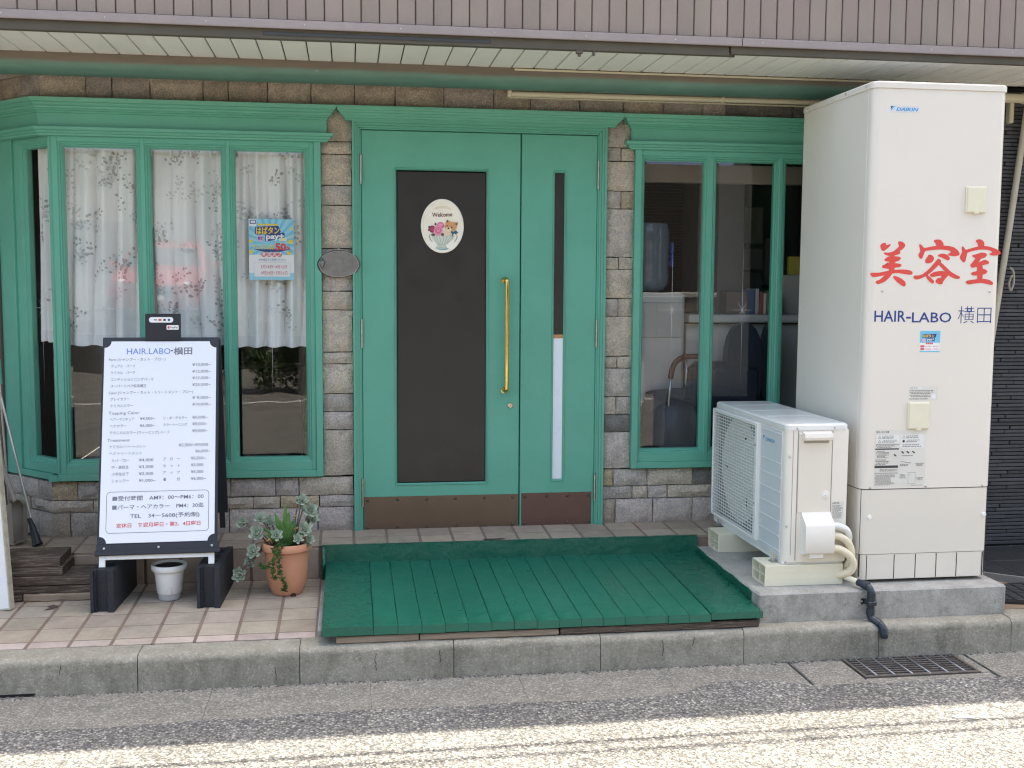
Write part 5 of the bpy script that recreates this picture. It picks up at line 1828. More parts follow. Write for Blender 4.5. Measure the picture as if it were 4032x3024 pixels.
m.poly([(.002, -.0015, .0905), (.013, -.0015, .0905), (.013, -.0015, .1), (.002, -.0015, .1)])
put_text(m, 'PayPay', (.033, -.0016, .057), EX, EZ, .034, .011, .01)
m.build('dark_logos', DARKBAND, cp, local=True, fix=False)
m = MB()
m.poly([(.020, -.0016, .055), (.029, -.0016, .055), (.030, -.0016, .066), (.021, -.0016, .066)])
m.build('red_logo', RED_PRINT, cp, local=True, fix=False)

# -- small white self-watering pot
wp = thing('white_pot', 'small white plastic planter pot with bare soil between the black blocks', 'pot', (-.818, -.534, floor_z(-.534)))
cz = floor_z(-.534) + .001
m = MB()
m.lathe([(.0480, 0), (.0495, .003), (.0525, .040)], (-.818, -.534, cz), 36)
m.build('reservoir', M('translucent_grey_plastic', S(205, 206, 205), .35, var=.08), wp, smooth=40)
m = MB()
m.lathe([(.0545, .030), (.0555, .034), (.066, .128), (.074, .132), (.0785, .138), (.0785, .156), (.075, .161), (.069, .160), (.066, .150), (.0645, .132)], (-.818, -.534, cz), 40)
m.build('body', WHITE_PLASTIC, wp, smooth=40)
m = MB()
m.yprism([(-.826, cz + .030), (-.803, cz + .030), (-.801, cz + .05), (-.806, cz + .062), (-.816, cz + .066), (-.823, cz + .058)], -.5945, -.588)
m.build('filling_spout', M('spout_white', S(214, 214, 210), .4), wp)
m = MB()
m.lathe([(.0668, .150), (.045, .154), (.02, .156), (.0001, .157)], (-.818, -.534, cz), 30)
m.build('soil', SOIL, wp, smooth=True)

# -- terracotta-coloured pot with succulents
tp = thing('succulent_pot', 'terracotta pot overflowing with grey rosette succulents, aloe and trailing sedum', 'potted plant', (-.292, -.50, floor_z(-.50)))
px, py, pz_ = -.292, -.50, floor_z(-.5) + .001
m = MB()
m.lathe([(.070, 0), (.074, .006), (.0745, .012), (.083, .030), (.0915, .070), (.099, .150), (.1025, .196), (.106, .203), (.115, .207), (.1165, .213), (.1165, .236), (.113, .241), (.106, .240), (.102, .232), (.099, .205)], (px, py, pz_), 48)
m.build('pot', TERRACOTTA, tp, smooth=40)
m = MB()
m.lathe([(.013, 0), (.012, -.01), (.0001, -.01)], (px + .030, py - .066, pz_ + .0), 14, ax=1)
m.build('drain_notch', M('notch_dark', (.05, .02, .012), .9), tp)
m = MB()
m.lathe([(.101, .212), (.06, .218), (.0001, .222)], (px, py, pz_), 30)
m.build('soil', SOIL, tp, smooth=True)
def petal(mb_, T, L, w, th, curl=.25):
    # thick spoon-shaped leaf pointing along +Y of T
    prof = [(0, .22), (.25, .55), (.55, .95), (.78, 1.0), (.93, .62), (1.0, .08)]
    rows = []
    for (t, ww) in prof:
        y, z = L * t, L * curl * t * t
        hw = w * ww / 2
        rows.append([(-hw, y, z + th * .35), (0, y, z - th * .1), (hw, y, z + th * .35), (0, y, z - th)])
    I = [[mb_.pt(T @ Vector(p_)) for p_ in r_] for r_ in rows]
    for i in range(len(I) - 1):
        for k in range(4):
            mb_.f.append([I[i][k], I[i][(k + 1) % 4], I[i + 1][(k + 1) % 4], I[i + 1][k]])
    mb_.f.append(I[-1])
def rosette(c, size, normal, seed):
    rr_ = random.Random(seed)
    m = MB()
    nrm = Vector(normal).normalized()
    base = nrm.to_track_quat('Z', 'Y').to_matrix().to_4x4()
    base.translation = Vector(c)
    k = 0
    for ringi, (n_, L, tilt) in enumerate(((6, 1.0, 14), (6, .86, 30), (5, .62, 50), (4, .36, 68))):
        for i in range(n_):
            a_ = 2 * math.pi * (i + .5 * ringi + rr_.uniform(-.12, .12)) / n_
            T = base @ Matrix.Rotation(a_, 4, 'Z') @ Matrix.Rotation(R(tilt + rr_.uniform(-7, 7)), 4, 'X')
            petal(m, T, size * L * rr_.uniform(.88, 1.08), size * L * .52, size * .13)
    return m.build('rosette', MT('rosette'), tp, smooth=60, fix=False)
stems = MB()
def at_px(dx, dz, dy=0.0):
    return Vector((px + dx, py + dy, pz_ + dz))
ros = [(-.205, .105, -.07, .043, (-.35, -.9, .35)), (-.145, .205, -.055, .040, (-.3, -.9, .4)), (-.128, .285, -.03, .044, (-.3, -.85, .5)), (-.198, .325, .0, .034, (-.4, -.8, .6)), (-.118, .345, .02, .036, (-.1, -.8, .6)), (-.160, .150, -.03, .034, (-.5, -.8, .3)), (-.040, .285, -.075, .034, (.0, -.85, .5)), (.085, .305, -.06, .040, (.25, -.85, .45)), (.108, .385, -.01, .044, (.3, -.85, .5)), (.070, .425, .03, .036, (.1, -.8, .6)), (.055, .270, -.085, .028, (.1, -.9, .4)), (.115, .330, .05, .036, (.6, -.6, .5)), (-.075, .325, .03, .034, (-.1, -.8, .6)), (.030, .300, .05, .030, (.1, -.7, .7)), (.105, .262, -.06, .026, (.4, -.8, .3))]
rs_ = random.Random(5)
for k in range(9):
    b_ = ros[rs_.randrange(15)]
    ros.append((b_[0] + rs_.uniform(-.035, .035), b_[1] + rs_.uniform(-.03, .035), b_[2] + rs_.uniform(-.01, .03), rs_.uniform(.014, .022), (b_[4][0] + rs_.uniform(-.4, .4), -.7, .5)))
for i, (dx, dz, dy, sz, nr) in enumerate(ros):
    c_ = at_px(dx, dz, dy)
    rosette(c_, sz, nr, i)
    s_ = at_px(max(-.08, min(.08, dx * .5)), .222, dy * .3)
    mid = (s_ + c_) / 2 + Vector((0, -.01, .02))
    stems.tube(pipe_path([s_, mid, c_ - Vector(nr).normalized() * .004], 4), .0035, 6)
stems.build('stems', M('grey_brown_stem', (.16, .12, .09), .8), tp, smooth=True)
# aloe-like spiky leaves
for i, (az, el, L, w) in enumerate([(95, 80, .21, .040), (135, 66, .18, .044), (165, 45, .16, .036), (60, 58, .17, .040), (25, 42, .15, .034), (110, 60, .15, .042), (195, 38, .13, .030), (75, 72, .18, .036), (300, 60, .09, .024), (240, 62, .10, .024)]):
    m = MB()
    d_ = Vector((math.cos(R(az)) * math.cos(R(el)), -abs(math.sin(R(az))) * math.cos(R(el)) * .5, math.sin(R(el))))
    o_ = at_px(.0, .222, -.015)
    side = d_.cross(Vector((0, -1, 0))).normalized()
    nrm = side.cross(d_).normalized()
    rows = []
    for k in range(9):
        t = k / 8
        ww = w * (1 - t ** 1.6) * (.75 + .5 * min(1, t * 3)) / 2 + .0004
        cc = o_ + d_ * L * t + Vector((0, 0, -.02)) * t * t * (1 if el < 60 else 0)
        rows.append([m.pt(cc - side * ww), m.pt(cc - nrm * ww * .35), m.pt(cc + side * ww), m.pt(cc + nrm * ww * .45)])
    for k in range(8):
        for j in range(4):
            m.f.append([rows[k][j], rows[k][(j + 1) % 4], rows[k + 1][(j + 1) % 4], rows[k + 1][j]])
    m.build('spiky_leaf', MT('aloe'), tp, smooth=50)
# trailing sedum strands
def strand(pts, n_, seed, nm='sedum_strand'):
    rr_ = random.Random(seed)
    path = pipe_path(pts, 10)
    m = MB()
    m.tube(path, .0016, 5)
    for k in range(n_):
        t = rr_.random()
        p_ = path[int(t * (len(path) - 1))]
        d_ = Vector((rr_.uniform(-1, 1), rr_.uniform(-1, .15), rr_.uniform(-.5, .8))).normalized()
        T = d_.to_track_quat('Y', 'Z').to_matrix().to_4x4()
        T.translation = p_
        L = rr_.uniform(.011, .019)
        petal(m, T, L, L * .34, L * .22, .1)
    m.build(nm, MT('sedum'), tp, smooth=60, fix=False)
P_ = at_px
strand([P_(-.02, .225, -.07), P_(-.035, .245, -.105), P_(-.030, .20, -.126), P_(-.028, .15, -.126), P_(-.018, .10, -.122), P_(-.002, .055, -.115), P_(-.010, .035, -.11)], 150, 1)
strand([P_(-.03, .225, -.07), P_(-.05, .24, -.108), P_(-.052, .19, -.126), P_(-.075, .155, -.13), P_(-.10, .145, -.118), P_(-.122, .165, -.09)], 90, 2)
strand([P_(-.01, .225, -.07), P_(-.015, .24, -.112), P_(-.048, .17, -.128), P_(-.055, .115, -.124), P_(-.048, .098, -.122)], 70, 3)
strand([P_(.03, .225, -.03), P_(.03, .265, -.06), P_(.02, .275, -.08)], 40, 4)
strand([P_(.05, .225, -.02), P_(.055, .26, -.05), P_(.05, .27, -.07)], 30, 5)
for i, (dx, dz, dy, col) in enumerate([(-.085, .268, -.10, 1), (.038, .312, -.07, 2), (.03, .352, .0, 1)]):
    m = MB()
    T = Vector((.6, -.7, .2)).to_track_quat('Y', 'Z').to_matrix().to_4x4()
    T.translation = at_px(dx, dz, dy)
    petal(m, T, .028, .016, .004)
    m.build('yellowed_leaf', M('yellowed_leaf', S(210, 190, 120), .5) if col == 1 else M('orange_leaf', S(215, 150, 95), .5), tp, smooth=60)

# -- old planks stacked at the left
def plank(x0, x1, y0, y1, z0, z1, mat, label, rot=0.0):
    m = MB()
    cx_, cy_ = (x0 + x1) / 2, (y0 + y1) / 2
    n_ = 16
    prof = [(y0, z0 + .004), (y0 - .0, z1 - .005), (y0 + .005, z1), (y1 - .005, z1), (y1, z1 - .005), (y1, z0 + .004), (y1 - .004, z0), (y0 + .004, z0)]
    rows = []
    for k in range(n_ + 1):
        x = x0 + (x1 - x0) * k / n_
        j = .0022
        sh = .004 if k in (0, n_) else 0
        rows.append([m.pt((x - cx_, (q_[0] + (sh if q_[0] < cy_ else -sh)) - cy_ + rnd.uniform(-j, j), q_[1] - z0 + rnd.uniform(-j, j) * .7)) for q_ in prof])
    for k in range(n_):
        for j in range(len(prof)):
            j2 = (j + 1) % len(prof)
            m.f.append([rows[k][j], rows[k + 1][j], rows[k + 1][j2], rows[k][j2]])
    m.f.append(rows[0])
    m.f.append(rows[-1][::-1])
    o = m.build('plank', mat, smooth=35)
    o.location = (cx_, cy_, z0)
    o.rotation_euler = (0, 0, rot)
    return tag(o, label, 'plank', 'old planks stacked on the tiles')
W1, W2 = MT('old_brown_wood'), MT('pale_worn_wood')
zz = floor_z(-.5) + .001
plank(-2.05, -1.462, -.525, -.335, zz, zz + .033, W1, 'short bottom plank at the left end of the old plank stack')
plank(-1.455, -1.166, -.528, -.335, zz, zz + .034, W2, 'pale worn bottom plank of the old plank stack beside the black block')
plank(-2.05, -1.163, -.522, -.335, zz + .0345, zz + .073, W1, 'brown plank second from the bottom of the old plank stack')
plank(-2.05, -1.150, -.528, -.322, zz + .0735, zz + .115, W1, 'long brown plank in the middle of the old plank stack')
plank(-2.05, -1.283, -.516, -.305, zz + .1155, zz + .155, W1, 'brown plank second from the top of the old plank stack', R(-1.5))
plank(-2.05, -1.300, -.525, -.285, zz + .1555, zz + .192, W1, 'topmost pale edged plank of the old plank stack', R(1.0))
# -- white board leaning at the picture's left edge
wb = thing('white_board', 'white edge of a leaning board cut off by the left picture edge', 'board', (-1.51, -.63, .157), (R(-6), R(-6.5), R(-14)))
m = MB()
m.box(-.60, .03, -.006, .03, .002, .78, .003)
m.build('sheet', M('white_board_paint', (.78, .78, .78), .4, var=.04), wb, local=True)
m = MB()
m.box(-.602, .0345, -.0065, .0325, 0, .010, .002)
m.box(.0302, .0345, -.0055, .0315, .010, .78, .001)
m.build('edge_trim', M('stained_trim', S(186, 178, 158), .6, var=.35, vs=30), wb, local=True)
# -- dustpan, broom and sticks in the corner
dpn = thing('dustpan', 'grey beige long handled dustpan standing behind the old planks', 'dustpan', (-1.60, -.14, .335))
m = MB()
prof = [(-1.630, .338), (-1.597, .336), (-1.553, .355), (-1.550, .44), (-1.558, .525), (-1.575, .545), (-1.612, .548), (-1.628, .53)]
m.yprism([(x_, z_ + .002) for x_, z_ in prof], -.075, -.068)
for i in range(len(prof)):
    if i == 0:
        continue
    a_, b_ = Vector((prof[i][0], 0, prof[i][1] + .002)), Vector((prof[(i + 1) % len(prof)][0], 0, prof[(i + 1) % len(prof)][1] + .002))
    m.poly([(a_.x, -.072, a_.z), (b_.x, -.072, b_.z), (b_.x, -.15 if b_.z < .5 else -.11, b_.z), (a_.x, -.15 if a_.z < .5 else -.11, a_.z)])
m.yprism([(-1.630, .34), (-1.597, .338), (-1.602, .545), (-1.628, .53)], -.150, -.146)
m.build('pan', GREY_PLASTIC, dpn)
m = MB()
m.tube([(-1.600, -.10, .54), (-1.66, -.08, .72), (-1.71, -.05, 1.10)], .012, 10)
m.build('handle', GREY_PLASTIC, dpn, smooth=50)
br = thing('broom', 'broom with thin metal pole and black head leaning in the left corner', 'broom', (-1.483, -.16, .335))
m = MB()
m.tube([(-1.52, -.125, .45), (-1.66, -.02, .99), (-1.72, .03, 1.24)], .0065, 10)
m.build('pole', ALU, br, smooth=50)
m = MB()
m.tube([(-1.5295, -.13, .462), (-1.515, -.135, .43), (-1.490, -.155, .352), (-1.484, -.160, .338)], [.010, .013, .021, .026], 10)
m.build('head', BLACK_PLASTIC, br, smooth=50)
gs = thing('green_grip_stick', 'thin stick with a green grip standing at the left wall edge', 'stick', (-1.66, .0, .335))
m = MB()
m.tube([(-1.640, -.03, .337), (-1.675, -.01, 1.10)], .006, 8)
m.build('shaft', ALU, gs, smooth=50)
m = MB()
m.tube([(-1.6755, -.0098, 1.10), (-1.681, -.006, 1.22)], .012, 10)
m.build('grip', G_PAINT, gs, smooth=50)

# -- oval pewter plaque on the stone pier
pq = thing('oval_plaque', 'pewter coloured oval wall plaque with brown rim on the stone pier', 'plaque', (-.046, -.02, 1.69))
rim = [(-.154, 1.690), (-.149, 1.707), (-.126, 1.740), (-.081, 1.760), (-.046, 1.763), (-.012, 1.760), (.034, 1.743), (.054, 1.712), (.062, 1.693), (.056, 1.672), (.034, 1.644), (-.010, 1.627), (-.046, 1.624), (-.081, 1.625), (-.132, 1.646), (-.149, 1.672)]
rim = chaikin(rim)
cxp, czp = -.046, 1.693
def sc(k):
    return [(cxp + (x_ - cxp) * k, czp + (z_ - czp) * k * (1 if k > .97 else .99)) for x_, z_ in rim]
m = MB()
m.yprism(sc(1.0), -.030, -.008)
m.build('rim', M('brown_plaque_rim', (.10, .06, .048), .5), pq, smooth=30)
m = MB()
m.yprism(sc(.935), -.0335, -.029)
m.build('plate', M('pewter', (.24, .235, .225), .42, metal=.75, var=.3, vs=30, bump=.35, bs=60), pq)
m = MB()
for i in range(len(rim)):
    a_, b_ = sc(.93)[i], sc(.93)[(i + 1) % len(rim)]
    m.tube([(a_[0], -.034, a_[1]), (b_[0], -.034, b_[1])], .0017, 5, cap=False)
m.build('plate_edge', M('bright_pewter', (.55, .54, .5), .3, metal=1.0, var=.35, vs=60), pq, smooth=True)
m = MB()
m.lathe([(.001, .028), (.0065, .022), (.013, .013), (.015, .006), (.010, -.010), (.003, -.026), (.001, -.03)], (-.128, -.0335, 1.693), 10)
m.build('embossed_lamp', M('pewter', None), pq, smooth=True)
m = MB()
put_text(m, '~ ~~~', (-.085, -.0345, 1.672), EX, EZ, .09, .02, .0) if False else None
m.lathe([(.004, 0), (.004, -.006), (.0001, -.007)], (-.046, -.03, 1.768), 12, ax=1)
m.build('hanging_screw', STEEL, pq, smooth=40)

# -- oval welcome plate on the door glass
wpq = thing('welcome_plate', 'white oval Welcome plate with puppy and roses painted on it', 'plate', (.474, -.01, 1.89))
m = MB()
N_ = 56
rings_ = []
for k, y_ in ((1.0, -.002), (1.0, -.006), (.975, -.0085), (.91, -.0085), (.89, -.0065)):
    rings_.append([m.pt((.474 + .109 * k * math.cos(2 * math.pi * i / N_), y_, 1.889 + .136 * k * math.sin(2 * math.pi * i / N_))) for i in range(N_)])
for j in range(len(rings_) - 1):
    for i in range(N_):
        m.f.append([rings_[j][i], rings_[j][(i + 1) % N_], rings_[j + 1][(i + 1) % N_], rings_[j + 1][i]])
m.f.append(rings_[-1])
m.build('plate', M('ivory_glaze', S(246, 240, 224), .25, var=.02), wpq, smooth=40)
U = .2169e-3 * 0.1808 * 5.53 * .0 + .2318e-3   # metres per crop pixel of the painted motif
def wpx(u, v):
    return (.474 + (u - 797) * U, 1.889 - (v - 775) * U)
def blob(pts, mat, lift, name):
    m = MB()
    m.poly([(p_[0], -.0067 - lift * .0001, p_[1]) for p_ in pts])
    m.build(name, mat, wpq, fix=False)
def ell(u, v, ru, rv, n=22, rot=0.0):
    out = []
    for k in range(n):
        a_ = 2 * math.pi * k / n
        x_, z_ = ru * math.cos(a_), rv * math.sin(a_)
        out.append(wpx(u + x_ * math.cos(rot) - z_ * math.sin(rot), v + x_ * math.sin(rot) + z_ * math.cos(rot)))
    return out
def pts_(l):
    return [wpx(*q_) for q_ in l]
def pm(n_, *c):
    return M('paint_' + n_, S(*c), .45, var=.12, vs=60)
blob(ell(795, 1275, 165, 26), pm('teal', 120, 170, 175), 1, 'painted_shadow')
blob(pts_([(640, 1255), (660, 1225), (700, 1200), (860, 1200), (900, 1225), (890, 1262), (760, 1275)]), pm('urn_grey', 190, 198, 184), 2, 'painted_urn')
blob(pts_([(545, 985), (1070, 985), (1040, 1050), (960, 1120), (890, 1170), (870, 1215), (690, 1215), (680, 1170), (620, 1110), (570, 1050)]), pm('urn_pale', 214, 220, 206), 3, 'painted_urn')
for k, (ua, ub) in enumerate(((600, 690), (660, 735), (730, 775), (830, 800), (900, 840), (980, 870), (1040, 890))):
    blob(pts_([(ua - 5, 992), (ua + 7, 992), (ub + 4, 1165), (ub - 4, 1165)]), pm('urn_dark', 150, 160, 146), 4 + k, 'painted_flute')
blob(pts_([(690, 1165), (868, 1165), (862, 1195), (694, 1195)]), pm('urn_grey', 190, 198, 184), 12, 'painted_urn')
for sgn, u0 in ((-1, 530), (1, 1100)):
    blob(pts_([(u0, 950), (u0 + sgn * 35, 990), (u0 + sgn * 10, 1060), (u0 - sgn * 40, 1120), (u0 - sgn * 48, 1110), (u0 - sgn * 8, 1050), (u0 + sgn * 15, 990), (u0 - sgn * 8, 960)]), pm('urn_dark', 150, 160, 146), 13, 'painted_handle')
for k, (u, v, ru, rv) in enumerate(((520, 800, 35, 25), (500, 860, 20, 25), (595, 965, 45, 28), (795, 955, 40, 32), (645, 735, 22, 30), (815, 775, 25, 30))):
    blob(ell(u, v, ru, rv), pm('leaf', 78, 92, 82) if k < 4 else pm('bud', 120, 50, 60), 14 + k, 'painted_leaf')
for k, (u, v, ru, rv, c_) in enumerate(((755, 760, 80, 72, (228, 110, 150)), (575, 845, 72, 80, (150, 55, 80)), (700, 875, 100, 110, (240, 150, 180)), (575, 840, 45, 50, (180, 80, 105)), (705, 870, 66, 72, (228, 112, 152)), (705, 862, 34, 38, (245, 170, 195)), (706, 856, 14, 16, (200, 60, 100)), (755, 745, 50, 30, (245, 160, 188)))):
    blob(ell(u, v, ru, rv), pm('rose%d' % k, *c_), 21 + k, 'painted_rose')
blob(pts_([(825, 870), (985, 880), (1000, 985), (830, 985)]), pm('fur_light', 236, 212, 180), 30, 'painted_puppy')
blob(pts_([(868, 700), (890, 635), (940, 655), (985, 680), (1060, 690), (1140, 690), (1125, 760), (1095, 830), (1020, 895), (920, 910), (850, 860), (850, 770)]), pm('fur', 214, 160, 108), 31, 'painted_puppy')
for k, (u, v, ru, rv, c_) in enumerate(((905, 670, 20, 28, (120, 70, 55)), (1100, 725, 20, 22, (120, 70, 55)), (925, 850, 72, 58, (240, 214, 182)), (900, 772, 17, 14, (60, 40, 36)), (1000, 802, 18, 16, (60, 40, 36)), (928, 822, 22, 20, (48, 34, 32)))):
    blob(ell(u, v, ru, rv), pm('pup%d' % k, *c_), 32 + k, 'painted_puppy')
blob(pts_([(985, 875), (1035, 905), (1090, 860), (1140, 915), (1090, 950), (1045, 925), (1030, 990), (1005, 1000), (1010, 940), (980, 915)]), pm('bow', 36, 96, 118), 40, 'painted_bow')
m = MB()
put_text(m, 'Welcome', (wpx(575, 582)[0], -.0085, wpx(575, 582)[1]), (.998, 0, .05), (-.05, 0, .998), 437 * U, .031, .012)
m.build('welcome_lettering', M('maroon_print', (.16, .035, .04), .5), wpq, fix=False, kind='stuff')
m = MB()
for k in range(13):
    u = 625 + k * 29
    v = 400 - 38 * math.sin(math.pi * k / 12)
    for j in range(10):
        a1, a2 = 2 * math.pi * j / 10, 2 * math.pi * (j + .8) / 10
        if (k + j) % 3 == 0:
            continue
        ra, rb = (13 + 8 * math.sin(math.pi * k / 12)), (17 + 8 * math.sin(math.pi * k / 12))
        m.poly([(wpx(u + r_ * math.cos(a_), v + r_ * math.sin(a_))[0], -.0085, wpx(u + r_ * math.cos(a_), v + r_ * math.sin(a_))[1]) for r_, a_ in ((ra, a1), (ra, a2), (rb, a2), (rb, a1))])
m.build('gold_scroll', M('gold_print', (.62, .42, .22), .5), wpq, fix=False, kind='stuff')

# -- campaign poster behind the bay glass
po = thing('campaign_poster', 'blue and white campaign poster in the right pane of the bay window', 'poster', (-.378, .012, 1.611))
yp = .0115
A0, A1, B0, B1 = -.4875, -.2685, 1.6115, 1.9135
def pq_(u, v):   # poster crop pixels -> x, z
    return (A0 + (u - 615) / (1452 - 615) * (A1 - A0), B1 - (v - 57) / (1197 - 57) * (B1 - B0))
m = MB()
m.box(A0, A1, yp, yp + .0006, B0, B1)
m.build('sheet', PAPER, po)
def pflat(u0, v0, u1, v1, mat, lift, name='print_area'):
    a_, b_ = pq_(u0, v0), pq_(u1, v1)
    flat(po, name, mat, a_[0], b_[0], b_[1], a_[1], yp - lift * .0002)
pflat(615, 57, 1452, 725, LBLUE_PRINT, 1)
pflat(615, 1065, 1452, 1197, LBLUE_PRINT, 1)
m = MB()
ctr = (1040, 520)
for k in range(22):
    a1, a2 = 2 * math.pi * k / 22, 2 * math.pi * (k + .45) / 22
    def hit(a_):
        c_, s_ = math.cos(a_), math.sin(a_)
        t_ = min(((1450 - 1040) if c_ > 0 else (1040 - 617)) / max(1e-6, abs(c_)), ((723 - 520) if s_ > 0 else (520 - 59)) / max(1e-6, abs(s_)))
        return pq_(1040 + c_ * t_, 520 + s_ * t_)
    c0 = pq_(*ctr)
    h1, h2 = hit(a1), hit(a2)
    m.poly([(c0[0], yp - .00035, c0[1]), (h1[0], yp - .00035, h1[1]), (h2[0], yp - .00035, h2[1])])
m.build('ray_pattern', MBLUE_PRINT, po, fix=False, kind='stuff')
pflat(625, 65, 760, 195, PAPER, 3)
pflat(637, 78, 750, 150, NAVY_PRINT, 4)
pflat(655, 92, 735, 135, PAPER, 5)
m = MB()
for (q_, lift) in (([(735, 205), (1165, 180), (1215, 290), (1180, 330), (755, 352), (728, 330)], 5), ([(925, 350), (1270, 305), (1290, 330), (1280, 395), (1150, 430), (990, 470), (915, 470)], 6)):
    m.poly([(pq_(*v)[0], yp - lift * .0002, pq_(*v)[1]) for v in q_])
m.poly([(pq_(*v)[0], yp - .0008, pq_(*v)[1]) for v in [(690, 620), (1390, 620), (1200, 665), (900, 672)]])
m.build('navy_ground', NAVY_PRINT, po, fix=False)
def ptext(s_, u, v, w, h, mat, lift=8, bold=.02, name='lettering', shear=0, skew=0.0):
    m = MB()
    p_ = pq_(u, v)
    k = (A1 - A0) / (1452 - 615)
    put_text(m, s_, (p_[0], yp - lift * .0002, p_[1]), (math.cos(skew), 0, math.sin(skew)), EZ, w * k, h * k * 1.15, bold, shear)
    m.build(name, mat, po, fix=False, kind='stuff')
ptext('はばタン', 750, 335, 440, 130, YELLOW_PRINT, bold=.035, skew=.03)
ptext('pay+', 935, 430, 340, 120, PAPER, bold=.04, skew=.03)
pflat(785, 148, 1165, 178, YELLOW_PRINT, 3)
ptext('プレミアム率', 672, 620, 420, 82, YELLOW_PRINT, bold=.035)
ptext('50', 1105, 632, 205, 150, RED_PRINT, bold=.05)
ptext('%', 1312, 632, 82, 80, RED_PRINT, bold=.03)
m = MB()
for k in range(4):
    c_ = pq_(890 + 98 * k, 718)
    circle(m, c_[0], c_[1], .0125, yp - .0012, 24)
m.build('red_discs', RED_PRINT, po, fix=False)
for k, ch in enumerate('参加店舗'):
    ptext(ch, 855 + 98 * k, 745, 70, 74, PAPER, bold=.02)
m = MB()
c_ = pq_(830, 418)
circle(m, c_[0], c_[1], .0165, yp - .0014, 24)
m.build('pink_disc', PINK_PRINT, po, fix=False)
ptext('第5弾', 785, 440, 100, 54, NAVY_PRINT, bold=.03)
pflat(1175, 405, 1325, 470, M('pale_tag_print', (.75, .74, .50), .5), 8)
m = MB()
for (u, v, r_) in ((1405, 228, 26), (650, 475, 34), (1395, 480, 44), (650, 672, 38), (1360, 692, 38), (1290, 98, 12), (1390, 390, 16), (700, 405, 16)):
    c_ = pq_(u, v)
    circle(m, c_[0], c_[1], r_ * (A1 - A0) / 837, yp - .0006, 12)
m.build('gold_confetti', YELLOW_PRINT, po, fix=False)
ptext('ぜひ当店でご利用ください!', 790, 840, 505, 50, M('soft_navy_print', (.12, .14, .35), .5), bold=.0)
m = MB()
x0_, z0_ = pq_(705, 1138)
x1_, z1_ = pq_(1380, 865)
for (a_, b_, c_, d_) in ((x0_, x1_, z0_, z0_ + .0006), (x0_, x1_, z1_, z1_ + .0006), (x0_, x0_ + .0006, z0_, z1_), (x1_ - .0006, x1_, z0_, z1_)):
    m.poly([(a_, yp - .0006, c_), (b_, yp - .0006, c_), (b_, yp - .0006, d_), (a_, yp - .0006, d_)])
m.build('ticket_outline', INK, po, fix=False, kind='stuff')
flat(po, 'ticket_ground', PAPER, x0_, x1_, z0_, z1_, yp - .0004)
DR = M('dark_pink_print', (.62, .10, .16), .5)
for (s_, u, v, w) in (('3月18日', 830, 975, 220), ('4月12日', 1100, 975, 220), ('4月24日', 830, 1090, 225), ('7月31日', 1110, 1090, 215)):
    ptext(s_, u, v, w, 68, DR, bold=.0)
ptext('～', 1055, 965, 40, 50, DR, bold=0)
ptext('～', 1068, 1080, 38, 50, DR, bold=0)

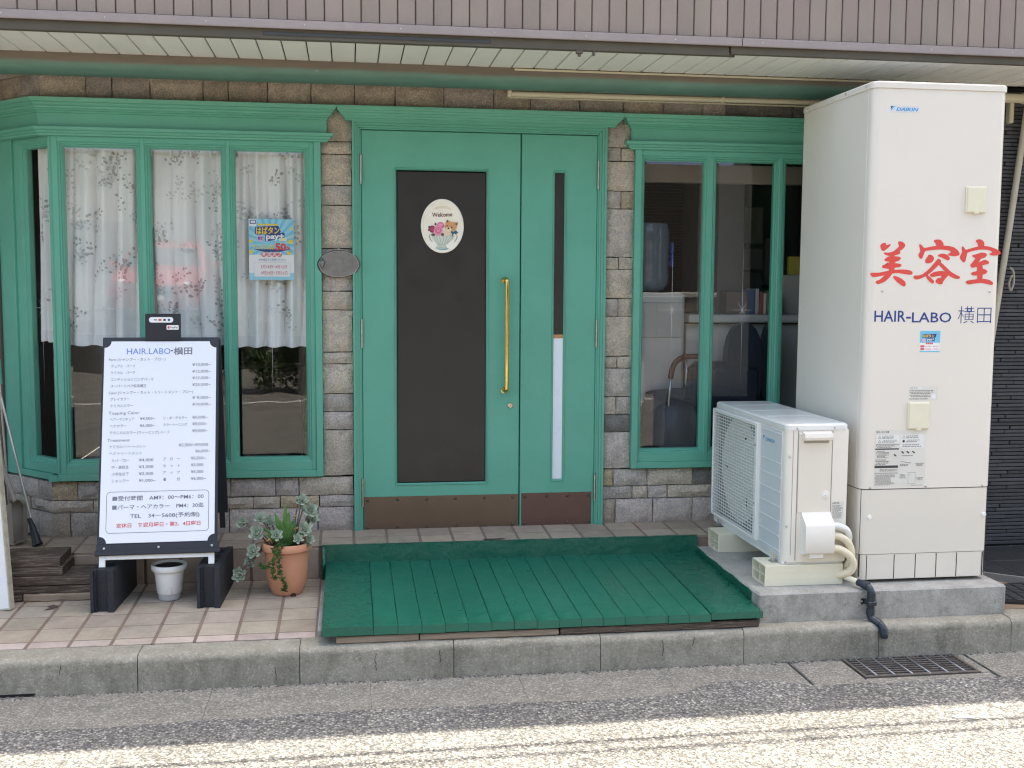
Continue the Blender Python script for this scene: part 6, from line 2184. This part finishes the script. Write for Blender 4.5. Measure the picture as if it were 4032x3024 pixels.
# -- leaf-printed curtains behind the bay
def curtain(x0, x1, zb, zt, yc, ph, name_label, T=None, amp=.034, n=2.0):
    w = x1 - x0
    fr = []
    r_ = random.Random(ph)
    f1, f2, p1, p2 = 2 * math.pi * n / w * r_.uniform(.8, 1.1), 2 * math.pi * n * 2.7 / w, r_.uniform(0, 6), r_.uniform(0, 6)
    def yy(x, z):
        t = (zt - z) / (zt - zb)
        a_ = amp * (.35 + .65 * min(1, t * 3))
        w1 = math.sin(f1 * (x - x0) + p1 + .6 * math.sin(2.5 * t + p2))
        w2 = math.sin(f2 * (x - x0) + p2 + .8 * t)
        return yc + a_ * (1 - 2 * abs(w1) ** .8) * .8 + a_ * .4 * w2 * (1 - .4 * t) + .003 * math.sin(55 * x + 5 * t)
    m = MB(T)
    nx, nz = 140, 30
    def fn(u, v):
        x = x0 + w * u
        z = zb + (zt - zb) * v
        if v == 0:
            z += .003 * math.sin(2 * f1 * (x - x0) + p2)
        return (x, yy(x, z), z)
    m.grid(fn, nx, nz)
    c = tag(m.build('curtain', MT('curtain'), None, smooth=True, fix=False), name_label, 'curtain', 'leaf printed curtains in the bay window')
    # sprigs of printed leaves following the cloth
    for tone, (lname, lmat, cnt) in enumerate((('leaf_print', LEAFPRINT, 17), ('pale_leaf_print', LEAFPALE, 20))):
        m = MB(T)
        dy = .0022 + .0004 * tone
        def ok(q_):
            return x0 + .008 < q_[0] < x1 - .008 and zb + .06 < q_[1] < zt - .01
        def lf(cx, cz, ang, L):
            d_ = Vector((math.cos(ang), math.sin(ang)))
            nn = Vector((-d_.y, d_.x))
            pts = [Vector((cx, cz)) + d_ * L * t + nn * L * ww for (t, ww) in ((0, 0), (.22, .26), (.5, .34), (.8, .22), (1, 0), (.8, -.22), (.5, -.34), (.22, -.26))]
            if all(ok(q_) for q_ in pts):
                m.poly([(q_.x, yy(q_.x, q_.y) - dy, q_.y) for q_ in pts])
        for k in range(int(cnt * w * (zt - zb) / .4)):
            cx, cz = r_.uniform(x0, x1), r_.uniform(zb + .05, zt)
            an, cv = r_.uniform(.3, 2.8), r_.uniform(-.9, .9)
            L, n_ = r_.uniform(.06, .15), r_.randint(4, 8)
            prev = (cx, cz)
            for i in range(1, n_ + 1):
                t = i / n_
                q_ = (prev[0] + math.cos(an + cv * t) * L / n_, prev[1] + math.sin(an + cv * t) * L / n_)
                if ok(prev) and ok(q_):
                    m.poly([(prev[0] - .0006, yy(*prev) - dy, prev[1]), (prev[0] + .0006, yy(*prev) - dy, prev[1]), (q_[0] + .0006, yy(*q_) - dy, q_[1]), (q_[0] - .0006, yy(*q_) - dy, q_[1])])
                for sd in (-1, 1):
                    if r_.random() < .8:
                        off = r_.uniform(.004, .012)
                        aa = an + cv * t + sd * r_.uniform(.6, 1.3)
                        lf(q_[0] + math.cos(aa) * off, q_[1] + math.sin(aa) * off, aa, r_.uniform(.011, .020))
                prev = q_
        m.build(lname, lmat, c, fix=False, kind='stuff')
    m = MB(T)
    m.grid(lambda u, v: (x0 + w * u, yy(x0 + w * u, zb + .002 + .052 * v) - .0012, zb + .002 + .052 * v), 60, 2)
    m.build('hem', M('curtain_hem', (.80, .80, .80), .9), c, smooth=True, fix=False)
    m = MB(T)
    k = x0 + .03
    while k < x1:
        m.box(k - .006, k + .006, yc - .020, yc - .008, zt - .055, zt + .01, .003)
        k += .095
    m.build('pleat_hooks', M('curtain_tape', (.78, .78, .76), .8), c, kind='stuff')
    return c
curtain(-1.40, -1.000, 1.283, 2.27, .066, 5, 'white leaf printed curtain behind the left front pane of the bay window')
curtain(-.985, -.575, 1.280, 2.27, .070, 9, 'white leaf printed curtain behind the middle pane of the bay window')
curtain(-.565, -.175, 1.274, 2.27, .070, 14, 'white leaf printed curtain behind the campaign poster', n=2.6, amp=.04)
curtain(.015, .215, 1.30, 2.27, .06, 21, 'narrow white curtain in the angled side pane at the far left', T=CHF, n=1.3)
# clutter on the floor of the bay: dark cabinet line and a stool
m = MB()
m.box(-1.3, -.3, 1.6, 2.0, .33, 1.05, .01)
tag(m.build('low_cabinet', M('dark_cabinet', (.035, .028, .025), .5)), 'dark low cabinet inside the room under the bay curtains', 'cabinet')

# -- things inside the right window
wd = thing('water_dispenser', 'white water dispenser with blue bottle inside the right window', 'water dispenser', (1.72, .55, .33))
m = MB()
m.box(1.56, 1.89, .42, .74, .33, 1.555, .02)
m.build('cabinet', M('dispenser_white', (.62, .63, .62), .4, var=.03), wd)
m = MB()
m.box(1.60, 1.87, .412, .421, 1.30, 1.50, .004)
m.build('front_panel', M('dispenser_grey', (.50, .51, .51), .4), wd)
m = MB()
m.lathe([(.06, 1.557), (.10, 1.57), (.125, 1.60), (.132, 1.64), (.128, 1.70), (.133, 1.72), (.128, 1.74), (.133, 1.76), (.128, 1.79), (.133, 1.81), (.132, 1.90), (.12, 1.945), (.09, 1.955)], (1.70, .58, 0), 28)
m.build('bottle', BLUE_WATER, wd, smooth=35)
m = MB()
m.box(1.815, 1.832, .47, .50, 1.70, 1.84, .004)
m.build('bottle_grip', M('strong_blue_plastic', (.02, .08, .42), .3), wd)
pil = MB()
pil.box(2.02, 2.30, .62, .92, .33, 2.64, .004)
pil.build('room_pillar', PILLAR, salon)
m = MB()
m.box(1.34, 3.1, .30, .36, 2.16, 2.26, .004)
m.build('window_header', M('header_taupe', (.34, .30, .27), .6), salon)
m = MB()
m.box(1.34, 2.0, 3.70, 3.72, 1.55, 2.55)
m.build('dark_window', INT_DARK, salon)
bl_ = MB()
for k in range(42):
    bl_.box(1.36, 2.9, 3.60, 3.625, 1.45 + k * .026, 1.465 + k * .026)
tag(bl_.build('venetian_blind', M('blind_charcoal', (.045, .045, .05), .5), kind='thing') if False else bl_.build('venetian_blind', M('blind_charcoal', (.045, .045, .05), .5)), 'dark slatted blind at the back of the room behind the right window', 'blind')
dk = thing('reception_desk', 'pale grey reception desk inside the right window', 'desk', (2.35, .75, .33))
m = MB()
m.box(1.92, 3.1, .50, .54, .33, 1.375, .004)
m.box(1.92, 3.1, .44, .85, 1.385, 1.43, .006)
m.build('counter', M('desk_pale', (.58, .57, .55), .5, var=.05), dk)
m = MB()
m.box(2.53, 2.85, .58, .80, 1.4305, 1.66, .004)
m.build('hutch', M('hutch_pale', (.5, .48, .45), .6), dk)
bkx = [(2.07, .145, .030, (.10, .16, .30)), (2.105, .15, .022, (.5, .5, .5)), (2.13, .13, .02, (.42, .12, .12)), (2.155, .125, .018, (.6, .58, .5)), (2.176, .135, .022, (.16, .2, .12)), (2.20, .12, .016, (.55, .5, .2)), (2.22, .14, .02, (.12, .12, .14)), (2.243, .128, .024, (.5, .48, .46))]
for i, (x_, h_, w_, c_) in enumerate(bkx):
    m = MB()
    m.box(x_ + .23, x_ + .23 + w_ * .92, .50, .66, 1.4305, 1.43 + h_, .002)
    o = m.build('book', M('book_cover_%d' % i, c_, .6))
    tag(o, ['navy', 'light grey', 'dark red', 'cream', 'olive', 'mustard', 'charcoal', 'pale'][i] + ' book standing in the row on the reception desk', 'book', 'books on the reception desk')
m = MB()
m.box(2.16, 2.285, .50, .62, 1.4305, 1.56, .004)
tag(m.build('cardboard_box', M('dull_box', (.16, .12, .10), .7)), 'dull brown box standing left of the books on the reception desk', 'box')
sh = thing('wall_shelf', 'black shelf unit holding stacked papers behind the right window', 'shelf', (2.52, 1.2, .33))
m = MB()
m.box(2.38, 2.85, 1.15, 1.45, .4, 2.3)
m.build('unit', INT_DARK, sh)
for (x0, x1, z0, z1, k) in ((2.36, 2.60, 1.86, 2.09, .22), (2.42, 2.60, 1.70, 1.83, .18), (2.42, 2.60, 1.50, 1.68, .10), (2.62, 2.75, 1.6, 1.9, .12)):
    m = MB()
    m.box(x0, x1, 1.10, 1.149, z0, z1, .004)
    m.build('paper_stack', M('paper_dim_%d' % int(k * 100), (k, k, k * .95), .7), sh)
yb_ = thing('yellow_folder', 'yellow folder standing by the right edge of the right window', 'folder', (2.64, .64, 1.66))
m = MB()
m.box(2.585, 2.70, .62, .66, 1.6605, 1.77, .003)
m.build('cover', M('folder_yellow', (.55, .47, .08), .6), yb_)
# navy armchair and salon chair
ch = thing('navy_armchair', 'dark navy armchair with red brown armrest behind the right window', 'armchair', (1.85, .38, .33))
m = MB()
def chair_back(u, v):
    a_ = math.pi * u
    r1 = .20 + .05 * math.sin(math.pi * v)
    return (1.84 - .24 * math.cos(a_) * (1 - .25 * v ** 3), .40 - .10 * math.sin(a_) * (1 - v * .3), .36 + .66 * v - .03 * (2 * u - 1) ** 2)
m.grid(chair_back, 18, 10)
m.lathe([(.0001, 1.03), (.08, 1.022), (.15, .995), (.205, .945), (.245, .87), (.268, .76), (.28, .6), (.285, .34)], (1.84, .52, 0), 30)
m.build('shell', NAVY_VINYL, ch, smooth=True, fix=False)
m = MB()
m.tube(pipe_path([(1.775, .30, 1.08), (1.79, .30, 1.15), (1.83, .30, 1.19), (1.90, .32, 1.20), (2.0, .36, 1.195)], 6), .016, 10)
m.build('armrest', RED_BROWN, ch, smooth=True)
m = MB()
m.tube([(1.777, .30, 1.09), (1.772, .32, .95), (1.775, .33, .6)], .008, 8)
m.tube([(1.875, .32, 1.19), (1.868, .33, .96)], .006, 8)
m.build('armrest_post', STEEL, ch, smooth=True)
sc_ = thing('salon_chair', 'dark salon chair with tall rounded back partly behind the tank', 'chair', (2.2, .36, .33))
m = MB()
m.box(1.90, 2.32, .28, .46, .75, 1.17, .05)
m.build('seat', NAVY_VINYL, sc_, smooth=40)
for i, (cx_, rx_) in enumerate(((2.205, .105), (2.37, .055))):
    m = MB()
    N2 = 20
    m.yprism([(cx_ + rx_ * math.cos(2 * math.pi * k / N2), 1.13 + .26 * math.copysign(abs(math.sin(2 * math.pi * k / N2)) ** .7, math.sin(2 * math.pi * k / N2))) for k in range(N2)], .30 + .02 * i, .38)
    m.build('back_cushion', NAVY_VINYL, sc_, smooth=50)

# -- drain grate in the gutter
gr = thing('drain_grate', 'rusty steel bar grate set in the gutter below the tank', 'drain grate', (2.36, -1.355, -.03))
gx0, gx1, gy0_, gy1_ = 2.094, 2.607, -1.492, -1.238
m = MB()
for (a_, b_, c_, d_) in ((gx0, gx1, gy0_, gy0_ + .012), (gx0, gx1, gy1_ - .012, gy1_), (gx0, gx0 + .012, gy0_ + .012, gy1_ - .012), (gx1 - .012, gx1, gy0_ + .012, gy1_ - .012)):
    m.box(a_, b_, c_, d_, -.035, -.002, .001)
m.build('frame', RUST, gr)
bb = MB()
bb.box(-.245, .245, -.0035, .0035, -.030, -.005, .001)
b0 = bb.build('bar', RUST, gr)
nbar = 9
for k in range(nbar):
    q = b0 if k == 0 else copy_obj(b0, gr)
    q.location = ((gx0 + gx1) / 2, gy0_ + .012 + (gy1_ - gy0_ - .024) * (k + .5) / nbar, 0)
bb = MB()
bb.tube([(0, -.115, -.0065), (0, .115, -.0065)], .0042, 8)
b0 = bb.build('cross_rod', GALV, gr, smooth=True)
for k in range(6):
    q = b0 if k == 0 else copy_obj(b0, gr)
    q.location = (gx0 + .06 + k * .0785, (gy0_ + gy1_) / 2, 0)
m = MB()
m.box(gx0, gx1, gy0_, gy1_, -.049, -.0465)
m.build('pit', M('pit_silt', (.05, .04, .03), .95, var=.3), gr)

# -- rubber mat at the right edge
mt_ = thing('rubber_mat', 'black ribbed rubber mat on the tiles right of the plinth', 'mat', (3.15, -.93, .15))
m = MB()
zf = .144 + .037 * (.2)
pl_ = [(2.955 + .0, -1.055), (3.03, -1.082), (3.2, -1.10), (3.5, -1.09), (3.5, -.80), (3.2, -.80), (3.03, -.825), (2.955, -.86)]
m.prism(chaikin(pl_), lambda p_: (p_[0], p_[1], .1455 + .037 * (p_[1] + 1.128)), lambda p_: (p_[0], p_[1], .1555 + .037 * (p_[1] + 1.128)))
m.build('sheet', RUBBER, mt_)
m = MB()
for i in range(8):
    for j in range(11):
        x_, y_ = 2.985 + i * .058, -1.06 + j * .0215
        if x_ > 3.45 or (x_ < 3.02 and (y_ < -1.04 or y_ > -.86)):
            continue
        zz_ = .1555 + .037 * (y_ + 1.128)
        m.box(x_, x_ + .046, y_, y_ + .014, zz_, zz_ + .004, .001)
m.build('ribs', M('worn_rubber', (.05, .05, .052), .6), mt_, kind='stuff')

# -- pipes between tank and neighbour
lp = thing('leaning_pole', 'pale beige pole leaning between the tank and the dark strip wall', 'pole', (3.3, -.22, .2))
m = MB()
m.tube([(3.518, -.22, 2.53), (3.441, -.22, 1.85), (3.235, -.22, .2)], .0165, 12)
m.build('shaft', M('pole_beige', S(196, 188, 168), .55, var=.15, vs=9), lp, smooth=50)
sp_ = thing('side_pipe', 'thick beige pipe stub with bracket at the upper right of the tank', 'pipe', (3.3, -.24, 2.5))
m = MB()
m.tube([(3.15, -.24, 2.574), (3.50, -.24, 2.574)], .024, 16)
m.lathe([(.026, -.012), (.028, -.008), (.028, .004), (.026, .008)], (3.485, -.24, 2.574), 18, ax=0)
m.build('stub', BEIGE, sp_, smooth=50)
m = MB()
m.box(3.415, 3.44, -.23, -.19, 2.45, 2.56, .004)
m.build('bracket', BEIGE, sp_)
hs = MB()
hs.tube(pipe_path([(3.442, -.25, 1.70), (3.463, -.25, 1.68), (3.468, -.25, 1.62), (3.452, -.25, 1.58), (3.442, -.25, 1.62), (3.458, -.25, 1.66)], 6), .006, 8)
tag(hs.build('rope_knot', M('frayed_rope', (.38, .34, .27), .9, var=.3, vs=60), smooth=True), 'frayed pale rope knot beside the tank at the red lettering', 'rope')

# -- small litter
m = MB()
c_ = (2.26, -1.955)
m.zprism(chaikin([(c_[0] - .05, c_[1] + .012), (c_[0] - .02, c_[1] + .02), (c_[0] + .03, c_[1] + .006), (c_[0] + .045, c_[1] - .006), (c_[0] + .01, c_[1] - .012), (c_[0] - .03, c_[1] - .004)]), .002, .0045)
tag(m.build('paper_scrap', PAPER), 'white paper scrap lying on the sunlit road', 'litter')
m = MB()
m.zprism([(-1.335, -.600), (-1.315, -.572), (-1.285, -.60), (-1.30, -.64), (-1.335, -.655), (-1.318, -.62)], floor_z(-.61) + .0015, floor_z(-.61) + .0022)
tag(m.build('paint_stain', M('dried_purple_brown', (.10, .062, .058), .8)), 'dried brown stain on the tiles in front of the old planks', 'stain')
grit = MB()
for k in range(700):
    x_ = rnd.uniform(-1.4, 2.9)
    y_ = -1.268 - abs(rnd.gauss(0, .012))
    s_ = rnd.uniform(.001, .0035)
    grit.box(x_ - s_, x_ + s_, y_ - s_, y_ + s_, -.006, -.006 + s_ * 1.5)
grit.build('gutter_grit', M('grit_grey', (.16, .15, .14), .9, var=.4, vs=200), label='grey grit gathered along the foot of the kerb', category='grit', kind='stuff', fix=False)
# stains and cracks on the kerb faces as thin grooves of dark grime
crk = MB()
for (x_, z0, z1) in ((-1.115, .075, .115), (-.30, .02, .07), (.10, .04, .11), (.36, .065, .115), (1.435, .08, .12), (1.295, .07, .115), (1.30, .045, .068)):
    pts = []
    z = z1
    x = x_
    while z > z0:
        zn = z - .008
        xn = x + rnd.uniform(-.003, .003)
        crk.poly([(x - .0012, -1.2682, z), (x + .0012, -1.2682, z), (xn + .001, -1.2682, zn), (xn - .001, -1.2682, zn)])
        z, x = zn, xn
crk.build('crack', M('crack_black', (.012, .011, .010), .95), kerb, fix=False, kind='stuff')

m = MB()
m.box(-1.75, -1.215, -1.2692, -1.262, -.0055, .0065)
m.build('drain_slot', M('crack_black', None), kerb)

# ================================================================== OVER AND ACROSS THE STREET
ct = math.cos(SUN_AZ) / math.tan(SUN_EL)
for i, (ys_, zz_, r_, lab) in enumerate(((-1.985, 3.25, .0115, 'thick black overhead cable above the road, nearer the salon'), (-2.065, 3.5, .0105, 'black overhead cable above the road, farther from the salon'))):
    y_ = ys_ + ct * zz_
    m = MB()
    m.tube([(-30, y_, zz_ + .25), (-8, y_ - .02, zz_ + .02), (1, y_, zz_), (12, y_ + .02, zz_ + .02), (40, y_, zz_ + .3)], r_, 8)
    tag(m.build('overhead_cable', BLACK_PLASTIC, smooth=True), lab, 'cable', 'overhead cables')
m = MB()
m.box(-30, 30, -9.32, -9.20, .0045, .005)
structure(m.build('white_road_line', M('road_paint', (.72, .72, .70), .7, var=.15, vs=9)))
# red car facing the salon
car = thing('red_car', 'red hatchback parked on the terrace across the street, mirrored in the bay window', 'car', (-3.4, -16.6, .902))
def cbuild(m, name, mat, **kw):
    return m.build(name, mat, car, local=True, **kw)
CARRED = M('car_red_paint', (.42, .015, .02), .22, var=.03, coat=1.0)
DARKGLASS = M('car_glass_dark', (.02, .022, .025), .08)
sec = [(0, .25, .62, .84, .70), (-.0, .0, 0, 0, 0)]
stations = [(2.02, .30, .66, .60, .60), (1.95, .22, .74, .78, .62), (1.5, .20, .92, .84, .74), (1.1, .20, .98, .85, .78), (.55, .20, 1.36, .85, .66), (.1, .20, 1.50, .85, .60), (-1.1, .20, 1.50, .85, .60), (-1.6, .22, 1.25, .84, .66), (-1.85, .30, .95, .80, .70)]
m = MB()
rows = []
for (yc_, z0, z1, hw, tw) in stations:
    zb_ = min(.92, z1 - .02)
    ring_ = [(-hw * .92, z0), (-hw, z0 + .2), (-hw, zb_ - .12), (-hw * .97, zb_), (-tw, z1 - .04), (-tw * .8, z1), (tw * .8, z1), (tw, z1 - .04), (hw * .97, zb_), (hw, zb_ - .12), (hw, z0 + .2), (hw * .92, z0)]
    rows.append([m.pt((x_, yc_ - .1, z_)) for x_, z_ in ring_])
for i in range(len(rows) - 1):
    for j in range(12):
        m.f.append([rows[i][j], rows[i][(j + 1) % 12], rows[i + 1][(j + 1) % 12], rows[i + 1][j]])
m.f.append(rows[0])
m.f.append(rows[-1][::-1])
cbuild(m, 'body', CARRED, smooth=45)
m = MB()
m.poly([(-.70, 1.02, .985), (.70, 1.02, .985), (.57, .50, 1.345), (-.57, .50, 1.345)])
cbuild(m, 'windscreen', DARKGLASS, fix=False)
for s_ in (-1, 1):
    m = MB()
    m.box(s_ * .48 - .16, s_ * .48 + .16, 1.80, 1.90, .60, .71, .03)
    cbuild(m, 'headlight', M('headlamp_clear', (.75, .76, .78), .1))
    m = MB()
    m.box(s_ * .93 - .09, s_ * .93 + .09, .88, .98, .95, 1.06, .03)
    cbuild(m, 'mirror', CARRED)
    for y_ in (1.25, -1.25):
        m = MB()
        m.lathe([(.18, -.09), (.29, -.09), (.31, -.07), (.31, .07), (.29, .09), (.18, .09)], (s_ * .76, y_, .31), 24, ax=0)
        w_ = cbuild(m, 'wheel', RUBBER, smooth=40)
        m = MB()
        m.lathe([(.18, -.07), (.16, .02 * s_), (.05, .05 * s_), (.0001, .05 * s_)], (s_ * .78, y_, .31), 20, ax=0)
        m.build('rim', STEEL, w_, smooth=40, local=True)
m = MB()
m.box(-.34, .34, 1.905, 1.93, .42, .60, .02)
g_ = cbuild(m, 'grille', BLACK_PLASTIC)
m = MB()
m.box(-.165, .165, 1.93, 1.937, .36, .45, .003)
cbuild(m, 'number_plate', PAPER)
# low block wall, hedge and pole across the street
lwl = thing('block_wall', 'grey brown block garden wall across the street, mirrored in the right window', 'wall', (6, -9.9, 0))
m = MB()
for r_ in range(7):
    for c_ in range(20):
        x_ = 1.6 + c_ * .402 + (.2 if r_ % 2 else 0)
        m.box(x_, x_ + .392, -10.05, -9.9, r_ * .2, r_ * .2 + .192)
m.build('blocks', M('grey_brown_block', (.24, .205, .18), .9, var=.15, vs=5, bump=.4), lwl, kind='stuff')
m = MB()
m.box(1.55, 9.9, -10.07, -9.88, 1.40, 1.47, .01)
m.build('coping', M('pale_coping', (.5, .48, .45), .8), lwl)
def leaf_cloud(name, mat, parent, centre, size, n_, ls, seed, shell=True):
    rr_ = random.Random(seed)
    v, f = [], []
    lobes = [(Vector((rr_.uniform(-.7, .7) * size[0], rr_.uniform(-.7, .7) * size[1], rr_.uniform(-.6, .7) * size[2])), rr_.uniform(.35, .6)) for _ in range(9)]
    for k in range(n_):
        lb, lr = lobes[k % 9]
        d_ = Vector((rr_.gauss(0, 1), rr_.gauss(0, 1), rr_.gauss(0, 1))).normalized() * (rr_.random() ** .4)
        p_ = Vector(centre) + lb + Vector((d_.x * size[0], d_.y * size[1], d_.z * size[2])) * lr
        if p_.z < .02:
            continue
        a_ = Vector((rr_.gauss(0, 1), rr_.gauss(0, 1), rr_.gauss(0, .6))).normalized() * ls * rr_.uniform(.6, 1.3)
        b_ = a_.cross(Vector((rr_.gauss(0, 1), rr_.gauss(0, 1), rr_.gauss(0, 1)))).normalized() * ls * .35
        i = len(v)
        v += [tuple(p_ - a_), tuple(p_ + b_), tuple(p_ + a_), tuple(p_ - b_)]
        f.append((i, i + 1, i + 2, i + 3))
    m = MB()
    m.v, m.f = v, f
    return m.build(name, mat, parent, fix=False)
bushes = [(-1.15, -10.7, 1.6, 'leafy green shrub across the street left of the striped pole'), (-.1, -10.9, 1.8, 'dark leafy shrub across the street behind the striped pole'), (.75, -10.6, 1.5, 'leafy shrub across the street by the end of the block wall')]
for i, (x_, y_, h_, lab) in enumerate(bushes):
    b_ = thing('shrub', lab, 'shrub', (x_, y_, 0), group='shrubs across the street')
    leaf_cloud('foliage', MT('leaf_dark') if i != 1 else MT('leaf_light'), b_, (x_, y_, h_ * .5), (.55, .5, h_ * .5), 2600, .05, 40 + i)
    m = MB()
    for k in range(5):
        m.tube([(x_ + rnd.uniform(-.1, .1), y_, .0), (x_ + rnd.uniform(-.4, .4), y_ + rnd.uniform(-.3, .3), h_ * .8)], .014, 6)
    m.build('stem', M('bark', (.09, .065, .05), .9), b_)
po_ = thing('utility_pole', 'concrete utility pole with yellow and black guard across the street', 'utility pole', (-.42, -10.35, 0))
m = MB()
m.tube([(-.55, -10.35, 0), (-.55, -10.35, 9)], [.17, .12], 20)
m.build('shaft', M('pole_concrete', (.30, .28, .25), .85, var=.1), po_, smooth=50)
m = MB()
m.tube([(-.55, -10.35, 1.15), (-.55, -10.35, 2.6)], [.172, .166], 20, cap=False)
m.build('striped_guard', MT('guard'), po_, smooth=50)
tr = thing('street_tree', 'yellow green tree across the street, mirrored high in the bay window', 'tree', (-4.4, -19.5, .9))
m = MB()
m.tube(pipe_path([(-4.4, -19.5, .9), (-4.35, -19.5, 2.5), (-4.5, -19.5, 4.1), (-4.3, -19.4, 5.5)], 5), [.16 - .11 * k / 15 for k in range(16)], 10)
for k in range(5):
    a_ = k * 1.3
    m.tube([(-4.4, -19.5, 3.3 + .35 * k), (-4.4 + 1.1 * math.cos(a_), -19.5 + 1.1 * math.sin(a_), 4.5 + .4 * k)], [.06, .02], 7)
m.build('trunk', M('bark', None), tr, smooth=True)
leaf_cloud('crown', MT('leaf_light'), tr, (-4.4, -19.5, 5.2), (2.1, 1.7, 1.9), 5200, .09, 77)
def house(name_label, x0, x1, y1, h, wallmat, nwin, zs, cat='house'):
    hb = thing('opposite_house', name_label, cat, ((x0 + x1) / 2, y1 - 2.5, 0))
    m = MB()
    m.box(x0, x1, y1 - 5, y1, 0, h)
    m.build('wall', wallmat, hb)
    m = MB()
    m.prism([(y1 - 5.6, h), (y1 + .6, h), (y1 - 2.5, h + 1.8)], lambda p_: (x0 - .5, p_[0], p_[1]), lambda p_: (x1 + .5, p_[0], p_[1]))
    m.build('roof', M('grey_roof_tiles', (.09, .09, .095), .6), hb)
    for i in range(nwin):
        for z_ in zs:
            m = MB()
            x_ = x0 + 1.2 + i * (x1 - x0 - 2.4) / nwin
            m.box(x_, x_ + 1.7, y1 - .03, y1 + .04, z_, z_ + 1.2, .01)
            w_ = m.build('window', M('aluminium_sash', (.35, .35, .35), .4), hb)
            m = MB()
            m.box(x_ + .06, x_ + .82, y1 + .038, y1 + .05, z_ + .06, z_ + 1.14)
            m.box(x_ + .88, x_ + 1.64, y1 + .038, y1 + .05, z_ + .06, z_ + 1.14)
            m.build('pane', DARKGLASS, w_)
house('pale two storey house beyond the red car, mirrored in the bay window', -17, -3.0, -23, 6.5, M('pale_house_render', (.36, .34, .31), .85, var=.08, vs=2), 4, (1.9, 4.5))
house('dark brown boarded house across the street, mirrored in the right window', -2.4, 30, -17, 6.8, M('dark_boarded_wall', (.045, .038, .033), .8, var=.2, vs=2), 6, (3.9,))
m = MB()
m.box(-30, -1.4, -40, -14.6, -.04, .9, .01)
structure(m.build('terrace', M('dark_retaining_concrete', (.10, .098, .092), .9, var=.2, vs=3, bump=.4)))
